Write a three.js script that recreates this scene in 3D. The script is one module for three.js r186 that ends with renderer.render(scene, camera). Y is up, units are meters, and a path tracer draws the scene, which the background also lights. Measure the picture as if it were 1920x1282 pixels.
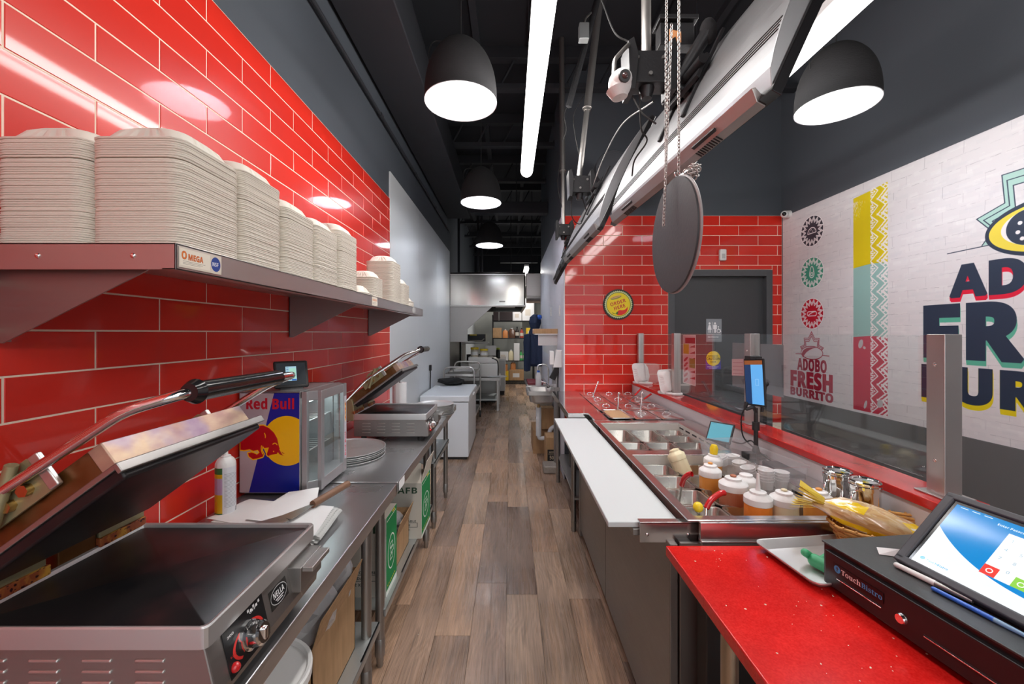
import * as THREE from 'three';
import { RoundedBoxGeometry } from 'three/addons/geometries/RoundedBoxGeometry.js';
import { mergeGeometries, toCreasedNormals } from 'three/addons/utils/BufferGeometryUtils.js';
import { RectAreaLightUniformsLib } from 'three/addons/lights/RectAreaLightUniformsLib.js';

// ---------------------------------------------------------------- camera, exposure
// The lens stands at x = 0, d = 0; d is the distance ahead (world z = -d).
const F = 765, EYE = 1.55;                        // focal length in pixels of the 1920 x 1282 frame, eye height
const scene = new THREE.Scene();
scene.background = new THREE.Color().setRGB(0.86, 0.92, 1.0);      // overcast daylight outside the shop front
scene.backgroundIntensity = 1.5;
const camera = new THREE.PerspectiveCamera(2 * Math.atan(641 / F) * 180 / Math.PI, 1920 / 1282, 0.05, 60);
camera.position.set(0, EYE, 0);
camera.setViewOffset(1920, 1282, 4, 17, 1920, 1282);
const renderer = new THREE.WebGLRenderer({ antialias: true });
renderer.toneMapping = THREE.LinearToneMapping;
renderer.toneMappingExposure = 1.5;
renderer.shadowMap.enabled = true;
RectAreaLightUniformsLib.init();

// ---------------------------------------------------------------- linear ceiling lights (area lights of the room)
const LED = 15, LED_Y = 2.90, WARM = 0xfffaf6, COOL = 0xf4f7ff;
const LED_ROWS = [   // x, d0, d1, label
  [0.14, 0.95, 3.45, 'long white tube light hanging over the aisle beside the black pendant lamps'],
  [0.14, -2.5, -0.1, 'long white tube light over the entrance end of the aisle'],
  [1.40, 0.95, 3.45, 'long white tube light hanging between the menu screens and the mural wall'],
  [1.40, -2.5, -0.1, 'long white tube light over the entrance end of the customer side'],
  [0.35, 8.5, 10.3, 'short white tube light over the kitchen beyond the hood'],
  [0.35, 10.6, 12.1, 'short white tube light above the steel shelving at the kitchen end'],
];
for (const [x, d0, d1] of LED_ROWS) for (const [dx, dy, tilt] of d0 > 5 ? [[0, -0.054, 0]] : [[0, -0.054, 0], [-0.054, 0, -Math.PI / 2], [0.054, 0, Math.PI / 2]]) {   // a round tube shines down and to both sides
  const l = new THREE.RectAreaLight(WARM, d0 > 5 ? LED * 2.8 : LED, 0.09, d1 - d0 - 0.1);
  l.position.set(x + dx, LED_Y + dy, -(d0 + d1) / 2);
  if (!tilt) l.rotation.set(-Math.PI / 2, 0, 0); else l.rotation.set(0, tilt > 0 ? -Math.PI / 2 : Math.PI / 2, Math.PI / 2, 'YXZ');
  l.castShadow = true;
  scene.add(l);
}

// ---------------------------------------------------------------- helpers
let seed = 7;
const rnd = () => { seed = (seed * 1664525 + 1013904223) >>> 0; return seed / 4294967296; };
const rr_ = (a, b) => a + (b - a) * rnd();
const V = (x, y, d) => new THREE.Vector3(x, y, -d);
const P = (px, py, d) => V((px - 956) / F * d, EYE + (624 - py) / F * d, d);      // a pixel at a known distance
const clamp = (v, a = 0, b = 1) => Math.min(b, Math.max(a, v));

function tri(g) {                                   // uv in metres from the face's main direction
  if (g.index) g = g.toNonIndexed();
  const p = g.attributes.position, uv = new Float32Array(p.count * 2);
  const a = new THREE.Vector3(), b = new THREE.Vector3(), c = new THREE.Vector3(), n = new THREE.Vector3(), e = new THREE.Vector3();
  for (let i = 0; i < p.count; i += 3) {
    a.fromBufferAttribute(p, i); b.fromBufferAttribute(p, i + 1); c.fromBufferAttribute(p, i + 2);
    n.crossVectors(b.clone().sub(a), e.copy(c).sub(a));
    const x = Math.abs(n.x), y = Math.abs(n.y), z = Math.abs(n.z);
    [a, b, c].forEach((q, k) => {
      const [u, v] = y >= x && y >= z ? [q.x, q.z] : x >= z ? [q.z, q.y] : [q.x, q.y];
      uv[(i + k) * 2] = u; uv[(i + k) * 2 + 1] = v;
    });
  }
  g.setAttribute('uv', new THREE.BufferAttribute(uv, 2));
  for (const k of Object.keys(g.attributes)) if (!['position', 'normal', 'uv'].includes(k)) g.deleteAttribute(k);
  return g;
}
const plain = (g) => { const q = g.index ? g.toNonIndexed() : g; for (const k of Object.keys(q.attributes)) if (!['position', 'normal', 'uv'].includes(k)) q.deleteAttribute(k); return q; };
const merge = (list) => mergeGeometries(list.map(plain));
function box(x0, x1, y0, y1, d0, d1, r = 0.0015) {
  const w = Math.abs(x1 - x0), h = Math.abs(y1 - y0), l = Math.abs(d1 - d0), m = Math.min(w, h, l);
  const g = r > 0 && m > 0.0015 ? new RoundedBoxGeometry(w, h, l, 1, Math.min(r, m * 0.45)) : new THREE.BoxGeometry(w, h, l);
  g.translate((x0 + x1) / 2, (y0 + y1) / 2, -(d0 + d1) / 2);
  return tri(g);
}
function rod(a, b, r, r2 = r, seg = 12) {
  const g = new THREE.CylinderGeometry(r2, r, a.distanceTo(b), seg), q = new THREE.Quaternion().setFromUnitVectors(new THREE.Vector3(0, 1, 0), b.clone().sub(a).normalize());
  g.applyQuaternion(q); g.translate((a.x + b.x) / 2, (a.y + b.y) / 2, (a.z + b.z) / 2);
  return tri(g);
}
const tube = (pts, r, n = 40, seg = 8, tension = 0.5) => tri(new THREE.TubeGeometry(new THREE.CatmullRomCurve3(pts, false, 'catmullrom', tension), n, r, seg));
function bent(pts, r, bend = 0.03, seg = 10) {       // straight runs with rounded corners
  const path = new THREE.CurvePath();
  let from = pts[0];
  for (let i = 1; i < pts.length - 1; i++) {
    const a = pts[i].clone().lerp(pts[i - 1], Math.min(0.45, bend / pts[i].distanceTo(pts[i - 1]))), b = pts[i].clone().lerp(pts[i + 1], Math.min(0.45, bend / pts[i].distanceTo(pts[i + 1])));
    path.add(new THREE.LineCurve3(from, a)); path.add(new THREE.QuadraticBezierCurve3(a, pts[i], b)); from = b;
  }
  path.add(new THREE.LineCurve3(from, pts[pts.length - 1]));
  return tri(new THREE.TubeGeometry(path, pts.length * 14, r, seg));
}
function lathe(profile, seg = 32, x = 0, y = 0, d = 0, crease = 0.6) {
  let g = new THREE.LatheGeometry(profile.map(([r, h]) => new THREE.Vector2(Math.max(r, 0.00001), h)), seg);
  g = toCreasedNormals(g, crease); g.translate(x, y, -d);
  return g;
}
function extrude(pts, depth, bevel = 0, holes) {     // outline in x, y; grows along +z from 0 to depth
  const s = new THREE.Shape(pts.map(([x, y]) => new THREE.Vector2(x, y)));
  for (const h of holes || []) s.holes.push(new THREE.Path(h.map(([x, y]) => new THREE.Vector2(x, y))));
  const g = new THREE.ExtrudeGeometry(s, { depth: depth - 2 * bevel, bevelEnabled: bevel > 0, bevelSize: bevel, bevelThickness: bevel, bevelOffset: -bevel, bevelSegments: 2, curveSegments: 12 });
  g.translate(0, 0, bevel);
  return g;
}
const prismD = (pts, d0, d1, bevel = 0.001) => tri(extrude(pts, d1 - d0, bevel).translate(0, 0, -d1));   // outline in x, y run along d
const prismX = (pts, x0, x1, bevel = 0.001) => tri(extrude(pts.map(([d, y]) => [d, y]), x1 - x0, bevel).rotateY(Math.PI / 2).translate(x0, 0, 0));   // outline in d, y run along x (rotateY(90) maps x to -z)
function rring(w, l, r, n, m = 0) {                      // rounded rectangle, m extra points along each straight side
  const out = [];
  r = Math.min(r, w / 2 - 1e-4, l / 2 - 1e-4);
  for (let c = 0; c < 4; c++) for (let i = 0; i <= n; i++) {
    const t = (c + i / n) * Math.PI / 2, sx = c === 0 || c === 3 ? 1 : -1, sz = c < 2 ? 1 : -1;
    out.push([sx * (w / 2 - r) + r * Math.cos(t), sz * (l / 2 - r) + r * Math.sin(t)]);
  }
  if (m) { const q = []; out.forEach((p, i) => { q.push(p); if (i % (n + 1) === n) { const e = out[(i + 1) % out.length]; for (let k = 1; k <= m; k++) q.push([p[0] + (e[0] - p[0]) * k / (m + 1), p[1] + (e[1] - p[1]) * k / (m + 1)]); } }); return q; }
  return out;
}
function loft(rings, { n = 4, m: straight = 0, capA = false, capB = false, crease = 0.7, wave } = {}) {   // rings: [w, l, y, cornerRadius, cx, cz]
  const pos = [], R = rings.map(([w, l, y, r, cx = 0, cz = 0], k) => rring(w, l, r, n, straight).map(([x, z], i) => { const s = wave ? wave(k, i, 4 * (n + 1)) : 1; return [cx + x * s, y, cz + z * s]; }));
  const m = R[0].length;
  for (let k = 0; k < R.length - 1; k++) for (let i = 0; i < m; i++) {
    const j = (i + 1) % m, a = R[k][i], b = R[k][j], c = R[k + 1][j], d = R[k + 1][i];
    pos.push(...a, ...c, ...b, ...a, ...d, ...c);
  }
  const cap = (ring, flip) => {
    const c = [0, ring[0][1], 0]; ring.forEach((p) => { c[0] += p[0] / m; c[2] += p[2] / m; });
    for (let i = 0; i < m; i++) { const a = ring[i], b = ring[(i + 1) % m]; flip ? pos.push(...c, ...a, ...b) : pos.push(...c, ...b, ...a); }
  };
  if (capA) cap(R[0], true);
  if (capB) cap(R[R.length - 1], false);
  const g = new THREE.BufferGeometry();
  g.setAttribute('position', new THREE.Float32BufferAttribute(pos, 3));
  g.computeVertexNormals();
  return tri(toCreasedNormals(g, crease));
}
function quad(a, b, c, d) {                          // corners bottom left, bottom right, top right, top left as the reader sees them
  const g = new THREE.BufferGeometry(), q = [a, b, c, a, c, d];
  g.setAttribute('position', new THREE.Float32BufferAttribute(q.flatMap((v) => [v.x, v.y, v.z]), 3));
  g.setAttribute('uv', new THREE.Float32BufferAttribute([0, 0, 1, 0, 1, 1, 0, 0, 1, 1, 0, 1], 2));
  g.computeVertexNormals();
  return g;
}
function plate(a, b, c, d, t = 0.0015) {             // a thin printed plate: print on the front, real thickness behind
  const n = b.clone().sub(a).cross(d.clone().sub(a)).normalize().multiplyScalar(-t), back = [a, b, c, d].map((v) => v.clone().add(n)), g = [quad(a, b, c, d), quad(back[1], back[0], back[3], back[2])];
  const f = [a, b, c, d];
  for (let i = 0; i < 4; i++) { const s = quad(back[i], back[(i + 1) % 4], f[(i + 1) % 4], f[i]); s.attributes.uv.array.fill(0.01); g.push(s); }
  g[1].attributes.uv.array.fill(0.01);
  return mergeGeometries(g);
}

const names = new Map();
const numbered = (n) => { const k = names.get(n) || 0; names.set(n, k + 1); return k ? n + '_' + String(k).padStart(3, '0') : n; };
const shade = (o) => { o.castShadow = o.receiveShadow = true; return o; };
function thing(name, label, category, base, group) {
  const o = new THREE.Group();
  o.name = numbered(name); o.position.copy(base || new THREE.Vector3()); scene.add(o);
  o.userData = { label, category };
  if (group) o.userData.group = group;
  return o;
}
function part(t, name, geo, mat, label) {            // geo in world coordinates; t may be a thing or one of its parts
  const g = Array.isArray(geo) ? merge(geo) : geo, m = shade(new THREE.Mesh(g, mat)), off = new THREE.Vector3();
  for (let o = t; o && o !== scene; o = o.parent) off.add(o.position);
  m.position.copy(off).negate().add(off);            // parts sit at the thing's origin
  g.translate(-off.x, -off.y, -off.z);
  m.name = name; if (label) m.userData.label = label;
  t.add(m);
  return m;
}
function local(t, name, geo, mat, label) {           // geo already in the thing's own coordinates
  const m = shade(new THREE.Mesh(Array.isArray(geo) ? merge(geo) : geo, mat));
  m.name = name; if (label) m.userData.label = label; t.add(m);
  return m;
}
function solo(name, label, category, geo, mat, group) {
  const g = Array.isArray(geo) ? merge(geo) : geo; g.computeBoundingBox();
  const b = g.boundingBox, c = new THREE.Vector3((b.min.x + b.max.x) / 2, b.min.y, (b.min.z + b.max.z) / 2);
  g.translate(-c.x, -c.y, -c.z);
  const m = shade(new THREE.Mesh(g, mat)); m.name = numbered(name); m.position.copy(c);
  m.userData = { label, category }; if (group) m.userData.group = group;
  scene.add(m);
  return m;
}
function struct(name, geo, mat, label) {
  const m = shade(new THREE.Mesh(Array.isArray(geo) ? merge(geo) : geo, mat));
  m.name = numbered(name); m.userData = { kind: 'structure' }; if (label) { m.userData.label = label; }
  scene.add(m);
  return m;
}
function piece(parent, name, geo, mat, pos, label) { // cheap shared pieces (tiles, planks)
  const m = shade(new THREE.Mesh(geo, mat)); m.name = name; if (pos) m.position.copy(pos); if (label) m.userData.label = label; parent.add(m);
  return m;
}
function copy(o, label) { const c = o.clone(); c.name = numbered(o.name.replace(/_\d{3}$/, '')); c.userData = { ...o.userData }; if (label) c.userData.label = label; scene.add(c); return c; }

// ---------------------------------------------------------------- computed textures
const hash = (x, y) => { let h = (x * 374761393 + y * 668265263) | 0; h = Math.imul(h ^ (h >>> 13), 1274126177); return ((h ^ (h >>> 16)) >>> 0) / 4294967296; };
function vnoise(x, y, px, py) {                      // value noise that repeats every px, py cells
  const x0 = Math.floor(x), y0 = Math.floor(y), fx = x - x0, fy = y - y0, s = fx * fx * (3 - 2 * fx), t = fy * fy * (3 - 2 * fy);
  const m = (a, b) => ((a % b) + b) % b, X0 = m(x0, px), X1 = m(x0 + 1, px), Y0 = m(y0, py), Y1 = m(y0 + 1, py);
  const a = hash(X0, Y0), b = hash(X1, Y0), c = hash(X0, Y1), d = hash(X1, Y1);
  return a + (b - a) * s + (c - a) * t + (a - b - c + d) * s * t;
}
function fbm(u, v, fx, fy, oct = 4) { let s = 0, a = 0.5, n = 0; for (let i = 0; i < oct; i++) { s += a * vnoise(u * fx + i * 17, v * fy + i * 31, fx, fy); n += a; a *= 0.5; fx *= 2; fy *= 2; } return s / n; }
function texture(w, h, fn, srgb, rx = 1, ry = 1) {
  const a = new Uint8Array(w * h * 4);
  for (let y = 0; y < h; y++) for (let x = 0; x < w; x++) { const c = fn(x / w, y / h), i = (y * w + x) * 4; a[i] = clamp(c[0], 0, 255); a[i + 1] = clamp(c[1], 0, 255); a[i + 2] = clamp(c[2], 0, 255); a[i + 3] = 255; }
  const t = new THREE.DataTexture(a, w, h);
  t.wrapS = t.wrapT = THREE.RepeatWrapping; t.magFilter = THREE.LinearFilter; t.minFilter = THREE.LinearMipmapLinearFilter; t.generateMipmaps = true;
  if (srgb) t.colorSpace = THREE.SRGBColorSpace;
  t.repeat.set(rx, ry); t.needsUpdate = true;
  return t;
}
const grey = (v) => [v * 255, v * 255, v * 255];
function canvasTex(w, h, draw) {
  const c = document.createElement('canvas'); c.width = w; c.height = h;
  const g = c.getContext('2d'); draw(g, w, h);
  const t = new THREE.CanvasTexture(c); t.colorSpace = THREE.SRGBColorSpace; t.magFilter = THREE.LinearFilter;
  return t;
}
const brushTex = texture(256, 256, (u, v) => grey(0.8 + 0.16 * (fbm(u, v, 3, 100, 2) - 0.5) + 0.12 * (fbm(u, v, 5, 5, 4) - 0.5)), false, 2.2, 2.2);
const smudgeTex = texture(256, 256, (u, v) => grey(0.8 + 0.16 * (fbm(u, v, 5, 5, 5) - 0.5)), false, 1.7, 1.7);
const fineTex = texture(256, 256, (u, v) => grey(0.5 + 0.8 * (fbm(u, v, 48, 48, 3) - 0.5)), false, 2.5, 2.5);
const rustTex = texture(256, 256, (u, v) => { const a = fbm(u, v, 4, 4, 5), b = fbm(v, u, 9, 9, 4), k = clamp((a - 0.42) * 4), s = clamp((b - 0.6) * 5); return [118 - 26 * k - 60 * s + 30 * b, 92 - 36 * k - 50 * s + 20 * b, 66 - 42 * k - 40 * s + 12 * b]; }, true, 2.2, 2.2);
const heatTex = texture(256, 256, (u, v) => { const a = fbm(u, v, 3, 5, 5), b = fbm(v, u, 4, 4, 4), k = clamp((a - 0.4) * 4), q = clamp((b - 0.5) * 5); return [205 - 40 * k - 20 * q, 180 - 52 * k - 12 * q, 150 - 30 * k + 20 * q]; }, true, 3, 3);
const greaseTex = texture(256, 256, (u, v) => { const a = fbm(u, v, 3, 3, 5), b = fbm(v, u, 7, 7, 4), k = clamp((a - 0.45) * 4), q = clamp((b - 0.55) * 5); return [30 + 26 * k - 8 * q, 28 + 8 * k - 6 * q, 29 + 8 * k - 4 * q]; }, true, 2.6, 2.6);
const burntTex = texture(256, 256, (u, v) => { const a = fbm(u, v, 6, 3, 5), b = fbm(v, u, 30, 30, 2), k = clamp((a - 0.45) * 5), s = clamp((b - 0.62) * 8); return [206 - 60 * k - 120 * s, 150 - 78 * k - 100 * s, 58 - 20 * k - 30 * s]; }, true, 6, 6);
const quartzTex = texture(512, 512, (u, v) => { const a = fbm(u, v, 6, 6, 5), b = fbm(v, u, 160, 160, 2); return [206 + 22 * (a - 0.5) * 2 + 26 * (b - 0.5), 32 + 16 * (a - 0.5) + 24 * (b - 0.5), 28 + 14 * (a - 0.5) + 22 * (b - 0.5)]; }, true, 2, 2);
const boardTex = texture(256, 256, (u, v) => grey(0.5 + 0.5 * (fbm(u, v, 60, 12, 3) - 0.5) + 0.4 * (fbm(u, v, 5, 5, 4) - 0.5)), false, 2, 2);
const wallTex = texture(256, 256, (u, v) => grey(0.5 + 0.7 * (fbm(u, v, 40, 40, 4) - 0.5)), false, 1.3, 1.3);
const cardTex = texture(256, 256, (u, v) => { const a = fbm(u, v, 40, 4, 3), b = fbm(u, v, 5, 5, 4); return [176 + 24 * (a - 0.5) + 22 * (b - 0.5), 140 + 20 * (a - 0.5) + 20 * (b - 0.5), 102 + 16 * (a - 0.5) + 18 * (b - 0.5)]; }, true, 2, 2);
const wickerTex = texture(128, 128, (u, v) => { const a = fbm(u, v, 20, 6, 3); return [198 + 50 * (a - 0.5), 146 + 50 * (a - 0.5), 78 + 40 * (a - 0.5)]; }, true, 6, 6);
const woodTex = texture(512, 1024, (u, v) => {       // one board wide, one board long: grain along v
  const w = fbm(u, v, 3, 2, 3) - 0.5, ring = Math.sin((u * 5 + w * 3.4 + 0.35 * Math.sin(v * 6.283 * 2 + w * 5)) * 6.283 * 1.6) * 0.5 + 0.5;
  const fine = fbm(u, v, 90, 6, 3) - 0.5, pore = clamp((fbm(u, v, 150, 22, 2) - 0.6) * 6) * 0.5, broad = fbm(u, v, 3, 3, 4) - 0.5, knot = clamp((fbm(u, v, 4, 3, 4) - 0.72) * 8) * 0.5;
  const k = 1 + 0.5 * broad + 0.34 * fine + 0.08 * (ring - 0.5) - 0.26 * pore - 0.4 * knot;
  return [126 * k, 106 * k, 89 * k];
}, true);
const woodRough = texture(256, 512, (u, v) => grey(0.5 + 0.5 * (fbm(u, v, 60, 8, 3) - 0.5) + 0.4 * (fbm(u, v, 4, 4, 3) - 0.5)), false);

// ---------------------------------------------------------------- materials
const lin = (r, g, b) => new THREE.Color().setRGB(r, g, b);
const M = (o) => new THREE.MeshStandardMaterial(o), MP = (o) => new THREE.MeshPhysicalMaterial(o);
const mat = {
  steel: M({ color: lin(0.56, 0.54, 0.52), metalness: 0.9, roughness: 0.46, roughnessMap: brushTex }),
  steelDark: M({ color: lin(0.36, 0.345, 0.33), metalness: 0.9, roughness: 0.5, roughnessMap: brushTex }),
  steelTop: M({ color: lin(0.58, 0.58, 0.59), metalness: 0.92, roughness: 0.36, roughnessMap: smudgeTex }),
  deck: M({ color: lin(0.62, 0.60, 0.59), metalness: 0.95, roughness: 0.28, roughnessMap: smudgeTex }),
  pan: M({ color: lin(0.46, 0.445, 0.41), metalness: 0.95, roughness: 0.36, roughnessMap: smudgeTex }),
  galv: M({ color: lin(0.55, 0.58, 0.58), metalness: 0.9, roughness: 0.6, roughnessMap: smudgeTex }),
  alu: M({ color: lin(0.62, 0.62, 0.62), metalness: 0.75, roughness: 0.55, roughnessMap: smudgeTex }),
  lid: M({ color: lin(0.74, 0.73, 0.73), metalness: 0.95, roughness: 0.2 }),
  chrome: M({ color: lin(0.8, 0.8, 0.8), metalness: 1, roughness: 0.08 }),
  tvBack: M({ color: lin(0.36, 0.365, 0.375), metalness: 0.8, roughness: 0.5, roughnessMap: brushTex }),
  blackGloss: M({ color: lin(0.012, 0.012, 0.013), roughness: 0.16 }),
  black: M({ color: lin(0.02, 0.02, 0.021), roughness: 0.5 }),
  blackMetal: M({ color: lin(0.025, 0.025, 0.027), roughness: 0.38, metalness: 0.3, bumpMap: fineTex, bumpScale: 0.0006 }),
  rubber: M({ color: lin(0.015, 0.015, 0.015), roughness: 0.75 }),
  felt: M({ color: lin(0.012, 0.012, 0.0135), roughness: 0.95, bumpMap: fineTex, bumpScale: 0.002 }),
  shadeIn: M({ color: lin(0.82, 0.83, 0.85), roughness: 0.6 }),
  charcoal: M({ color: lin(0.074, 0.087, 0.104), roughness: 0.75, bumpMap: wallTex, bumpScale: 0.0006 }),
  ceilingDark: M({ color: lin(0.014, 0.016, 0.021), roughness: 0.9 }),
  ceilingPart: M({ color: lin(0.020, 0.022, 0.028), roughness: 0.7 }),
  panelGrey: M({ color: lin(0.72, 0.76, 0.78), roughness: 0.35, bumpMap: wallTex, bumpScale: 0.0005 }),
  panelLilac: M({ color: lin(0.70, 0.72, 0.79), roughness: 0.4, bumpMap: wallTex, bumpScale: 0.0005 }),
  grout: M({ color: lin(0.88, 0.74, 0.60), roughness: 0.9 }),
  tileA: MP({ color: lin(0.64, 0.026, 0.014), roughness: 0.3, specularIntensity: 0.4, clearcoat: 0.5, clearcoatRoughness: 0.05 }),
  tileB: MP({ color: lin(0.60, 0.023, 0.013), roughness: 0.32, specularIntensity: 0.4, clearcoat: 0.5, clearcoatRoughness: 0.05 }),
  tileC: MP({ color: lin(0.68, 0.029, 0.016), roughness: 0.29, specularIntensity: 0.4, clearcoat: 0.5, clearcoatRoughness: 0.05 }),
  white: M({ color: lin(0.74, 0.73, 0.72), roughness: 0.55 }),
  whiteGloss: M({ color: lin(0.76, 0.80, 0.85), roughness: 0.25 }),
  whitePlastic: M({ color: lin(0.80, 0.80, 0.79), roughness: 0.4 }),
  foam: M({ color: lin(0.78, 0.73, 0.64), roughness: 0.7 }),
  cutting: M({ color: lin(0.60, 0.64, 0.645), roughness: 0.55, bumpMap: boardTex, bumpScale: 0.0003 }),
  paper: M({ color: lin(0.80, 0.80, 0.80), roughness: 0.9, side: THREE.DoubleSide }),
  quartz: M({ color: 0xffffff, map: quartzTex, roughness: 0.2, roughnessMap: smudgeTex }),
  ledgeRed: MP({ color: lin(0.56, 0.02, 0.016), roughness: 0.18, clearcoat: 0.5, clearcoatRoughness: 0.05 }),
  door: M({ color: lin(0.050, 0.053, 0.058), roughness: 0.45 }),
  doorFrame: M({ color: lin(0.075, 0.08, 0.087), roughness: 0.45 }),
  cabinet: M({ color: lin(0.25, 0.235, 0.22), roughness: 0.42, metalness: 0.6, roughnessMap: brushTex }),
  cabinetBody: M({ color: lin(0.05, 0.048, 0.046), roughness: 0.5, metalness: 0.4 }),
  card: M({ color: 0xffffff, map: cardTex, roughness: 0.9 }),
  cardLight: M({ color: lin(0.62, 0.56, 0.48), roughness: 0.9 }),
  rust: M({ color: 0xffffff, map: rustTex, roughness: 0.5, metalness: 0.55, roughnessMap: smudgeTex }),
  heat: M({ color: 0xffffff, map: heatTex, roughness: 0.45, metalness: 0.5 }),
  grease: MP({ color: 0xffffff, map: greaseTex, roughness: 0.46, roughnessMap: smudgeTex, specularIntensity: 0.6 }),
  counterTop: M({ color: lin(0.60, 0.585, 0.58), metalness: 0.95, roughness: 0.15, roughnessMap: smudgeTex }),
  burnt: M({ color: 0xffffff, map: burntTex, roughness: 0.5, metalness: 0.2 }),
  olive: M({ color: lin(0.34, 0.30, 0.17), roughness: 0.45, metalness: 0.6 }),
  glass: MP({ color: lin(0.96, 0.98, 0.975), transmission: 1, roughness: 0.0, thickness: 0, ior: 1.5, specularIntensity: 1 }),
  clear: MP({ color: lin(0.95, 0.95, 0.96), transmission: 0.92, roughness: 0.12, thickness: 0, ior: 1.45 }),
  film: MP({ color: lin(0.86, 0.86, 0.88), transmission: 0.65, roughness: 0.3, thickness: 0, side: THREE.DoubleSide }),
  frost: MP({ color: lin(0.92, 0.92, 0.91), transmission: 0.15, roughness: 0.45, thickness: 0 }),
  yellow: M({ color: lin(0.85, 0.62, 0.02), roughness: 0.35 }),
  redPlastic: MP({ color: lin(0.55, 0.012, 0.015), roughness: 0.25, clearcoat: 0.4 }),
  green: M({ color: lin(0.06, 0.42, 0.19), roughness: 0.5 }),
  greenBox: M({ color: lin(0.015, 0.30, 0.09), roughness: 0.8 }),
  orange: M({ color: lin(0.72, 0.30, 0.055), roughness: 0.35 }),
  orangeDeep: M({ color: lin(0.78, 0.22, 0.02), roughness: 0.35 }),
  cream: M({ color: lin(0.74, 0.66, 0.44), roughness: 0.4 }),
  salsa: M({ color: lin(0.42, 0.14, 0.07), roughness: 0.4 }),
  straw: M({ color: 0xffffff, map: wickerTex, roughness: 0.7 }),
  navy: M({ color: lin(0.014, 0.028, 0.075), roughness: 0.7 }),
  blue: M({ color: lin(0.03, 0.14, 0.6), roughness: 0.35 }),
  wood: M({ color: lin(0.20, 0.10, 0.055), roughness: 0.55, bumpMap: boardTex, bumpScale: 0.001 }),
  pvc: M({ color: lin(0.72, 0.76, 0.80), roughness: 0.35 }),
  brass: M({ color: lin(0.55, 0.36, 0.16), metalness: 1, roughness: 0.3 }),
  drawer: M({ color: lin(0.020, 0.019, 0.020), roughness: 0.3, metalness: 0.2, bumpMap: fineTex, bumpScale: 0.0002 }),
  drawerTop: M({ color: lin(0.055, 0.06, 0.06), roughness: 0.4, metalness: 0.3, bumpMap: fineTex, bumpScale: 0.0002 }),
  led: M({ color: 0xffffff, emissive: lin(1, 0.985, 0.96), emissiveIntensity: 3.2, roughness: 0.5 }),
  ledBody: M({ color: lin(0.75, 0.75, 0.75), roughness: 0.5 }),
  bulb: M({ color: 0xffffff, emissive: lin(0.95, 0.97, 1), emissiveIntensity: 6 }),
};

// ---------------------------------------------------------------- the shell: floor, walls, ceiling
const XL = -1.136, XR = 2.88, XC = 0.576, DB = 4.32, TOP = 4.4, FRONT = -3, END = 13.2;
const tileCache = new Map();
function chamferTile(w, h, t, b, variant = 0, uvScale) {
  const key = [w.toFixed(4), h.toFixed(4), t, b, variant].join();
  if (tileCache.has(key)) return tileCache.get(key);
  const o = [[-w / 2, -h / 2], [w / 2, -h / 2], [w / 2, h / 2], [-w / 2, h / 2]], i = o.map(([x, y]) => [x - Math.sign(x) * b, y - Math.sign(y) * b]);
  const pos = [], uv = [], put = (...q) => { for (const k of [0, 1, 2, 0, 2, 3]) { pos.push(...q[k]); uv.push(...(uvScale ? uvScale(q[k], variant) : [q[k][0], q[k][1]])); } };
  put(...i.map((p) => [...p, t]));
  for (let k = 0; k < 4; k++) { const n = (k + 1) % 4; put([...o[k], t - b], [...o[n], t - b], [...i[n], t], [...i[k], t]); put([...o[k], 0], [...o[n], 0], [...o[n], t - b], [...o[k], t - b]); }
  const g = new THREE.BufferGeometry();
  g.setAttribute('position', new THREE.Float32BufferAttribute(pos, 3)); g.setAttribute('uv', new THREE.Float32BufferAttribute(uv, 2)); g.computeVertexNormals();
  tileCache.set(key, g);
  return g;
}
// floor of wood-look planks
const floor = struct('floor', box(XL - 0.15, XR + 0.15, -0.12, -0.006, FRONT - 0.1, END + 0.1, 0), M({ color: lin(0.05, 0.04, 0.035), roughness: 0.9 }), 'brown wood look plank floor');
const plankUV = ([x, y], v) => [clamp(0.5 + x / 0.19 * (v & 1 ? -1 : 1) * 0.96), (y / 1.3 * (v & 2 ? -1 : 1)) + 0.5 + (v >> 2) * 0.31];
const plankMats = [[1.0, 1.0, 1.0], [0.62, 0.60, 0.62], [1.16, 1.12, 1.08], [0.80, 0.76, 0.76], [1.02, 0.95, 0.90]].map(([r, g, b]) => M({ color: lin(r * 1.9, g * 1.88, b * 1.9), map: woodTex, roughness: 0.62, roughnessMap: woodRough, bumpMap: woodRough, bumpScale: 0.0006 }));
const PW = 0.183, PL = 1.22;
function planks(x0, x1, d0, d1, phase) {
  for (let c = Math.floor((x0 + 0.02) / PW); -0.02 + c * PW < x1; c++) {
    const x = -0.02 + c * PW;
    let d = d0 - (phase[c] !== undefined ? ((d0 - phase[c]) % PL + PL) % PL : rnd() * PL);
    for (; d < d1; d += PL) {
      const a = Math.max(d, d0), b = Math.min(d + PL, d1), v = Math.floor(rnd() * 16), m = plankMats[Math.floor(rnd() * 5)];
      if (b - a < 0.02) continue;
      const full = b - a > PL - 0.001, g = full ? chamferTile(PW - 0.0012, PL - 0.0012, 0.006, 0.0008, v, plankUV) : chamferTile(PW - 0.0012, b - a - 0.0012, 0.006, 0.0008, v, plankUV);
      const p = piece(floor, 'plank', g, m, new THREE.Vector3(x + PW / 2, -0.006, -(a + b) / 2));
      p.rotation.x = -Math.PI / 2;
    }
  }
}
planks(XL, 0.95, 0.9, END, { '-1': 2.53, 1: 2.89, 2: 3.6, '-3': 2.97, '-2': 2.09, 0: 2.42 });
planks(1.4, XR, 0.5, DB, {});
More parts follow.
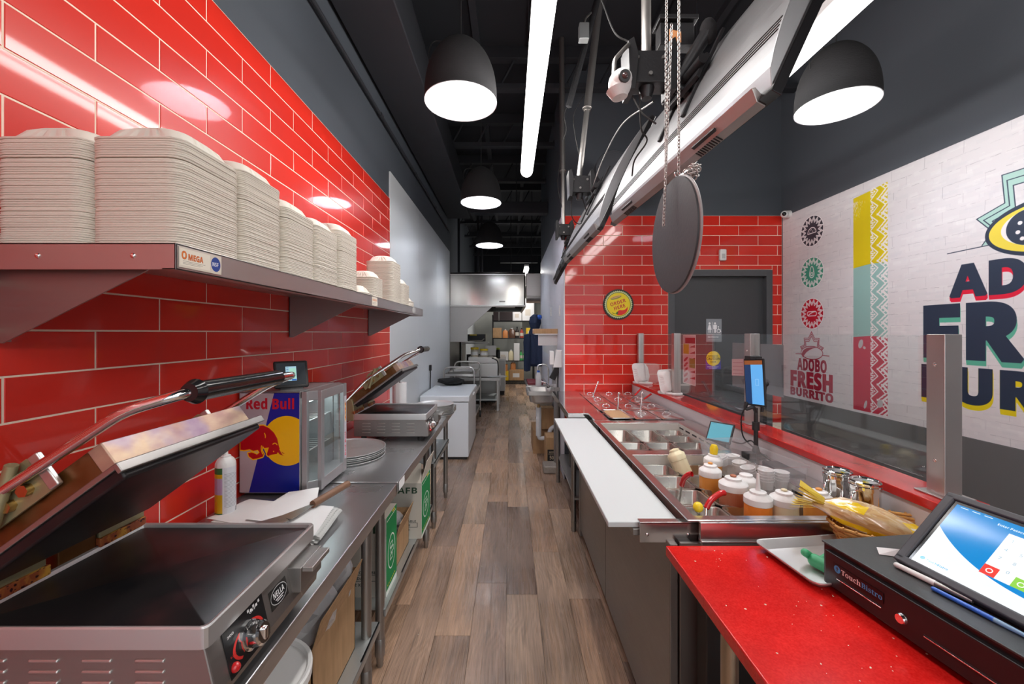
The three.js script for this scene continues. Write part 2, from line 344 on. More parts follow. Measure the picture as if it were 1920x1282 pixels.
{ const rest = []; for (let c = 0; c < 22; c++) for (let k = 0; k < 4; k++) { const x = XL + c * PW; if (x + PW / 2 > XR) continue; rest.push(box(x, x + PW - 0.0012, -0.006, 0, -3 + k * 0.95, -3 + (k + 1) * 0.95 - 0.0012, 0)); }
  const m = piece(floor, 'plank_field', merge(rest), plankMats[0]); m.userData.kind = 'stuff'; }

// red wall tiles
const tileMats = [mat.tileA, mat.tileB, mat.tileC];
const TP = 0.4094, JT = 0.0048;
function tileRow(parent, y0, y1, u0, u1, phase, place, stuff) {
  for (let u = phase + Math.floor((u0 - phase) / TP) * TP; u < u1; u += TP) {
    const a = Math.max(u, u0), b = Math.min(u + TP, u1);
    if (b - a < 0.012) continue;
    const g = chamferTile(b - a - JT, y1 - y0 - JT, 0.006, 0.0014);
    place(g, (a + b) / 2, (y0 + y1) / 2, tileMats[Math.floor(rnd() * 3)]);
  }
}
const wallLeft = struct('wall_left', box(-1.32, -1.146, 0, TOP, FRONT, END, 0), mat.charcoal, 'long side wall, dark grey above the tiles');
part(wallLeft, 'grout', box(-1.146, -1.1372, 0.5, 2.822, FRONT, 3.86, 0), mat.grout);
const Y0L = 1.556, CL = 0.1055;
{ const rest = [];
  for (let k = -7; k < 12; k++) {
    const y0 = Y0L + k * CL, y1 = y0 + CL, ph = k % 2 === 0 ? 1.324 : 1.1193;
    tileRow(wallLeft, y0, y1, 0.35, 3.86, ph, (g, u, y, m) => { const t = piece(wallLeft, 'tile', g, m, V(-1.1415, y, u)); t.rotation.set(rr_(-1, 1) * 0.0012, Math.PI / 2 + rr_(-1, 1) * 0.0016, 0); });
    tileRow(wallLeft, y0, y1, FRONT, 0.35, ph, (g, u, y) => rest.push(plain(g.clone()).rotateY(Math.PI / 2).translate(-1.1415, y, -u)));
  }
  const m = piece(wallLeft, 'tile_field', merge(rest), mat.tileA); m.userData.kind = 'stuff'; }
for (const [a, b] of [[3.862, 5.08], [5.083, 6.3], [6.303, 7.68]]) part(wallLeft, 'wall_panel', box(-1.146, -1.131, 0, 3.08, a, b, 0.002), mat.panelGrey, 'pale grey smooth wall panel');
for (const [a, b] of [[7.70, 8.9], [8.903, 10.2]]) part(wallLeft, 'steel_panel', box(-1.146, -1.131, 0, 2.06, a, b, 0.002), mat.steelDark, 'stainless wall panel behind the cooking line');
part(wallLeft, 'wall_panel', box(-1.146, -1.131, 0, 3.0, 10.22, END, 0.002), mat.panelGrey);

// restroom wall of red tiles
const wallBack = struct('wall_back', [box(XC, 1.70, 0, TOP, DB + 0.008, DB + 0.14, 0), box(1.70, 2.752, 2.19, TOP, DB + 0.008, DB + 0.14, 0), box(2.752, XR, 0, TOP, DB + 0.008, DB + 0.14, 0)], mat.charcoal, 'end wall of the counter, dark grey above red tiles');
part(wallBack, 'grout', [box(XC + 0.004, 1.676, 0.6, 2.79, DB - 0.0014, DB + 0.01, 0), box(1.676, 2.776, 2.22, 2.79, DB - 0.0014, DB + 0.01, 0), box(2.776, XR, 0, 2.79, DB - 0.0014, DB + 0.01, 0)], mat.grout);
{ const C = 0.1048, put = (g, u, y, m) => { const t = piece(wallBack, 'tile', g, m, V(u, y, DB + 0.003)); t.rotation.set(rr_(-1, 1) * 0.0012, rr_(-1, 1) * 0.0016, 0); };
  for (let k = 0; k < 21; k++) {
    const y1 = 2.79 - k * C, y0 = Math.max(y1 - C, 0.6), ph = XC + 0.004 + (k % 2 ? 0.2047 : 0);
    if (y1 > 2.3) tileRow(wallBack, y0, y1, XC + 0.004, XR, ph, put);
    else if (y1 > 2.2) { tileRow(wallBack, y0, y1, XC + 0.004, 1.676, ph, put); tileRow(wallBack, Math.max(y0, 2.22), y1, 1.676, 2.776, ph, put); tileRow(wallBack, y0, y1, 2.776, XR, ph, put); }
    else { tileRow(wallBack, y0, y1, XC + 0.004, 1.676, ph, put); tileRow(wallBack, y0, y1, 2.776, XR, ph, put); }
  } }
part(wallBack, 'corner_trim', box(XC - 0.006, XC + 0.004, 0, 2.84, DB - 0.004, DB + 0.03), mat.panelLilac, 'pale corner trim');
// restroom door
const door = struct('door_1', box(1.742, 2.722, 0.01, 2.15, DB + 0.055, DB + 0.1, 0.002), mat.door, 'dark grey restroom door');
part(door, 'door_frame', [box(1.676, 1.742, 0, 2.215, DB - 0.012, DB + 0.13, 0.003), box(2.712, 2.776, 0, 2.215, DB - 0.012, DB + 0.13, 0.003), box(1.742, 2.712, 2.15, 2.215, DB - 0.012, DB + 0.13, 0.003)], mat.doorFrame, 'dark grey metal door frame');
part(door, 'door_handle', [rod(V(1.80, 1.0, DB + 0.055), V(1.80, 1.0, DB + 0.0), 0.012), box(1.79, 1.91, 0.99, 1.01, DB - 0.01, DB + 0.006, 0.004)], mat.steel);

// right wall with the printed mural
const wallRight = struct('wall_right', box(XR, XR + 0.16, 0, TOP, FRONT, DB + 0.14, 0), mat.charcoal, 'customer side wall, dark grey above the mural');
part(wallRight, 'wainscot', box(XR - 0.008, XR, 0.06, 0.893, FRONT, DB, 0.002), M({ color: lin(0.13, 0.133, 0.135), roughness: 0.6, bumpMap: wallTex, bumpScale: 0.0006 }), 'mid grey lower wall');
part(wallRight, 'baseboard', box(XR - 0.016, XR, 0, 0.1, FRONT, DB, 0.003), mat.black);
const MD0 = 0.42, MD1 = 4.3, MY0 = 0.895, MY1 = 2.77;
const muralTex = canvasTex(2048, 990, (g, W, H) => {
  const ux = W / (MD1 - MD0), uy = H / (MY1 - MY0), X = (d) => (MD1 - d) * ux, Y = (y) => (MY1 - y) * uy, S = ux;
  g.fillStyle = '#dcdadd'; g.fillRect(0, 0, W, H);
  let s = 91; const r = () => { s = (s * 1103515245 + 12345) & 0x7fffffff; return s / 0x7fffffff; };
  for (let k = 0; k < 2600; k++) { g.fillStyle = r() > 0.5 ? 'rgba(255,255,255,0.10)' : 'rgba(196,194,200,0.10)'; g.fillRect(r() * W, r() * H, 6 + r() * 60, 3 + r() * 14); }
  const bh = 0.083 * uy, bw = 0.245 * ux;              // printed white brick, worn joints
  for (let k = 0; k * bh < H; k++) {
    for (let x = 0; x < W; x += 14) if (r() > 0.32) { g.strokeStyle = `rgba(150,148,156,${0.18 + r() * 0.4})`; g.lineWidth = 0.8 + r() * 1.2; g.beginPath(); g.moveTo(x, k * bh + r() * 2.4); g.lineTo(x + 15, k * bh + r() * 2.4); g.stroke(); }
    for (let x = (k % 2) * bw / 2 + (r() - 0.5) * 14; x < W; x += bw) if (r() > 0.25) { g.strokeStyle = `rgba(146,144,152,${0.2 + r() * 0.4})`; g.lineWidth = 0.8 + r() * 1.2; g.beginPath(); g.moveTo(x + r() * 3, k * bh + 2); g.lineTo(x + r() * 3, (k + 0.6 + r() * 0.4) * bh); g.stroke(); }
  }
  // round emblems
  const badge = (cy, col, icon) => {
    const x = X(3.886), y = Y(cy), R = 0.148 * S;
    g.save(); g.translate(x, y);
    g.fillStyle = '#f2f0f2'; g.beginPath(); g.arc(0, 0, R, 0, 7); g.fill();
    g.fillStyle = col; g.beginPath(); g.arc(0, 0, R * 0.95, 0, 7); g.fill();
    g.strokeStyle = '#ece9ea'; g.lineJoin = 'miter';
    for (const [ra, rb, lw] of [[0.94, 0.66, 0.05], [0.80, 0.54, 0.05]]) { g.lineWidth = R * lw; g.beginPath(); for (let i = 0; i <= 32; i++) { const a = i / 32 * Math.PI * 2, q = R * (i % 2 ? ra : rb); g[i ? 'lineTo' : 'moveTo'](q * Math.cos(a), q * Math.sin(a)); } g.closePath(); g.stroke(); }
    g.lineWidth = R * 0.06; g.lineJoin = 'round';
    icon(R); g.restore();
  };
  badge(2.52, '#2f3440', (R) => { g.beginPath(); g.arc(0, R * 0.14, R * 0.36, Math.PI, 0); g.closePath(); g.stroke(); g.fillStyle = '#ece9ea'; for (const [a, b] of [[-0.2, 0.02], [-0.05, -0.1], [0.08, 0.05], [0.2, -0.02], [0.02, -0.02], [-0.12, -0.08]]) { g.beginPath(); g.arc(a * R, b * R, R * 0.028, 0, 7); g.fill(); } });
  badge(2.124, '#3f9a80', (R) => { g.beginPath(); g.ellipse(0, R * 0.1, R * 0.2, R * 0.22, 0, 0, 7); g.stroke(); g.fillStyle = '#3f9a80'; g.fillRect(-R * 0.12, -R * 0.3, R * 0.24, R * 0.24); g.beginPath(); g.moveTo(-R * 0.19, 0.04 * R); g.quadraticCurveTo(-R * 0.12, -R * 0.4, 0, -R * 0.4); g.quadraticCurveTo(R * 0.12, -R * 0.4, R * 0.19, 0.04 * R); g.stroke(); g.beginPath(); g.arc(0, R * 0.1, R * 0.1, 0, 7); g.stroke(); });
  badge(1.733, '#c8142f', (R) => { g.beginPath(); g.moveTo(-R * 0.26, -R * 0.14); g.lineTo(R * 0.26, -R * 0.14); g.arc(R * 0.26, 0.0, R * 0.14, -Math.PI / 2, Math.PI / 2); g.lineTo(-R * 0.26, R * 0.14); g.arc(-R * 0.26, 0, R * 0.14, Math.PI / 2, -Math.PI / 2); g.stroke(); g.beginPath(); g.moveTo(-R * 0.3, R * 0.1); g.quadraticCurveTo(-R * 0.05, -R * 0.1, R * 0.3, -R * 0.12); g.stroke(); });
  // heavy letters fitted to a box
  const word = (t, xa, xb, yTop, yBase, col, heavy = 0.05) => {
    const h = yBase - yTop, fs = h / 0.715; g.save(); g.font = `bold ${fs}px sans-serif`; g.textBaseline = 'alphabetic';
    const w = g.measureText(t).width; g.translate(xa, yBase); g.scale((xb - xa) / w, 1); g.fillStyle = g.strokeStyle = col; g.lineJoin = 'miter'; g.miterLimit = 1.6; g.lineWidth = fs * heavy; g.fillText(t, 0, 0); g.strokeText(t, 0, 0); g.restore();
  };
  // small red logo
  word('ADOBO', X(4.08), X(3.70), Y(1.295), Y(1.185), '#a82440');
  word('FRESH', X(4.19), X(3.625), Y(1.165), Y(1.02), '#b3203e', 0.08);
  word('BURRITO', X(4.19), X(3.625), Y(1.0), Y(0.925), '#a82440', 0.06);
  const crown = (cx, cy, k, col, lw, fill) => {
    g.save(); g.translate(cx, cy); g.scale(k, k); g.strokeStyle = col; g.lineWidth = lw; g.lineJoin = 'miter';
    const z = [[-1.02, 0], [-0.86, -0.22], [-1.1, -0.5], [-0.68, -0.66], [-0.72, -1.15], [-0.3, -1.15], [0, -1.6], [0.3, -1.15], [0.72, -1.15], [0.68, -0.66], [1.1, -0.5], [0.86, -0.22], [1.02, 0]], q = z.map(([x, y]) => [x * 0.78, y * 0.8]);
    if (fill) { g.fillStyle = fill; g.beginPath(); z.forEach(([x, y], i) => g[i ? 'lineTo' : 'moveTo'](x, y)); q.slice().reverse().forEach(([x, y]) => g.lineTo(x, y)); g.closePath(); g.fill(); }
    for (const w of [z, q, z.map(([x, y]) => [x * 0.9, y * 0.9])]) { g.beginPath(); w.forEach(([x, y], i) => g[i ? 'lineTo' : 'moveTo'](x, y)); g.stroke(); }
    g.beginPath(); g.moveTo(-1.6, 0.03); g.lineTo(-0.6, 0); g.moveTo(0.6, 0); g.lineTo(1.6, 0.03); g.stroke(); g.restore();
  };
  crown(X(3.89), Y(1.345), 0.135 * S, '#a82440', 0.05);
  g.strokeStyle = '#a82440'; g.lineWidth = 4; g.fillStyle = '#dcd4d8'; g.beginPath(); g.ellipse(X(3.89), Y(1.36), 0.14 * S, 0.062 * S, 0, 0, 7); g.fill(); g.stroke();
  g.fillStyle = '#a82440'; g.beginPath(); g.moveTo(X(4.02), Y(1.33)); g.quadraticCurveTo(X(4.02), Y(1.42), X(3.82), Y(1.415)); g.quadraticCurveTo(X(3.96), Y(1.39), X(4.0), Y(1.31)); g.fill();
  // pattern stripe
  const sx0 = X(3.416), sx1 = X(3.249), sx2 = X(3.107), cols = [[2.672, 2.09, '#d8c312', 2.70], [2.09, 1.515, '#93bdb8', 2.11], [1.515, 0.915, '#c02c46', 1.52]];
  cols.forEach(([a, b, c], i) => { g.fillStyle = c; g.beginPath(); g.moveTo(sx0, Y(a)); g.lineTo(sx1, Y(a + 0.012)); g.lineTo(sx2, Y(a + (i ? 0 : 0.03))); g.lineTo(sx2, Y(b)); g.lineTo(sx1, Y(b)); g.lineTo(sx0, Y(b)); g.fill(); });
  g.save(); g.beginPath(); g.rect(sx1 - 4, Y(2.70), sx2 - sx1 + 8, Y(0.91) - Y(2.70)); g.clip();
  g.strokeStyle = '#e9e6e6'; g.fillStyle = '#e9e6e6'; g.lineWidth = 5; g.lineJoin = 'miter';
  const pw = sx2 - sx1, pp = 0.121 * uy;
  for (let y = Y(2.72); y < Y(0.9); y += pp) {
    g.beginPath(); g.moveTo(sx1, y); g.lineTo(sx1 + pw * 0.42, y + pp * 0.46); g.lineTo(sx1, y + pp * 0.92); for (let k = 0; k < 4; k++) { g.lineTo(sx1 + pw * (k % 2 ? 0.0 : 0.12), y + pp * (0.74 - k * 0.14)); g.lineTo(sx1 + pw * (k % 2 ? 0.12 : 0.0), y + pp * (0.74 - k * 0.14)); } g.closePath(); g.stroke();
    g.beginPath(); g.arc(sx1 + pw * 0.22, y + pp * 0.46, 4, 0, 7); g.fill();
    for (const sh of [0.36, 0.62]) { g.beginPath(); g.moveTo(sx1 + pw * sh, y - pp * 0.06); g.lineTo(sx1 + pw * (sh + 0.52), y + pp * 0.52); g.lineTo(sx1 + pw * sh, y + pp * 1.06); g.stroke(); }
    for (let k = 0; k < 6; k++) { const t = k / 6, xx = sx1 + pw * (0.36 + 0.52 * (t < 0.5 ? t * 2 : 2 - 2 * t)), yy = y + pp * t; g.beginPath(); g.moveTo(xx, yy + 2); g.lineTo(xx + pw * 0.2, yy - pp * 0.1); g.stroke(); }
    g.beginPath(); g.arc(sx1 + pw * 0.93, y + pp * 0.96, 5, 0, 7); g.fill();
    g.beginPath(); g.moveTo(sx1 + pw * 1.02, y + pp * 0.7); g.lineTo(sx1 + pw * 0.76, y + pp); g.lineTo(sx1 + pw * 1.02, y + pp * 1.3); g.stroke();
  }
  g.restore();
  g.fillStyle = 'rgba(222,219,222,0.75)'; for (let k = 0; k < 90; k++) { const yy = Y(2.64) + r() * r() * 90; g.fillRect(sx0 + r() * r() * 60, yy, 1.5, 4 + r() * 6); }
  for (const [d, y, w, h] of [[3.345, 1.46, 22, 40], [3.17, 1.0, 26, 34], [3.3, 0.97, 14, 38], [3.31, 1.43, 14, 12]]) { g.fillStyle = '#b9b7b9'; g.beginPath(); g.ellipse(X(d), Y(y), w / 2, h / 2, 0.3, 0, 7); g.fill(); }
  // large lettering with coloured drop edges
  const big = (t, da, db, y1, y0, edge, off) => { for (let k = off; k >= 0; k -= 2) word(t, X(da) + k * 0.1, X(db) + k * 0.1, Y(y1) + k, Y(y0) + k, k ? edge : '#26354a', 0.07); };
  big('ADOBO', 2.66, 1.62, 1.975, 1.785, '#d6193a', 14);
  big('FRESH', 2.865, 1.42, 1.722, 1.395, '#58b096', 16);
  big('BURRITO', 2.87, 1.42, 1.325, 1.115, '#e2cf1a', 16);
  crown(X(2.14), Y(2.08), 0.34 * S, '#26354a', 0.016, '#a9cfc6');
  g.fillStyle = '#26354a'; g.beginPath(); g.ellipse(X(2.14), Y(2.13), 0.33 * S, 0.165 * S, 0, 0, 7); g.fill();
  g.fillStyle = '#e6d34a'; g.beginPath(); g.ellipse(X(2.15), Y(2.13), 0.3 * S, 0.14 * S, 0, 0, 7); g.fill();
  g.fillStyle = '#ecebec'; g.beginPath(); g.ellipse(X(2.12), Y(2.14), 0.27 * S, 0.125 * S, 0, 0, 7); g.fill();
  g.fillStyle = '#26354a'; g.beginPath(); g.ellipse(X(2.26), Y(2.14), 0.105 * S, 0.1 * S, 0, 0, 7); g.fill();
  g.fillStyle = '#ecebec'; for (const [a, b] of [[2.3, 2.17], [2.25, 2.19], [2.31, 2.12], [2.26, 2.13], [2.21, 2.16], [2.29, 2.08], [2.22, 2.1]]) { g.beginPath(); g.arc(X(a), Y(b), 6, 0, 7); g.fill(); }
});
part(wallRight, 'mural_sheet', plate(V(XR - 0.004, MY0, MD1), V(XR - 0.004, MY0, MD0), V(XR - 0.004, MY1, MD0), V(XR - 0.004, MY1, MD1), 0.003), M({ map: muralTex, roughness: 0.5 }), 'white brick print mural with burrito lettering and patterned stripe');

// corridor wall beyond the counter, kitchen end, entrance end, ceiling
const wallCorr = struct('wall_corridor', [box(XC + 0.006, 0.72, 0, TOP, DB + 0.02, 7.6, 0), box(0.72, 2.3, 0, TOP, 7.46, 7.6, 0)], mat.charcoal, 'corridor wall on the counter side');
for (const [a, b] of [[DB + 0.03, 5.42], [5.423, 6.52], [6.523, 7.6]]) part(wallCorr, 'wall_panel', box(XC - 0.004, XC + 0.008, 0, 2.85, a, b, 0.002), mat.panelLilac, 'pale lilac grey wall panel');
part(wallCorr, 'splash_board', box(XC - 0.01, XC - 0.004, 1.24, 1.53, 4.95, 6.9, 0.001), mat.white, 'white board on the corridor wall');
struct('wall_kitchen_side', box(2.3, 2.45, 0, TOP, 7.46, END, 0), mat.panelGrey, 'kitchen side wall');
part(struct('wall_end', box(-1.3, 2.45, 0, TOP, END, END + 0.15, 0), mat.ceilingDark, 'end wall of the kitchen, black above'), 'wall_panel', box(-1.14, 2.3, 0, 2.62, END - 0.01, END, 0.002), M({ color: lin(0.62, 0.63, 0.58), roughness: 0.5 }), 'pale lower wall');
struct('wall_front', [box(-1.32, -1.0, 0, TOP, FRONT - 0.15, FRONT, 0), box(2.75, XR + 0.16, 0, TOP, FRONT - 0.15, FRONT, 0), box(-1.0, 2.75, 3.05, TOP, FRONT - 0.15, FRONT, 0), box(-1.0, 0.4, 0, 0.35, FRONT - 0.15, FRONT, 0)], mat.panelGrey, 'pale wall at the entrance end');
{ // glazed shop front behind the viewer, daylight enters here
  const w = struct('window_1', [box(-1.0, 2.75, 2.99, 3.05, FRONT - 0.11, FRONT - 0.04, 0.003), box(-1.0, -0.94, 0.35, 3.0, FRONT - 0.11, FRONT - 0.04, 0.003), box(2.69, 2.75, 0, 3.0, FRONT - 0.11, FRONT - 0.04, 0.003), ...[0.4, 1.5].map((x) => box(x - 0.03, x + 0.03, 0, 3.0, FRONT - 0.11, FRONT - 0.04, 0.003)), box(-0.94, 2.69, 2.2, 2.26, FRONT - 0.11, FRONT - 0.04, 0.003), box(0.43, 2.69, 0, 0.1, FRONT - 0.11, FRONT - 0.04, 0.003)], mat.blackMetal, 'dark framed shop front glazing');
  for (const [a, b, c, d] of [[-0.94, 0.37, 0.35, 2.2], [0.43, 1.47, 0.1, 2.2], [1.53, 2.69, 0.1, 2.2], [-0.94, 0.37, 2.26, 2.99], [0.43, 1.47, 2.26, 2.99], [1.53, 2.69, 2.26, 2.99]]) part(w, 'pane', plate(V(a, c, FRONT - 0.075), V(b, c, FRONT - 0.075), V(b, d, FRONT - 0.075), V(a, d, FRONT - 0.075), 0.006), mat.glass);
  struct('ground_outside', box(-9, 11, -0.14, -0.02, FRONT - 14, FRONT - 0.16, 0), M({ color: lin(0.32, 0.32, 0.33), roughness: 0.9 }), 'pavement outside the shop front');
}
const ceiling = struct('ceiling', box(-1.32, XR + 0.16, TOP, TOP + 0.15, FRONT - 0.15, END + 0.15, 0), mat.ceilingDark, 'black painted open ceiling');
for (let d = -2.2; d < 13; d += 1.25) part(ceiling, 'joist', [box(-1.146, XR, 4.28, 4.4, d, d + 0.09, 0.003), box(-1.146, XR, 3.98, 4.03, d, d + 0.09, 0.003), ...Array.from({ length: 12 }, (_, k) => rod(V(-1.1 + k * 0.33, 4.0, d + 0.045), V(-0.94 + k * 0.33, 4.3, d + 0.045), 0.012, 0.012, 6))], mat.ceilingPart);
for (let x = -0.9; x < 2.8; x += 0.55) part(ceiling, 'deck_rib', box(x, x + 0.06, 4.33, 4.4, FRONT, END, 0), mat.ceilingPart);
part(ceiling, 'cross_beam', box(-0.6, XC, 3.36, 3.53, 6.15, 6.3, 0.004), mat.ceilingPart, 'dark cross beam');
part(ceiling, 'lintel_beam', box(-0.2, XC, 3.0, 3.14, 8.4, 8.52, 0.004), mat.ceilingPart);
part(ceiling, 'duct', box(-1.12, -0.72, 3.62, 3.98, 0.6, 7.4, 0.01), mat.ceilingPart, 'dark rectangular duct along the wall');
part(ceiling, 'conduit', [rod(V(-1.115, 3.43, -2), V(-1.115, 3.43, 7.6), 0.014, 0.014, 8), ...[0.9, 2.2, 3.5, 4.8, 6.1].map((d) => rod(V(-1.115, 3.43, d), V(-1.115, 3.43, d + 0.05), 0.02, 0.02, 8))], mat.ceilingPart, 'dark conduit pipe clipped to the wall');
part(ceiling, 'round_duct', rod(V(0.95, 3.05, 3.72), V(0.95, 3.05, 4.32), 0.16, 0.16, 28), mat.ceilingPart, 'dark spiral duct');
for (let k = 0; k < 6; k++) part(ceiling, 'duct_seam', tri(new THREE.TorusGeometry(0.162, 0.006, 6, 28).translate(0.95, 3.05, -(3.72 + k * 0.1))), mat.ceilingPart);
for (const [x, d, y] of [[-1.0, 8.0, 2.7], [-0.62, 7.95, 2.7], [-0.55, 7.95, 2.7], [0.02, 8.2, 2.7], [0.1, 6.22, 3.5], [0.43, 8.0, 2.7]]) part(ceiling, 'hanger_rod', rod(V(x, Math.max(y, 2.3), d), V(x, TOP, d), x < -0.5 ? 0.025 : 0.008, x < -0.5 ? 0.025 : 0.008, 8), mat.ceilingPart);

// ---------------------------------------------------------------- light fittings
LED_ROWS.forEach(([x, d0, d1, label], i) => {
  const t = thing('tube_light', label, 'light', V(x, LED_Y + 0.06, (d0 + d1) / 2), 'linear ceiling lights');
  part(t, 'diffuser', rod(V(x, LED_Y, d0 + 0.05), V(x, LED_Y, d1 - 0.05), 0.051, 0.051, 20), mat.led, 'glowing white tube');
  for (const [a, s] of [[d0 + 0.05, -1], [d1 - 0.05, 1]]) part(t, 'end_cap', tri(new THREE.SphereGeometry(0.051, 16, 10).scale(1, 1, 0.9).translate(x, LED_Y, -a)), mat.led);
  part(t, 'housing', box(x - 0.045, x + 0.045, LED_Y + 0.04, LED_Y + 0.08, d0 + 0.02, d1 - 0.02, 0.004), mat.ledBody);
  for (const d of [d0 + 0.4, d1 - 0.4]) part(t, 'hanging_cable', rod(V(x, LED_Y + 0.08, d), V(x, TOP, d), 0.003, 0.003, 6), mat.ceilingPart);
});
function pendant(x, d, label) {
  const y = 2.96, t = thing('pendant_lamp', label, 'lamp', V(x, y, d), 'black dome pendant lamps');
  const prof = []; for (let k = 0; k <= 22; k++) { const a = k / 22, h = a * 0.36; prof.push([0.22 * Math.pow(1 - Math.pow(a, 2.6), 0.62), h * 1.1]); }
  local(t, 'shade', lathe(prof, 48), mat.felt, 'black felt dome shade');
  local(t, 'lining', lathe(prof.map(([r, h]) => [Math.max(r - 0.005, 0), h * 0.985]), 48), mat.shadeIn, 'white inner lining');
  local(t, 'rim', lathe([[0.215, 0], [0.22, -0.002], [0.2205, 0.002]], 48), mat.shadeIn);
  local(t, 'bulb', tri(new THREE.SphereGeometry(0.05, 20, 14).scale(1, 1.1, 1).translate(0, 0.17, 0)), mat.bulb, 'white glowing bulb');
  local(t, 'cable', rod(new THREE.Vector3(0, 0.39, 0), new THREE.Vector3(0, TOP - y, 0), 0.004, 0.004, 6), mat.black);
  local(t, 'loose_wire', tube([[0, 0.37, 0], [-0.06, 0.37, 0], [-0.16, 0.36, 0.02], [-0.19, 0.28, 0.03], [-0.18, 0.16, 0.03]].map((p) => new THREE.Vector3(...p)), 0.003, 30, 5), mat.black);
  const l = new THREE.PointLight(COOL, 1.1); l.position.set(x, y + 0.17, -d); l.castShadow = true; l.shadow.radius = 2.4; scene.add(l);
  return t;
}
pendant(-0.30, 2.5, 'black dome pendant lamp over the near griddle end of the aisle');
pendant(-0.313, 4.43, 'black dome pendant lamp above the aisle beside the grey panel wall');
pendant(-0.33, 6.6, 'black dome pendant lamp in front of the steel hood');
pendant(2.04, 2.55, 'black dome pendant lamp in front of the dark wall over the mural');

// ---------------------------------------------------------------- left side: work tables
const TX = -0.51, TY = 0.87;                          // front edge and top of the steel tables
function workTable(d0, d1, label, shelfY, legs, mid) {
  const t = thing('steel_work_table', label, 'table', V(-0.81, 0, (d0 + d1) / 2), 'stainless work tables along the tiled wall');
  part(t, 'tabletop', [box(-1.125, TX, TY - 0.012, TY, d0, d1, 0.004), box(TX - 0.02, TX, TY - 0.05, TY - 0.006, d0, d1, 0.005), box(-1.125, TX, TY - 0.05, TY - 0.01, d0, d0 + 0.015, 0.004), box(-1.125, TX, TY - 0.05, TY - 0.01, d1 - 0.015, d1, 0.004)], mat.steelTop, 'scratched stainless top with turned down edge');
  for (const d of legs) for (const x of [-0.605, -1.07]) {
    const l = part(t, 'leg', [rod(V(x, 0.05, d), V(x, TY - 0.012, d), 0.021, 0.021, 18)], mat.steelDark);
    part(l, 'bullet_foot', lathe([[0, 0], [0.012, 0], [0.015, 0.006], [0.0175, 0.05], [0.0235, 0.055], [0.0235, 0.13], [0.021, 0.135]], 16, x, 0, d), mat.steelDark);
    part(l, 'gusset', lathe([[0.021, TY - 0.09], [0.034, TY - 0.05], [0.036, TY - 0.013]], 14, x, 0, d), mat.steelDark);
  }
  part(t, 'undershelf', [box(-1.1, -0.575, shelfY - 0.006, shelfY, d0 + 0.03, d1 - 0.03, 0.002), box(-0.585, -0.575, shelfY - 0.035, shelfY, d0 + 0.03, d1 - 0.03, 0.002)], mat.galv, 'galvanised undershelf');
  return t;
}
workTable(-0.0, 1.84, 'stainless work table carrying the rusty near griddle press', 0.27, [0.12, 1.72]);
workTable(1.86, 3.08, 'stainless work table carrying the blue drinks fridge', 0.27, [1.9, 2.95]);
workTable(3.1, 3.88, 'short stainless work table beside the white chest freezer', 0.55, [3.24, 3.84]);

solo('price_tag', 'small white paper tag on the table edge above the green sided carton', 'tag', plate(V(TX + 0.0015, TY - 0.045, 1.875), V(TX + 0.0015, TY - 0.045, 1.97), V(TX + 0.0015, TY - 0.006, 1.97), V(TX + 0.0015, TY - 0.006, 1.875), 0.001), mat.paper);

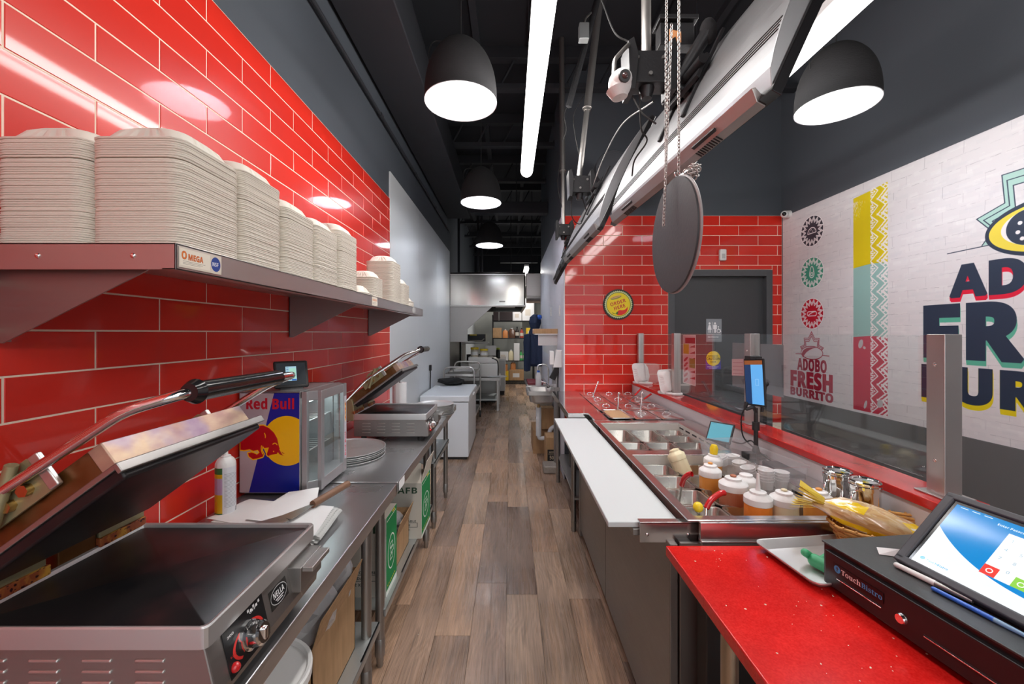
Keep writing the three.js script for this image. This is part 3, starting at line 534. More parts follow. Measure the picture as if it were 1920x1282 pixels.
// ---------------------------------------------------------------- wall shelf
{
  const t = thing('wall_shelf', 'long stainless wall shelf holding stacks of white takeout boxes', 'shelf', V(-0.92, 1.683, 2.07));
  const x0 = -1.134, x1 = -0.70, yT = 1.739, yB = 1.683, d0 = 0.855, d1 = 3.285;
  part(t, 'board', [box(x0, x1, yT - 0.004, yT, d0, d1, 0.001), box(x1 - 0.004, x1, yB, yT, d0, d1, 0.001), box(x0, x1, yB, yT, d0, d0 + 0.004, 0.001), box(x0, x1, yB, yT, d1 - 0.004, d1, 0.001), box(x1 - 0.03, x1, yB, yB + 0.004, d0, d1, 0.001)], mat.steel, 'brushed stainless shelf with rolled front edge');
  for (const d of [0.895, 2.094, 3.265]) part(t, 'bracket', [tri(prismD([[x0, 1.527], [x0 + 0.02, 1.527], [-0.80, yB + 0.002], [-0.76, yB + 0.03], [-0.76, yT - 0.005], [x0, yT - 0.005]], d, d + 0.004, 0.0005)), box(x0, x0 + 0.004, 1.53, yT - 0.006, d, d + 0.03, 0)], mat.steelDark, 'triangular steel bracket');
  for (const x of [-0.79, -0.99]) part(t, 'rivet', tri(new THREE.SphereGeometry(0.006, 12, 8).scale(1, 1, 0.5).translate(x, 1.712, -(d0))), mat.chrome);
  const sticker = canvasTex(512, 160, (g, W, H) => { g.fillStyle = '#d9cfc0'; g.fillRect(0, 0, W, H); g.fillStyle = '#e9e2d2'; g.fillRect(10, 12, 350, 130); g.fillStyle = '#e07a1c'; g.strokeStyle = '#b4490e'; g.lineWidth = 4; g.font = 'bold 84px sans-serif'; g.fillText('O', 22, 92); g.strokeText('O', 22, 92); g.font = 'bold 62px sans-serif'; g.fillText('MEGA', 96, 92); g.strokeText('MEGA', 96, 92); g.fillStyle = '#8a8378'; for (let k = 0; k < 3; k++) g.fillRect(40, 106 + k * 11, 260 - k * 30, 3); g.fillStyle = '#1d3f8f'; g.beginPath(); g.arc(436, 80, 62, 0, 7); g.fill(); g.fillStyle = '#e8ecf2'; g.font = 'bold 46px sans-serif'; g.fillText('NSF', 388, 97); });
  part(t, 'maker_sticker', plate(V(x1 + 0.0015, 1.69, 0.862), V(x1 + 0.0015, 1.69, 0.988), V(x1 + 0.0015, 1.734, 0.988), V(x1 + 0.0015, 1.734, 0.862), 0.001), M({ map: sticker, roughness: 0.5 }), 'orange lettered sticker with round blue badge');
  const st2 = canvasTex(128, 96, (g) => { g.fillStyle = '#e6ded0'; g.fillRect(0, 0, 128, 96); g.fillStyle = '#d0702a'; g.font = 'bold 30px sans-serif'; g.fillText('OMEGA', 8, 44); g.fillStyle = '#9a9286'; g.fillRect(14, 60, 90, 4); g.fillRect(14, 72, 70, 4); });
  part(t, 'price_sticker', plate(V(x1 + 0.0015, 1.69, 2.07), V(x1 + 0.0015, 1.69, 2.15), V(x1 + 0.0015, 1.735, 2.15), V(x1 + 0.0015, 1.735, 2.07), 0.001), M({ map: st2, roughness: 0.6 }), 'small orange and white sticker');
  part(t, 'price_sticker', plate(V(x1 + 0.0015, 1.695, 2.93), V(x1 + 0.0015, 1.695, 3.01), V(x1 + 0.0015, 1.735, 3.01), V(x1 + 0.0015, 1.735, 2.93), 0.001), M({ color: lin(0.5, 0.5, 0.5), roughness: 0.6 }), 'small grey sticker');
}

// ---------------------------------------------------------------- stacks of open takeout boxes (each box: two trays joined at a hinge)
function boxHalf(s, l, cx, top, thick) {
  const o = (k) => [s - k, l - k], rings = [[...o(0.03), 0, 0.03, cx], [...o(0.002), 0.0002, 0.03, cx], [...o(0), thick * 0.45, 0.03, cx], [...o(0.004), thick * 0.8, 0.029, cx], [...o(0.03), thick * 0.8, 0.025, cx]];
  if (!top) return loft(rings, { n: 3 });
  rings.pop();
  const dome = [[...o(0.022), thick, 0.028, cx], [...o(0.034), 0.014, 0.03, cx], [...o(0.05), 0.03, 0.035, cx], [...o(0.075), 0.04, 0.04, cx], [...o(0.105), 0.042, 0.035, cx]];
  return merge([loft(rings, { n: 3 }), loft([rings[3], ...dome], { n: 5, m: 23, capB: true, crease: 0.9, wave: (k, i) => k > 0 && k < 4 && i % 29 > 5 ? 1 - 0.065 * Math.max(0, Math.sin((i % 29) * Math.PI / 3)) : 1 })]);
}
const boxGeo = new Map();
function takeout(s, l, top, pair) {
  const key = [s, l, top, pair].join();
  if (!boxGeo.has(key)) { const g = [boxHalf(s, l, 0, top, 0.0058)]; if (pair) g.push(boxHalf(s, l, -s - 0.004, top, 0.0058), box(-s / 2 - 0.006, -s / 2 + 0.002, 0.001, 0.003, -l * 0.3, l * 0.3, 0)); boxGeo.set(key, merge(g)); }
  return boxGeo.get(key);
}
function boxStack(x, d, s, l, n, pitch, label, group, pair = true, y = 1.739) {
  const lean = rr_(-1, 1) * 0.00006;
  for (let k = 0; k < n; k++) {
    const last = k === n - 1, jump = k > n * 0.62 && rnd() > 0.97 ? 0.002 : 0;
    const m = shade(new THREE.Mesh(takeout(s, l, last, pair), mat.foam));
    y += k ? pitch + jump : 0;
    m.name = numbered('takeout_box'); m.position.set(x + lean * k + rr_(-1, 1) * 0.0009, y, -d + rr_(-1, 1) * 0.0011); m.rotation.y = rr_(-1, 1) * 0.006;
    m.userData = { label: last ? label.replace('in the', 'topmost in the') : label, category: 'takeout box', group };
    scene.add(m);
  }
}
const SX = -0.812;
boxStack(SX, 0.983, 0.204, 0.205, 47, 0.0050, 'white foam takeout box in the wide stack at the sticker end of the shelf', 'takeout boxes, first stack from the sticker end');
boxStack(SX - 0.002, 1.188, 0.2, 0.2, 51, 0.0049, 'white foam takeout box in the second stack from the orange shelf sticker', 'takeout boxes, second stack from the sticker end');
boxStack(SX, 1.398, 0.2, 0.205, 43, 0.0050, 'white foam takeout box in the third stack from the orange shelf sticker', 'takeout boxes, third stack from the sticker end');
boxStack(SX, 1.608, 0.2, 0.205, 43, 0.0050, 'white foam takeout box in the fourth stack from the orange shelf sticker', 'takeout boxes, fourth stack from the sticker end');
boxStack(SX, 1.82, 0.2, 0.205, 49, 0.0050, 'white foam takeout box in the fifth stack from the orange shelf sticker', 'takeout boxes, fifth stack from the sticker end');
boxStack(-0.775, 2.035, 0.15, 0.15, 2, 0.0052, 'white foam takeout box in the flat pair between the tall and small stacks', 'takeout boxes lying flat', false);
boxStack(-0.80, 2.25, 0.16, 0.17, 20, 0.0056, 'small white foam takeout box in the low stack near the shelf front', 'small takeout boxes, low stack', false);
boxStack(-1.0, 2.25, 0.15, 0.17, 26, 0.0056, 'small white foam takeout box in the low stack against the tiles', 'small takeout boxes, stack at the tiles', false);
boxStack(-0.795, 2.58, 0.17, 0.2, 45, 0.0056, 'small white foam takeout box in the tall small stack near the shelf end', 'small takeout boxes, tall stack', false);
boxStack(-0.795, 2.83, 0.16, 0.18, 26, 0.0056, 'small white foam takeout box in the middle stack near the shelf end', 'small takeout boxes, middle stack', false);
boxStack(-0.8, 3.06, 0.14, 0.14, 8, 0.0056, 'small white foam takeout box in the lowest stack at the shelf end', 'small takeout boxes, last stack', false);

// ---------------------------------------------------------------- contact grill press (built once, copied)
const badgeTex = canvasTex(256, 128, (g, W, H) => { g.fillStyle = '#2c2a28'; g.fillRect(0, 0, W, H); g.fillStyle = '#16181a'; g.beginPath(); g.ellipse(128, 64, 120, 56, 0, 0, 7); g.fill(); g.strokeStyle = '#c9c9c9'; g.lineWidth = 5; g.stroke(); g.fillStyle = '#eeeeee'; g.font = 'bold 54px sans-serif'; g.fillText('NELLA', 44, 72); g.fillRect(66, 82, 124, 7); g.fillRect(84, 96, 88, 6); });
const dialTex = canvasTex(256, 320, (g, W, H) => { g.fillStyle = '#17181a'; g.fillRect(0, 0, W, H); g.strokeStyle = '#d9332f'; g.lineWidth = 15; g.beginPath(); g.arc(132, 190, 92, 2.2, 6.9); g.stroke(); g.fillStyle = '#e9e9e9'; g.font = 'bold 24px sans-serif'; g.fillText('OFF', 160, 60); g.fillText('300', 20, 70); for (let k = 0; k < 5; k++) g.fillRect(150 + k * 18, 20 + (k % 2) * 12, 12, 20); g.fillStyle = '#c02a26'; g.font = 'bold 22px sans-serif'; g.fillText('60', 30, 300); g.fillText('120', 14, 200); });
function griddle(label) {
  const d0 = 0.70, d1 = 1.09, xb = -0.98, t = thing('griddle_press', label, 'griddle', V(-0.75, TY, (d0 + d1) / 2), 'contact griddle presses');
  for (const x of [-0.93, -0.57]) for (const d of [d0 + 0.05, d1 - 0.05]) part(t, 'foot', rod(V(x, TY, d), V(x, TY + 0.032, d), 0.018, 0.016, 14), mat.rubber);
  const body = part(t, 'body', prismD([[xb, TY + 0.03], [-0.512, TY + 0.03], [-0.51, TY + 0.05], [-0.53, 1.006], [xb, 1.006]], d0 + 0.008, d1 - 0.008, 0.003), mat.steelDark, 'stainless griddle body with vent slots');
  for (const [dd, s] of [[d0 + 0.008, 1], [d1 - 0.008, -1]]) for (let c = 0; c < 4; c++) for (let r = 0; r < 4; r++) { const x = -0.90 + c * 0.092, y = 0.925 + r * 0.019; part(body, 'vent_louvre', tri(new THREE.CapsuleGeometry(0.0032, 0.046, 3, 8).rotateZ(Math.PI / 2).translate(x, y, -(dd - s * 0.0005))), mat.steel); }
  // tray around the plate
  const cx = (xb - 0.522) / 2, w = 0.462, l = d1 - d0, cz = -(d0 + d1) / 2;
  part(t, 'drip_tray', loft([[w - 0.02, l - 0.02, 1.004, 0.01, cx, cz], [w, l, 1.006, 0.012, cx, cz], [w, l, 1.041, 0.012, cx, cz], [w - 0.004, l - 0.004, 1.044, 0.012, cx, cz], [w - 0.016, l - 0.016, 1.042, 0.01, cx, cz], [w - 0.03, l - 0.03, 1.026, 0.01, cx, cz]], { n: 3, capA: true, capB: true, crease: 0.5 }), mat.alu, 'dull aluminium tray edge');
  part(t, 'hot_plate', loft([[w - 0.026, l - 0.026, 1.022, 0.008, cx, cz], [w - 0.026, l - 0.026, 1.0345, 0.008, cx, cz], [w - 0.032, l - 0.032, 1.037, 0.008, cx, cz]], { n: 3, capB: true }), mat.grease, 'flat black greasy cooking plate');
  // controls on the slanted front
  const S = (d, y, o = 0) => V(-0.51 - (y - 0.92) * 0.2326 + o, y, d);
  const dialP = part(t, 'dial_plate', plate(S(0.745, 0.915, 0.0015), S(0.865, 0.915, 0.0015), S(0.865, 1.0, 0.0015), S(0.745, 1.0, 0.0015), 0.001), M({ map: dialTex, roughness: 0.4 }), 'black dial plate with red heat scale');
  const kn = lathe([[0, 0.034], [0.018, 0.034], [0.022, 0.03], [0.0225, 0.012], [0.027, 0.008], [0.028, 0], [0, 0]], 28); kn.rotateZ(-Math.PI / 2 + 0.22); kn.translate(-0.517, 0.953, -0.805);
  const knob = part(t, 'knob', kn, mat.chrome, 'chrome temperature knob');
  part(knob, 'grip', box(-0.517, -0.478, 0.947, 0.972, 0.799, 0.811, 0.004), mat.chrome);
  part(t, 'pilot_light', tri(new THREE.SphereGeometry(0.009, 12, 8).translate(-0.509, 0.93, -0.757)), mat.redPlastic, 'red pilot light');
  part(t, 'badge', plate(S(0.885, 0.945, 0.0015), S(0.95, 0.945, 0.0015), S(0.95, 0.985, 0.0015), S(0.885, 0.985, 0.0015), 0.001), M({ map: badgeTex, roughness: 0.35 }), 'oval black maker badge');
  const dr = part(t, 'grease_drawer', box(-0.53, -0.494, 0.935, 0.994, 0.965, 1.07, 0.002), mat.steelDark, 'steel grease drawer');
  part(dr, 'drawer_pull', box(-0.494, -0.468, 0.982, 0.994, 0.97, 1.06, 0.002), mat.steel);
  // hinge posts
  part(t, 'hinge_post', prismD([[xb - 0.045, 1.0], [xb + 0.004, 1.0], [xb + 0.004, 1.09], [xb - 0.008, 1.135], [xb - 0.045, 1.135]], d0, 0.86, 0.003), mat.olive, 'tarnished brass coloured hinge post');
  part(t, 'hinge_post', prismD([[xb - 0.045, 1.0], [xb + 0.004, 1.0], [xb + 0.004, 1.09], [xb - 0.008, 1.135], [xb - 0.045, 1.135]], 0.972, d1, 0.003), mat.olive);
  for (const [a, b] of [[d0, 0.864], [0.968, d1]]) part(t, 'hinge_foot', box(xb - 0.012, xb + 0.01, 1.04, 1.062, a, b, 0.003), mat.burnt, 'burnt yellow hinge foot');
  part(t, 'spring_cover', box(xb - 0.05, xb, 0.99, 1.13, 0.886, 0.968, 0.004), mat.rust, 'rust brown spring cover');
  // raised lid: built closed along u from the hinge line, then tilted
  const H = V(-0.975, 1.105, 0), ang = 0.63, tilt = (g) => g.translate(-H.x, -H.y, 0).rotateZ(ang).translate(H.x, H.y, 0), U = (a, b, n0, n1, e0, e1, r) => tilt(box(H.x + a, H.x + b, H.y + n0, H.y + n1, e0, e1, r));
  const lid = part(t, 'lid_plate', U(0.0, 0.368, -0.028, -0.004, d0 + 0.004, d1 - 0.004, 0.006), mat.grease, 'black ribbed upper plate');
  part(lid, 'lid_rim', [U(-0.005, 0.372, -0.006, 0.004, d0, d1, 0.002), U(0.367, 0.377, -0.016, 0.002, d0 - 0.004, d1 + 0.012, 0.002)], mat.steelDark, 'grey steel rim of the lid');
  part(t, 'lid_housing', [U(0.0, 0.335, 0.004, 0.052, d0 + 0.012, d1 - 0.012, 0.003)], mat.rust, 'rust stained lid housing');
  part(t, 'lid_end', U(0.328, 0.36, 0.005, 0.052, d0 + 0.012, d1 - 0.012, 0.003), mat.heat, 'heat tinted tan end of the lid');
  for (const e of [d0, d1 - 0.006]) {
    const b = part(t, 'hinge_bracket', tilt(prismD([[H.x + 0.11, H.y + 0.03], [H.x + 0.27, H.y + 0.03], [H.x + 0.27, H.y + 0.085], [H.x + 0.25, H.y + 0.1], [H.x + 0.18, H.y + 0.1], [H.x + 0.11, H.y + 0.065]], e, e + 0.006, 0.001)), mat.olive, 'brassy hinge bracket with bolts');
    for (const [u, n] of [[0.185, 0.05], [0.225, 0.055], [0.15, 0.068]]) part(b, 'bolt', tilt(tri(new THREE.CylinderGeometry(0.011, 0.011, 0.012, 6).rotateX(Math.PI / 2).translate(H.x + u, H.y + n, -(e === d0 ? e - 0.005 : e + 0.011)))), mat.brass);
    part(b, 'flange', tilt(box(H.x + 0.256, H.x + 0.276, H.y + 0.03, H.y + 0.098, e === d0 ? e - 0.004 : e, e === d0 ? e + 0.006 : e + 0.012, 0.003)), mat.steel);
  }
  const A = (d) => [V(-1.02, 1.13, d), V(-0.90, 1.255, d), V(-0.65, 1.418, d)];
  part(t, 'handle', bent([...A(d0 - 0.012), V(-0.565, 1.445, d0 + 0.01), V(-0.585, 1.437, d1 + 0.02), V(-0.655, 1.41, d1 + 0.02), ...A(d1 + 0.012).reverse().slice(1)], 0.0095, 0.028, 12), mat.chrome, 'polished bent handle bar');
  part(t, 'grip', [rod(V(-0.5655, 1.4448, d0 + 0.03), V(-0.5815, 1.4385, d1 - 0.07), 0.0185, 0.0185, 18), rod(V(-0.565, 1.445, d0 + 0.018), V(-0.5655, 1.4448, d0 + 0.034), 0.016, 0.023, 18)], mat.blackGloss, 'black plastic grip');
  part(t, 'linkage', tilt(rod(new THREE.Vector3(H.x + 0.14, H.y + 0.025, -(d0 - 0.012)), new THREE.Vector3(H.x + 0.24, H.y + 0.1, -(d0 - 0.012)), 0.009, 0.009, 10)), mat.olive);
  return t;
}
const g1 = griddle('big open griddle press with rust stained lid next to the aerosol can');
const g2 = copy(g1, 'open griddle press between the drinks fridge and the paper towel roll');
g2.position.z -= 1.85;

// ---------------------------------------------------------------- drinks fridge
{
  const d0 = 1.70, d1 = 2.03, xb = -1.128, xf = -0.873, y0 = TY + 0.012, y1 = 1.305, t = thing('drinks_fridge', 'small blue and silver counter fridge with red bull print', 'fridge', V(-0.97, TY, 1.86));
  for (const x of [-1.08, -0.92]) for (const d of [d0 + 0.04, d1 - 0.04]) part(t, 'foot', rod(V(x, TY, d), V(x, y0 + 0.004, d), 0.012, 0.012, 12), mat.rubber);
  const silver = M({ color: lin(0.42, 0.42, 0.43), metalness: 0.6, roughness: 0.35 });
  part(t, 'case', [box(xb, xf, y0, y0 + 0.03, d0, d1, 0.003), box(xb, xf, y1 - 0.03, y1, d0, d1, 0.003), box(xb, xf, y0, y1, d0, d0 + 0.018, 0.002), box(xb, xf, y0, y1, d1 - 0.018, d1, 0.002), box(xb, xb + 0.02, y0, y1, d0, d1, 0.002)], silver, 'silver fridge case');
  const side = canvasTex(620, 1000, (g, W, H) => {
    g.fillStyle = '#b3a6ac'; g.fillRect(0, 0, W, H);
    g.fillStyle = '#0c1f8f'; g.beginPath(); g.moveTo(W * 0.577, 0); g.lineTo(W, 0); g.lineTo(W, H); g.lineTo(W * 0.155, H); g.fill();
    g.fillStyle = '#f3b60c'; g.beginPath(); g.arc(W * 0.79, H * 0.48, W * 0.405, 0, 7); g.fill();
    const sx = (x) => (x - 160) / 485 * W, sy = (y) => (y - 400) / 755 * H;
    const bull = [[165, 722], [195, 695], [262, 668], [318, 648], [352, 645], [398, 664], [440, 702], [466, 745], [478, 800], [492, 838], [527, 862], [505, 858], [516, 876], [486, 866], [470, 848], [462, 862], [420, 868], [392, 878], [380, 866], [388, 842], [398, 812], [362, 818], [346, 800], [340, 834], [356, 862], [346, 884], [300, 896], [268, 902], [236, 880], [228, 856], [262, 850], [300, 868], [322, 852], [308, 832], [270, 838], [240, 826], [196, 834], [165, 830]];
    const path = () => { g.beginPath(); bull.forEach(([x, y], i) => g[i ? 'lineTo' : 'moveTo'](sx(x), sy(y))); g.closePath(); };
    g.lineJoin = 'round'; path(); g.strokeStyle = '#f3b60c'; g.lineWidth = 22; g.stroke(); path(); g.fillStyle = '#b00a18'; g.fill();
    g.strokeStyle = '#f3b60c'; g.lineWidth = 9; g.lineCap = 'round';
    for (const [a, b, c] of [[[362, 705], [372, 722], [368, 738]], [[430, 788], [448, 770], [464, 792]], [[338, 800], [330, 822], [346, 862]], [[486, 826], [500, 852], [512, 868]], [[250, 846], [290, 858], [300, 846]]]) { g.beginPath(); g.moveTo(sx(a[0]), sy(a[1])); g.quadraticCurveTo(sx(b[0]), sy(b[1]), sx(c[0]), sy(c[1])); g.stroke(); }
    g.fillStyle = '#f3b60c'; g.beginPath(); g.arc(sx(436), sy(843), 7, 0, 7); g.fill();
    g.fillStyle = g.strokeStyle = '#c01a30'; g.font = `bold ${0.142 * H}px sans-serif`; g.save(); g.translate(sx(205), sy(520)); g.scale((sx(610) - sx(205)) / g.measureText('Red Bull').width, 1); g.fillText('Red Bull', 0, 0); g.lineWidth = 5; g.strokeText('Red Bull', 0, 0); g.restore();
  });
  part(t, 'side_print', plate(V(xb + 0.003, y0 + 0.004, d0 - 0.001), V(xf - 0.004, y0 + 0.004, d0 - 0.001), V(xf - 0.004, y1 - 0.006, d0 - 0.001), V(xb + 0.003, y1 - 0.006, d0 - 0.001), 0.001), M({ map: side, roughness: 0.3 }), 'blue, silver and yellow print with charging red bull');
  // bevelled glass door
  const p = [[xf + 0.004, d0 + 0.002], [-0.85, d0 + 0.004], [-0.803, d0 + 0.045], [-0.803, d1 - 0.045], [-0.85, d1 - 0.004], [xf + 0.004, d1 - 0.002]];
  const rail = (ya, yb) => { const s = extrude(p.map(([x, d]) => [x, d]), yb - ya, 0.002); s.rotateX(-Math.PI / 2); s.translate(0, ya, 0); return tri(s); };   // outline x, d -> world x, -z
  const dr = part(t, 'door', [rail(y0, y0 + 0.045), rail(y1 - 0.04, y1), box(-0.868, -0.846, y0, y1, d0 + 0.001, d0 + 0.022, 0.002), box(-0.818, -0.80, y0, y1, d0 + 0.034, d0 + 0.062, 0.002), box(-0.818, -0.80, y0, y1, d1 - 0.066, d1 - 0.03, 0.002), box(-0.868, -0.846, y0, y1, d1 - 0.022, d1 - 0.001, 0.002)], silver, 'silver bevelled door frame');
  part(dr, 'pane', plate(V(-0.806, y0 + 0.04, d0 + 0.06), V(-0.806, y0 + 0.04, d1 - 0.06), V(-0.806, y1 - 0.035, d1 - 0.06), V(-0.806, y1 - 0.035, d0 + 0.06), 0.003), mat.glass);
  part(dr, 'pane', plate(V(-0.848, y0 + 0.04, d0 + 0.012), V(-0.812, y0 + 0.04, d0 + 0.042), V(-0.812, y1 - 0.035, d0 + 0.042), V(-0.848, y1 - 0.035, d0 + 0.012), 0.003), mat.glass);
  const strip = canvasTex(64, 512, (g) => { g.fillStyle = '#c9c4cc'; g.fillRect(0, 0, 64, 512); for (let k = 0; k < 16; k++) { g.fillStyle = ['#f3b60c', '#e06a12', '#d81f2a', '#f6d85a'][k % 4]; g.beginPath(); g.ellipse(20 + (k * 37) % 26, 60 + k * 9, 8, 16, 0.3, 0, 7); g.fill(); } g.save(); g.translate(50, 490); g.rotate(-Math.PI / 2); g.fillStyle = '#d81f3a'; g.font = 'bold 50px sans-serif'; g.fillText('Red Bull', 0, 0); g.restore(); });
  part(dr, 'logo_strip', plate(V(-0.799, y0 + 0.06, d1 - 0.06), V(-0.799, y0 + 0.06, d1 - 0.036), V(-0.799, y1 - 0.06, d1 - 0.036), V(-0.799, y1 - 0.06, d1 - 0.06), 0.001), M({ map: strip, roughness: 0.4 }), 'printed red and yellow strip');
  for (let k = 0; k < 2; k++) part(t, 'wire_shelf', [...Array.from({ length: 9 }, (_, i) => rod(V(-1.1, y0 + 0.15 + k * 0.13, d0 + 0.025 + i * 0.034), V(-0.885, y0 + 0.15 + k * 0.13, d0 + 0.025 + i * 0.034), 0.002, 0.002, 6)), rod(V(-0.885, y0 + 0.15 + k * 0.13, d0 + 0.02), V(-0.885, y0 + 0.15 + k * 0.13, d1 - 0.02), 0.003, 0.003, 6)], mat.alu);
  part(t, 'interior_lamp', box(-0.9, -0.885, y1 - 0.06, y1 - 0.035, d0 + 0.03, d1 - 0.03, 0.002), M({ color: 0xffffff, emissive: lin(0.9, 1, 1), emissiveIntensity: 2.5 }), 'white strip lamp inside the fridge');
  const l = new THREE.RectAreaLight(0xeaffff, 16, d1 - d0 - 0.08, 0.02); l.position.set(-0.893, y1 - 0.063, -(d0 + d1) / 2); l.rotation.set(-Math.PI / 2, 0, Math.PI / 2); scene.add(l);
}
// tablet on the fridge
{
  const t = thing('order_tablet', 'small black tablet on a stand on top of the drinks fridge', 'tablet', V(-0.965, 1.305, 1.80)); t.rotation.y = 0.62;
  const scr = canvasTex(256, 256, (g) => { g.fillStyle = '#2b2f33'; g.fillRect(0, 0, 256, 256); g.fillStyle = '#a9cfe0'; g.fillRect(78, 40, 96, 170); g.fillStyle = '#a8dcc8'; g.fillRect(112, 60, 58, 130); g.fillStyle = '#2b62b8'; g.fillRect(130, 190, 42, 18); g.fillStyle = '#4a6a88'; for (let k = 0; k < 5; k++) g.fillRect(84, 52 + k * 20, 20, 5); });
  const tl = (g) => g.rotateX(-0.42).translate(0, 0.062, 0);
  local(t, 'case', tl(tri(new RoundedBoxGeometry(0.135, 0.125, 0.016, 3, 0.008))), mat.black, 'black tablet case');
  local(t, 'screen', tl(quad(new THREE.Vector3(-0.056, -0.05, 0.0085), new THREE.Vector3(0.056, -0.05, 0.0085), new THREE.Vector3(0.056, 0.05, 0.0085), new THREE.Vector3(-0.056, 0.05, 0.0085))), M({ map: scr, emissiveMap: scr, emissive: lin(1, 1, 1), emissiveIntensity: 0.6, color: lin(0.25, 0.25, 0.25), roughness: 0.2 }), 'lit screen with pale blue panel');
  local(t, 'stand', tri(extrude([[-0.03, 0], [0.05, 0], [0.02, 0.05], [0.004, 0.07]], 0.09, 0.002).rotateY(Math.PI / 2).translate(-0.045, 0, -0.0)), mat.black);
  solo('usb_charger', 'small black charging plug box on the fridge top by the tiles', 'charger', [box(-1.115, -1.06, 1.305, 1.35, 2.0, 2.025, 0.004)], M({ color: lin(0.1, 0.09, 0.09), roughness: 0.5 }));
}
// aerosol can
{
  const t = thing('aerosol_can', 'white aerosol can with green and yellow label beside the drinks fridge', 'spray can', V(-1.045, TY, 1.50));
  const lab = canvasTex(512, 512, (g) => { g.fillStyle = '#dfe1e6'; g.fillRect(0, 0, 512, 512); g.fillStyle = '#2c6a38'; g.fillRect(90, 0, 110, 60); g.fillRect(90, 440, 110, 72); g.fillStyle = '#d8b21c'; g.fillRect(90, 60, 110, 40); g.fillRect(90, 260, 110, 180); g.fillStyle = '#b9a2c4'; g.fillRect(90, 100, 110, 160); g.fillStyle = '#7f858e'; for (let k = 0; k < 26; k++) g.fillRect(215, 60 + k * 13, 90 + (k * 53) % 60, 3); g.fillStyle = '#22262a'; for (let k = 0; k < 18; k++) g.fillRect(310, 400 + k * 4, 52, k % 3 ? 2 : 1); });
  local(t, 'can', lathe([[0.033, 0.003], [0.033, 0.192]], 40), M({ map: lab, roughness: 0.35 }), 'printed can body');
  local(t, 'base_rim', lathe([[0, 0.001], [0.031, 0], [0.033, 0.003]], 32), mat.steel);
  local(t, 'shoulder', lathe([[0.033, 0.192], [0.032, 0.205], [0.026, 0.218], [0.017, 0.226], [0.0165, 0.23], [0.013, 0.232], [0, 0.232]], 32), mat.whitePlastic);
  local(t, 'nozzle', lathe([[0.0075, 0.23], [0.0075, 0.243], [0.006, 0.25], [0, 0.25]], 16), mat.whitePlastic);
  t.rotation.y = -2.15;
}
// round pans
function panStack(n, x, d, r, label, group) {
  for (let k = 0; k < n; k++) {
    const g = lathe([[0, 0], [r - 0.012, 0], [r - 0.004, 0.006], [r, 0.0095], [r + 0.001, 0.0115], [r - 0.002, 0.012], [r - 0.008, 0.006], [r - 0.014, 0.002], [0, 0.002]], 56);
    g.translate(x + rr_(-1, 1) * 0.004, TY + k * 0.0098, -d + rr_(-1, 1) * 0.004);
    solo('pizza_pan', label, 'pan', g, mat.alu, group);
  }
}
panStack(5, -0.895, 2.245, 0.2, 'round aluminium pan in the stack behind the drinks fridge', 'pans behind the fridge');
panStack(9, -0.63, 3.42, 0.16, 'round aluminium pan in the tall stack beside the chest freezer', 'pans beside the freezer');
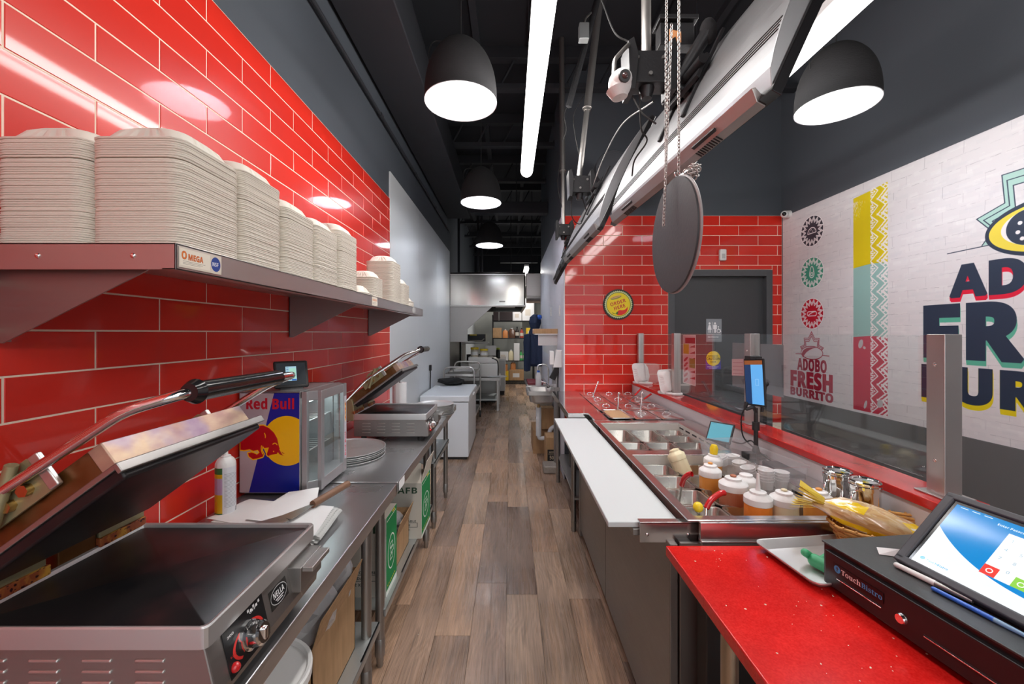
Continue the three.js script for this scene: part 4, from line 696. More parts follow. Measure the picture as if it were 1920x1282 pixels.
// papers and spatula
{
  const z = (a, b) => fbm(a, b, 3, 3, 2) - 0.5;
  const sheet = (c, lift, seedv) => { const n = 14, g = new THREE.PlaneGeometry(1, 1, n, n), p = g.attributes.position; for (let i = 0; i < p.count; i++) { const u = p.getX(i) + 0.5, v = p.getY(i) + 0.5, q = c[0].clone().lerp(c[1], u).lerp(c[3].clone().lerp(c[2], u), v); q.y += lift + 0.012 * Math.max(0, z(u * 0.4 + seedv, v * 0.4)) + 0.006 * u * v; p.setXYZ(i, q.x, q.y, q.z); } g.computeVertexNormals(); return plain(g); };
  const c = [V(-1.07, TY, 1.44), V(-0.63, TY, 1.30), V(-0.655, TY, 1.52), V(-1.02, TY, 1.60)], c2 = [V(-0.92, TY, 1.42), V(-0.66, TY, 1.36), V(-0.79, TY, 1.69), V(-0.9, TY, 1.66)];
  solo('white_paper', 'white paper sheet lying slanted on top of the folded newspapers', 'paper', [sheet(c2, 0.032, 0.2), sheet(c2, 0.0312, 0.2)], mat.paper);
  solo('white_paper', 'wide white paper sheet spread between the griddle and the aerosol can', 'paper', [sheet(c, 0.026, 0.5), sheet(c, 0.0252, 0.5)], mat.paper);
  const np = canvasTex(256, 256, (g) => { g.fillStyle = '#c9cbc8'; g.fillRect(0, 0, 256, 256); g.fillStyle = '#8f9590'; for (let k = 0; k < 60; k++) g.fillRect((k % 4) * 64 + 5, Math.floor(k / 4) * 16 + 4, 52, 5); });
  for (let k = 0; k < 6; k++) { const o = rr_(-1, 1) * 0.012; const q = [V(-1.04, TY, 1.42 + o), V(-0.62 + o, TY, 1.30 + k * 0.004), V(-0.63 + o, TY, 1.51), V(-1.0, TY, 1.58)]; const g = [sheet(q, 0.002 + k * 0.004, 0.1), sheet(q, 0.0045 + k * 0.004, 0.1)]; solo('newspaper', 'folded grey newspaper in the pile under the white paper', 'newspaper', g, M({ map: np, roughness: 0.9, side: THREE.DoubleSide }), 'folded newspapers beside the griddle'); }
  const t = thing('spatula', 'metal spatula with brown wooden handle lying on the white paper', 'spatula', V(-0.72, TY, 1.55));
  const a = V(-0.675, TY + 0.052, 1.70), b = V(-0.725, TY + 0.05, 1.50), e = V(-0.77, TY + 0.046, 1.40), f = V(-0.84, TY + 0.045, 1.32);
  part(t, 'handle', tri(rod(a, b, 0.014, 0.014, 8)), mat.wood, 'brown wooden handle');
  const blade = (p, q, w0, w1) => { const s = q.clone().sub(p).normalize().cross(new THREE.Vector3(0, 1, 0)).normalize(); return plate(p.clone().addScaledVector(s, -w0), p.clone().addScaledVector(s, w0), q.clone().addScaledVector(s, w1), q.clone().addScaledVector(s, -w1), 0.0015); };
  part(t, 'blade', [blade(b, e, 0.008, 0.03), blade(e, f, 0.03, 0.042)], mat.steelDark, 'dull steel blade');
}
// paper towel roll, plastic bag, stand
{
  const t = thing('paper_towel_roll', 'upright white paper towel roll behind the far griddle', 'paper roll', V(-0.9, TY, 3.33));
  local(t, 'roll', lathe([[0.02, 0], [0.055, 0], [0.056, 0.004], [0.056, 0.271], [0.055, 0.275], [0.02, 0.275]], 36), mat.paper);
  local(t, 'holder', [lathe([[0, -0.0], [0.075, 0.0], [0.075, 0.006], [0, 0.008]], 28), rod(new THREE.Vector3(0, 0, 0), new THREE.Vector3(0, 0.36, 0), 0.006, 0.006, 10)], mat.steelDark, 'thin steel holder rod');
  const pts = []; for (let k = 0; k < 26; k++) pts.push(new THREE.Vector3(-0.76 + rr_(-1, 1) * 0.08, TY + 0.0 + rnd() * 0.085, -3.33 + rr_(-1, 1) * 0.08));
  solo('plastic_bag', 'crumpled clear plastic bag between the paper roll and the pans', 'bag', crumple(-0.765, TY, 3.3, 0.085, 0.06, 0.07, 5), mat.film);
}
function crumple(x, y, d, rx, ry, rz, sd) {
  const g = new THREE.IcosahedronGeometry(1, 4), p = g.attributes.position, v = new THREE.Vector3();
  for (let i = 0; i < p.count; i++) { v.fromBufferAttribute(p, i); const k = 0.62 + 0.75 * fbm(v.x * 0.5 + v.z * 0.37 + 3 + sd, v.y * 0.5 + v.z * 0.41 + 3, 5, 5, 3); p.setXYZ(i, x + v.x * rx * k, Math.max(y, y + ry * (1 + v.y * k) * 0.9), -d + v.z * rz * k); }
  g.computeVertexNormals();
  return tri(plain(g));
}
// under the tables: cartons, bucket, bags
const greenTex = canvasTex(256, 512, (g) => { g.fillStyle = '#12894a'; g.fillRect(0, 0, 256, 512); g.fillStyle = '#e8efe8'; g.fillRect(0, 480, 256, 32); g.strokeStyle = '#e8efe8'; g.lineWidth = 9; g.beginPath(); g.ellipse(128, 270, 84, 112, 0, 0, 7); g.stroke(); g.lineWidth = 7; for (const q of [[90, 230, 60], [110, 270, 60], [96, 310, 50]]) { g.strokeRect(q[0], q[1] - 20, q[2], 30); } g.fillStyle = '#e8efe8'; for (let k = 0; k < 9; k++) g.fillRect(18 + k * 25, 26, 17, 9); g.fillStyle = '#e2c52c'; g.fillRect(150, 6, 60, 14); for (let k = 0; k < 7; k++) g.fillRect(30 + k * 28, 452, 16, 10); });
const printTex = canvasTex(512, 512, (g) => { g.fillStyle = '#c3beb4'; g.fillRect(0, 0, 512, 512); g.fillStyle = '#2d4a36'; g.font = 'bold 78px sans-serif'; g.fillText('01AFB', 256, 96); g.strokeStyle = '#4a4d48'; g.lineWidth = 4; g.strokeRect(30, 366, 452, 40); g.fillStyle = '#3b3e3a'; g.font = 'bold 26px sans-serif'; g.fillText('100% BIODEGRADABLE', 150, 398); g.fillText('COMPOSTABLE', 290, 360); g.fillText('2 X 250', 340, 440); });
function greenCarton(x0, x1, d0, d1, y0, y1, label, flaps) {
  const t = thing('white_carton', label, 'carton', V((x0 + x1) / 2, y0, (d0 + d1) / 2), 'white cartons with green sides');
  part(t, 'body', box(x0, x1, y0, y1, d0, d1, 0.004), mat.cardLight, 'off white cardboard');
  part(t, 'printed_side', plate(V(x1 + 0.001, y0, d0 + 0.002), V(x1 + 0.001, y0, d1 - 0.002), V(x1 + 0.001, y1, d1 - 0.002), V(x1 + 0.001, y1, d0 + 0.002), 0.001), M({ map: greenTex, roughness: 0.8 }), 'green printed side with white round mark');
  part(t, 'printed_front', plate(V(x0, y0, d0 - 0.001), V(x1, y0, d0 - 0.001), V(x1, y1, d0 - 0.001), V(x0, y1, d0 - 0.001), 0.001), M({ map: printTex, roughness: 0.85 }), 'off white front with dark lettering');
  if (flaps) { part(t, 'flap', plate(V(x1, y1, d0), V(x1, y1, d1), V(x1 + 0.03, y1 + 0.13, d1 - 0.02), V(x1 + 0.03, y1 + 0.13, d0 + 0.02), 0.003), mat.cardLight); part(t, 'flap', plate(V(x0, y1, d0), V(x1, y1, d0), V(x1 - 0.02, y1 + 0.1, d0 + 0.08), V(x0 + 0.02, y1 + 0.1, d0 + 0.08), 0.003), mat.cardLight); }
}
greenCarton(-1.06, -0.60, 1.975, 2.16, 0.27, 0.65, 'white carton with green side under the edge between the first two tables');
greenCarton(-1.0, -0.55, 2.54, 2.81, 0.27, 0.615, 'white carton with green side and raised flaps under the fridge table', true);
function openCarton(name, label, x0, x1, d0, d1, y0, y1, m, flapOut) {
  const t = thing(name, label, 'carton', V((x0 + x1) / 2, y0, (d0 + d1) / 2)), k = 0.004;
  part(t, 'walls', [box(x0, x1, y0, y1, d0, d0 + k, 0), box(x0, x1, y0, y1, d1 - k, d1, 0), box(x0, x0 + k, y0, y1, d0, d1, 0), box(x1 - k, x1, y0, y1, d0, d1, 0), box(x0, x1, y0, y0 + k, d0, d1, 0)], m);
  part(t, 'flap', plate(V(x1, y1, d0), V(x1, y1, d1), V(x1 + 0.03, y1 + flapOut, d1), V(x1 + 0.03, y1 + flapOut, d0), 0.003), m);
  part(t, 'flap', plate(V(x0, y1, d1), V(x1, y1, d1), V(x1, y1 + 0.05, d1 + 0.03), V(x0, y1 + 0.05, d1 + 0.03), 0.003), m);
  return t;
}
openCarton('brown_carton', 'open brown carton with clear bag under the table between the green sided cartons', -0.98, -0.62, 2.2, 2.5, 0.27, 0.42, mat.card, 0.1);
solo('plastic_bag', 'clear plastic bag bulging from the brown carton between the green sided cartons', 'bag', crumple(-0.76, 0.36, 2.35, 0.14, 0.1, 0.12, 2), mat.film);
openCarton('brown_carton', 'large open brown carton with plastic liner under the griddle table', -1.02, -0.63, 1.30, 1.66, 0.27, 0.53, mat.card, 0.10);
solo('plastic_bag', 'clear plastic liner spilling from the large brown carton under the griddle table', 'bag', [crumple(-0.79, 0.42, 1.46, 0.17, 0.13, 0.17, 8), crumple(-0.67, 0.5, 1.6, 0.05, 0.1, 0.06, 11)], mat.film);
{
  const t = thing('plastic_bucket', 'white plastic bucket with lid under the griddle table', 'bucket', V(-0.68, 0.27, 1.07));
  local(t, 'pail', lathe([[0, 0], [0.115, 0], [0.12, 0.01], [0.137, 0.34], [0.142, 0.345], [0.142, 0.36]], 40), mat.whitePlastic);
  local(t, 'lid', lathe([[0.146, 0.352], [0.147, 0.375], [0.143, 0.38], [0.136, 0.378], [0.131, 0.366], [0, 0.366]], 40), mat.whitePlastic, 'white snap lid with raised rim');
}

// ---------------------------------------------------------------- right side: prep counter
const DK = 0.935, BD = 0.902, LX0 = 1.285, LX1 = 1.43;     // steel deck, cutting board, ledge
{
  const t = thing('prep_table', 'stainless refrigerated prep counter with two dark doors and open ingredient wells', 'counter', V(0.93, 0, 2.2));
  const d0 = 1.34, d1 = 3.12;
  part(t, 'cabinet', [box(0.56, 1.27, 0.1, 0.72, d0 + 0.01, d1, 0.003), box(0.56, 0.6, 0.72, 0.86, d0 + 0.01, d1, 0.003)], mat.cabinetBody);
  part(t, 'plinth', box(0.60, 1.25, 0.0, 0.1, d0 + 0.06, d1 - 0.04, 0.002), mat.black);
  for (const [a, b] of [[1.352, 2.258], [2.266, 3.06]]) { const dr = part(t, 'door', box(0.53, 0.558, 0.075, 0.85, a, b, 0.004), mat.cabinet, 'dark brownish grey steel door'); part(dr, 'gasket', box(0.556, 0.562, 0.09, 0.84, a + 0.01, b - 0.01, 0.001), mat.rubber); }
  part(t, 'corner_post', box(0.528, 0.56, 0.02, 0.86, 3.07, 3.12, 0.003), mat.steelDark);
  part(t, 'end_panel', [box(0.56, 1.27, 0.1, 0.86, d0, d0 + 0.012, 0.002)], mat.cabinet);
  // steel deck with two wells
  const E = [[1.376, 2.06], [2.14, 2.79]], ox0 = 0.62, ox1 = 1.155;
  part(t, 'deck', [box(0.585, ox0, DK - 0.006, DK, d0, 2.87, 0.003), box(ox1, LX0, DK - 0.006, DK, d0, 2.87, 0.003), box(ox0 - 0.004, ox1 + 0.004, DK - 0.006, DK, d0, E[0][0], 0.003), box(ox0 - 0.004, ox1 + 0.004, DK - 0.006, DK, E[0][1], E[1][0], 0.003), box(ox0 - 0.004, ox1 + 0.004, DK - 0.006, DK, E[1][1], 2.87, 0.003)], mat.deck, 'polished stainless deck around the wells');
  for (const [a, b] of E) part(t, 'well', [box(ox0 - 0.003, ox0, 0.72, DK - 0.005, a, b, 0), box(ox1, ox1 + 0.003, 0.72, DK - 0.005, a, b, 0), box(ox0, ox1, 0.72, DK - 0.005, a - 0.003, a, 0), box(ox0, ox1, 0.72, DK - 0.005, b, b + 0.003, 0), box(ox0, ox1, 0.717, 0.72, a, b, 0)], M({ color: lin(0.66, 0.64, 0.60), metalness: 0.3, roughness: 0.5, roughnessMap: brushTex }), 'steel well lining');
  for (let k = 0; k < 14; k++) part(t, 'vent_slot', box(ox1 - 0.002, ox1 + 0.001, DK - 0.034, DK - 0.024, 1.42 + k * 0.095 + (k > 6 ? 0.06 : 0), 1.48 + k * 0.095 + (k > 6 ? 0.06 : 0), 0.001), mat.black);
  part(t, 'front_rail', [box(0.62, LX0, 0.875, DK - 0.002, 1.327, 1.342, 0.003), box(0.62, LX0, 0.862, 0.876, 1.318, 1.345, 0.003)], mat.deck, 'polished steel end rail');
  const bk = part(t, 'board_bracket', [box(0.437, 0.635, 0.845, 0.912, 1.372, 1.378, 0.001), box(0.437, 0.635, 0.908, 0.914, 1.372, 1.40, 0.001)], mat.deck, 'riveted steel end plate of the board shelf');
  for (const x of [0.462, 0.6]) part(bk, 'rivet', tri(new THREE.SphereGeometry(0.006, 10, 8).scale(1, 1, 0.5).translate(x, 0.872, -1.372)), mat.chrome);
  part(t, 'board_shelf', box(0.42, 0.585, 0.86, 0.882, 1.39, 3.1, 0.002), mat.steelDark);
}
solo('cutting_board', 'long white cutting board along the prep counter front', 'cutting board', box(0.337, 0.583, 0.882, BD, 1.40, 3.1, 0.004), mat.cutting);
// ingredient pans
const panCache = new Map();
function gnPan(w, l, h) {
  const k = [w, l, h].join(); if (panCache.has(k)) return panCache.get(k);
  const r = 0.022, g = loft([[w, l, -0.004, r + 0.006], [w + 0.001, l + 0.001, -0.001, r + 0.006], [w - 0.002, l - 0.002, 0.0012, r + 0.005], [w - 0.018, l - 0.018, 0.001, r], [w - 0.022, l - 0.022, -0.003, r], [w - 0.034, l - 0.034, -h + 0.012, r + 0.004], [w - 0.056, l - 0.056, -h, r]], { n: 5, capB: true, crease: 0.9 });
  panCache.set(k, g); return g;
}
const colN = ['cutting board side', 'middle', 'low wall side'];
const PY = 0.887, colX = [0.709, 0.887, 1.065];
function pan(x, d, w, l, label, group, food) {
  const t = thing('food_pan', label, 'pan', V(x, PY, d), group);
  local(t, 'pan', gnPan(w, l, 0.13), mat.pan, 'empty stainless pan');
  if (food) local(t, 'food', loft([[w - 0.05, l - 0.05, -0.1, 0.03], [w - 0.08, l - 0.08, -0.094, 0.03]], { n: 5, capB: true }), food, 'shallow rest of food');
}
[0, 1, 2].forEach((c) => {
  if (c < 2) pan(colX[c], 2.63, 0.176, 0.31, c ? 'long steel pan with orange traces in the far open well' : 'long steel pan with green tint in the far open well', 'pans in the far open well', M({ color: c ? lin(0.5, 0.14, 0.05) : lin(0.36, 0.38, 0.12), roughness: 0.4 }));
  else for (const d of [2.705, 2.545]) pan(colX[2], d, 0.176, 0.158, `small empty far well pan by the low wall, ${d > 2.6 ? 'first' : 'second'} from the lidded pans`, 'small pans in the far open well');
  for (const [i, d] of [2.39, 2.228].entries()) pan(colX[c], d, 0.176, 0.158, `small empty far well pan, ${colN[c]} column, ${i ? 'touching' : 'second from'} the well divider`, 'small pans of the far open well, near rows');
  for (let k = 0; k < 4; k++) pan(colX[c], 1.975 - k * 0.165, 0.176, 0.161, `small pan of the sauce bottle well, ${colN[c]} column, ${['first', 'second', 'third', 'fourth'][k]} from the well divider`, 'small pans in the near open well', k === 3 && c === 0 ? M({ color: lin(0.3, 0.24, 0.1), roughness: 0.6 }) : null);
});

// ---------------------------------------------------------------- far counter with lidded wells
{
  const t = thing('steam_counter', 'stainless counter with rows of lidded pans against the red tiled wall', 'counter', V(0.87, 0, 3.7));
  const d0 = 2.875, d1 = 4.31;
  part(t, 'top', [box(0.445, 0.705, DK - 0.012, DK, 3.13, d1, 0.003), box(0.60, 0.705, DK - 0.012, DK, d0, 3.13, 0.003), box(0.70, LX0, DK - 0.03, DK - 0.008, d0, d1, 0.002), box(0.445, 0.455, DK - 0.05, DK - 0.004, 3.13, d1, 0.003), box(0.445, 0.705, DK - 0.05, DK - 0.004, 3.122, 3.134, 0.003)], mat.counterTop, 'mirror like stainless top');
  part(t, 'well_box', box(0.68, 1.27, 0.62, DK - 0.03, 3.14, d1 - 0.02, 0.004), mat.steelDark);
  part(t, 'undershelf', box(0.50, 1.26, 0.26, 0.275, 3.15, d1 - 0.01, 0.003), mat.steelDark);
  for (const d of [3.2, 4.24]) for (const x of [0.5, 1.22]) { const l = part(t, 'leg', rod(V(x, 0.0, d), V(x, DK - 0.02, d), 0.02, 0.02, 14), mat.steelDark); part(l, 'bullet_foot', rod(V(x, 0, d), V(x, 0.08, d), 0.014, 0.023, 14), mat.steelDark); }
}
function lidGeo(w, l) {
  return [loft([[w, l, 0, 0.012], [w, l, 0.003, 0.012], [w - 0.012, l - 0.012, 0.0045, 0.012], [w - 0.02, l - 0.02, 0.002, 0.012], [w - 0.034, l - 0.034, 0.006, 0.02], [w - 0.06, l - 0.06, 0.0075, 0.02]], { n: 4, capB: true, crease: 0.5 }), tri(new THREE.TorusGeometry(0.018, 0.003, 6, 16, Math.PI).scale(1.6, 0.9, 1).translate(0, 0.008, 0))];
}
for (let c = 0; c < 3; c++) for (let k = 0; k < 4; k++) {
  const x = 0.80 + c * 0.187, d = 3.055 + k * 0.335;
  if (c === 0 && k === 0) {
    const t = thing('food_pan', 'steel pan holding tan cooked filling at the corner of the lidded rows', 'pan', V(x, DK + 0.012, d));
    local(t, 'pan', gnPan(0.18, 0.325, 0.018), mat.pan); local(t, 'food', loft([[0.14, 0.285, -0.006, 0.03], [0.12, 0.26, 0.0, 0.03]], { n: 5, capB: true }), M({ color: lin(0.42, 0.25, 0.13), roughness: 0.7, bumpMap: fineTex, bumpScale: 0.004 }), 'tan filling');
    continue;
  }
  const t = thing('pan_lid', `stainless lid with loop handle, ${colN[c]} column, ${['fourth', 'third', 'second', 'first'][k]} from the tiled wall`, 'lid', V(x, DK, d), 'lids on the far counter');
  local(t, 'cover', lidGeo(0.18, 0.326)[0], mat.lid, 'shiny stamped steel lid'); local(t, 'loop_handle', lidGeo(0.18, 0.326)[1], mat.chrome);
  if (k % 2 === 0) local(t, 'spoon_notch', box(0.05, 0.075, 0.0035, 0.0065, 0.15, 0.164, 0), mat.black);
}
// ladles and tongs standing in the lids
for (const [x, d, lean, label] of [[0.80, 3.93, 0.05, 'steel ladle handle sticking up near the tiled wall corner'], [0.845, 3.2, 0.012, 'steel ladle handle standing beside the open filling pan'], [1.03, 3.22, 0.02, 'steel ladle handle standing in the middle lid row']]) {
  const t = thing('ladle', label, 'ladle', V(x, DK, d));
  part(t, 'handle', [tube([V(x, DK + 0.004, d), V(x + lean * 0.4, DK + 0.06, d), V(x + lean, DK + 0.13, d + 0.02), V(x + lean + 0.006, DK + 0.145, d + 0.03), V(x + lean + 0.014, DK + 0.135, d + 0.034)], 0.0055, 24, 8)], mat.chrome);
  part(t, 'bowl', tri(new THREE.SphereGeometry(0.024, 16, 10, 0, 7, 0, 1.6).scale(1, 0.4, 1).translate(x, DK + 0.004, -d)), mat.chrome);
}
for (const [a, b, label] of [[V(1.06, DK + 0.012, 3.62), V(1.20, DK + 0.10, 3.74), 'red handled tongs slanting over the lidded pans'], [V(1.09, DK + 0.012, 3.48), V(1.245, DK + 0.075, 3.60), 'red handled serving spoon slanting over the lidded pans']]) {
  const t = thing('serving_tongs', label, 'tongs', a), m = a.clone().lerp(b, 0.45);
  part(t, 'metal_end', rod(a, m, 0.004, 0.006, 8), mat.chrome);
  part(t, 'handle', rod(m, b, 0.007, 0.009, 10), mat.redPlastic, 'red plastic handle');
}

// ---------------------------------------------------------------- half wall, red ledge, glass guard
{
  const t = thing('counter_half_wall', 'low white wall with red ledge carrying the glass guard', 'half wall', V(1.36, 0, 2.78));
  const d0 = 1.243, d1 = 4.31;
  part(t, 'wall', box(LX0 + 0.005, 1.40, 0, 1.012, d0, d1, 0.002), M({ color: lin(0.62, 0.60, 0.60), roughness: 0.6, bumpMap: wallTex, bumpScale: 0.0008 }), 'white painted low wall');
  part(t, 'ledge', box(LX0 - 0.005, LX1, 1.010, 1.04, d0 - 0.03, d1, 0.003), mat.ledgeRed, 'glossy red ledge');
  part(t, 'customer_cladding', box(1.40, 1.408, 0, 1.01, d0, d1, 0.001), mat.charcoal);
}
{
  const t = thing('glass_guard', 'clear glass guard on square steel posts along the red ledge', 'glass guard', V(1.365, 1.04, 2.8));
  const ps = [1.283, 2.3, 3.35, 4.27];
  ps.forEach((d) => { const p = part(t, 'post', box(1.337, 1.393, 1.04, 1.546, d - 0.028, d + 0.028, 0.003), mat.steel, 'square stainless post'); part(p, 'base_plate', box(1.318, 1.412, 1.04, 1.046, d - 0.05, d + 0.05, 0.002), mat.steel); for (const y of [1.15, 1.45]) part(p, 'screw', tri(new THREE.SphereGeometry(0.006, 8, 6).scale(0.5, 1, 1).translate(1.336, y, -d)), mat.chrome); });
  for (let k = 0; k < 3; k++) part(t, 'pane', box(1.361, 1.369, 1.075, 1.543, ps[k] + 0.03, ps[k + 1] - 0.03, 0.001), mat.glass, 'clear glass pane');
}
// things taped to the glass
{
  const gx = 1.3745;
  const poster = canvasTex(160, 320, (g) => { g.fillStyle = '#e9c9cf'; g.fillRect(0, 0, 160, 320); g.fillStyle = '#b3123a'; g.fillRect(30, 18, 125, 36); g.fillStyle = '#d8b414'; g.fillRect(0, 58, 78, 66); g.fillStyle = '#a8142e'; for (let k = 0; k < 6; k++) { g.beginPath(); g.moveTo(84, 80 + k * 40); g.lineTo(156, 62 + k * 40); g.lineTo(156, 80 + k * 40); g.fill(); } g.fillStyle = '#7f8a1c'; g.fillRect(84, 150, 70, 60); g.fillStyle = '#c02038'; for (let k = 0; k < 5; k++) { g.beginPath(); g.ellipse(38, 160 + k * 34, 30, 9, -0.5, 0, 7); g.fill(); } g.strokeStyle = '#f4eef0'; g.lineWidth = 6; g.strokeRect(3, 3, 154, 314); });
  solo('menu_poster', 'narrow red and yellow poster taped to the glass guard', 'poster', plate(V(gx, 1.155, 3.24), V(gx, 1.155, 3.02), V(gx, 1.535, 3.02), V(gx, 1.535, 3.24), 0.001), M({ map: poster, roughness: 0.5, side: THREE.DoubleSide }));
  const sheetM = M({ color: lin(0.30, 0.32, 0.34), roughness: 0.35, side: THREE.DoubleSide });
  solo('grey_sheet', 'grey sheet taped to the glass guard under the pink note', 'sheet', plate(V(gx, 1.225, 2.52), V(gx, 1.225, 2.335), V(gx, 1.49, 2.335), V(gx, 1.49, 2.52), 0.001), sheetM);
  solo('grey_sheet', 'grey sheet taped to the glass guard behind the phone stand', 'sheet', plate(V(gx, 1.225, 2.24), V(gx, 1.225, 2.05), V(gx, 1.49, 2.05), V(gx, 1.49, 2.24), 0.001), sheetM);
  const note = canvasTex(128, 128, (g) => { g.fillStyle = '#e8cfd2'; g.fillRect(0, 0, 128, 128); g.strokeStyle = '#c07a86'; g.lineWidth = 3; for (let k = 0; k < 4; k++) { g.beginPath(); for (let x = 10; x < 118; x += 8) g[x > 10 ? 'lineTo' : 'moveTo'](x, 22 + k * 28 + (x % 16 ? 6 : -4)); g.stroke(); } });
  solo('pink_note', 'pink handwritten note on the grey sheet', 'note', plate(V(1.3605, 1.29, 2.50), V(1.3605, 1.30, 2.37), V(1.3605, 1.40, 2.37), V(1.3605, 1.39, 2.50), 0.0006), M({ map: note, roughness: 0.8 }));
}
// signs on the restroom door and the tiles
{
  const z = DB + 0.0535;
  const rest = canvasTex(256, 360, (g) => {
    g.fillStyle = '#8d949a'; g.fillRect(0, 0, 256, 360); g.fillStyle = '#f2f4f6'; g.strokeStyle = '#f2f4f6';
    const man = (x, dress) => { g.beginPath(); g.arc(x, 70, 17, 0, 7); g.fill(); if (dress) { g.beginPath(); g.moveTo(x - 14, 92); g.lineTo(x + 14, 92); g.lineTo(x + 34, 170); g.lineTo(x - 34, 170); g.fill(); g.fillRect(x - 16, 168, 12, 50); g.fillRect(x + 4, 168, 12, 50); } else { g.fillRect(x - 30, 92, 60, 12); g.fillRect(x - 30, 92, 12, 70); g.fillRect(x + 18, 92, 12, 70); g.fillRect(x - 18, 92, 36, 70); g.fillRect(x - 16, 160, 14, 58); g.fillRect(x + 2, 160, 14, 58); } };
    man(56, true); g.fillRect(100, 48, 5, 172); man(146, false);
    g.lineWidth = 9; g.beginPath(); g.arc(206, 190, 27, 0, 7); g.stroke(); g.beginPath(); g.arc(202, 122, 10, 0, 7); g.fill(); g.beginPath(); g.moveTo(203, 134); g.lineTo(206, 168); g.lineTo(232, 168); g.lineTo(244, 206); g.stroke();
    g.fillRect(14, 246, 228, 5); g.font = 'bold 34px sans-serif'; g.fillText('RESTROOM', 24, 296); for (let k = 0; k < 12; k++) { g.beginPath(); g.arc(40 + k * 16, 326, 3, 0, 7); g.fill(); }
  });
  solo('restroom_sign', 'grey restroom sign with white figures on the dark door', 'sign', plate(V(2.105, 1.455, z), V(2.27, 1.455, z), V(2.27, 1.70, z), V(2.105, 1.70, z), 0.003), M({ map: rest, roughness: 0.4 }));
  const caut = canvasTex(256, 300, (g) => { g.fillStyle = '#4a3fa8'; g.fillRect(0, 120, 256, 180); g.fillStyle = '#3c3f44'; g.fillRect(0, 0, 256, 122); g.fillStyle = '#f0d21c'; g.beginPath(); g.arc(128, 122, 121, 0, 7); g.fill(); g.fillStyle = '#1d1d1a'; g.font = 'bold 30px sans-serif'; g.fillText('AUTOMATIC', 36, 92); g.font = 'bold 54px sans-serif'; g.fillText('CAUTION', 8, 146); g.font = 'bold 34px sans-serif'; g.fillText('DOOR', 78, 190); g.fillStyle = '#ece8f4'; g.font = 'bold 22px sans-serif'; g.fillText('ACTIVATE SWITCH', 26, 266); g.fillText('TO OPERATE', 58, 290); });
  solo('caution_sticker', 'round yellow caution sticker with purple foot on the dark door', 'sticker', plate(V(2.10, 1.16, z), V(2.262, 1.16, z), V(2.262, 1.355, z), V(2.10, 1.355, z), 0.0008), M({ map: caut, roughness: 0.5 }));
  const order = canvasTex(512, 512, (g) => {
    const C = 256; g.fillStyle = '#efe21a'; g.fillRect(0, 0, 512, 512); g.fillStyle = '#20221a'; g.beginPath(); g.arc(C, C, 256, 0, 7); g.fill();
    g.fillStyle = '#cfe0a0'; g.beginPath(); for (let k = 0; k < 88; k++) { const a = k / 88 * Math.PI * 2, q = k % 2 ? 238 : 222; g[k ? 'lineTo' : 'moveTo'](C + q * Math.cos(a), C + q * Math.sin(a)); } g.fill();
    g.fillStyle = '#2c4a1a'; g.beginPath(); g.arc(C, C, 208, 0, 7); g.fill(); g.fillStyle = '#f4de12'; g.beginPath(); g.arc(C, C, 200, 0, 7); g.fill();
    g.save(); g.translate(C, C); g.rotate(-0.3); g.fillStyle = '#c8281c'; g.font = 'bold 84px sans-serif'; g.textAlign = 'center'; g.fillText('ORDER', 0, -4); g.fillText('HERE', 4, 76); g.restore();
    g.save(); g.translate(210, 130); g.rotate(-0.28); g.fillStyle = '#8a8a3a'; g.beginPath(); g.ellipse(0, 8, 96, 26, 0, 0, 7); g.fill(); g.fillStyle = '#d8b070'; g.beginPath(); g.ellipse(0, 0, 88, 18, 0, 0, 7); g.fill(); g.fillStyle = '#c86a5a'; g.fillRect(-50, -8, 100, 6); g.restore();
    g.fillStyle = '#e02418'; g.beginPath(); g.moveTo(230, 400); g.quadraticCurveTo(250, 340, 300, 352); g.quadraticCurveTo(380, 360, 410, 290); g.quadraticCurveTo(424, 380, 350, 420); g.quadraticCurveTo(280, 452, 232, 430); g.fill();
    g.strokeStyle = '#3a6a22'; g.lineWidth = 9; g.beginPath(); g.moveTo(236, 412); g.quadraticCurveTo(180, 424, 150, 392); g.stroke(); g.fillStyle = '#3a6a22'; g.beginPath(); g.ellipse(234, 402, 16, 26, 0.4, 0, 7); g.fill();
  });
  const t = thing('order_here_sign', 'round yellow order here sign with red chili on the tiles', 'sign', V(1.146, 1.70, DB)), R = 0.161;
  const edge = rod(V(1.146, 1.85, DB - 0.002), V(1.146, 1.85, DB - 0.014), R, R, 64);
  part(t, 'backing', edge, mat.black, 'black round board');
  const face = new THREE.CircleGeometry(R - 0.002, 64); face.translate(1.146, 1.85, -(DB - 0.0148)); part(t, 'face', plain(face), M({ map: order, roughness: 0.4 }), 'yellow printed face');
  const cam2 = thing('security_camera', 'small white security camera in the corner above the tiles', 'camera', V(2.85, 2.75, 4.2));
  part(cam2, 'base', rod(V(2.879, 2.77, 4.2), V(2.83, 2.77, 4.2), 0.04, 0.036, 20), mat.whitePlastic); part(cam2, 'ball', tri(new THREE.SphereGeometry(0.036, 18, 12).translate(2.815, 2.765, -4.18)), mat.whitePlastic); part(cam2, 'lens', tri(new THREE.SphereGeometry(0.02, 14, 10).translate(2.797, 2.762, -4.16)), mat.blackGloss);
  const det = thing('wall_detector', 'small white sensor box on the tiles above the restroom door', 'sensor', V(2.24, 2.31, DB)); part(det, 'box', box(2.205, 2.275, 2.31, 2.43, DB - 0.045, DB - 0.002, 0.012), mat.whitePlastic); part(det, 'label_print', plate(V(2.222, 2.33, DB - 0.0455), V(2.258, 2.33, DB - 0.0455), V(2.258, 2.38, DB - 0.0455), V(2.222, 2.38, DB - 0.0455), 0.0006), M({ color: lin(0.5, 0.5, 0.5), roughness: 0.5 }));
}
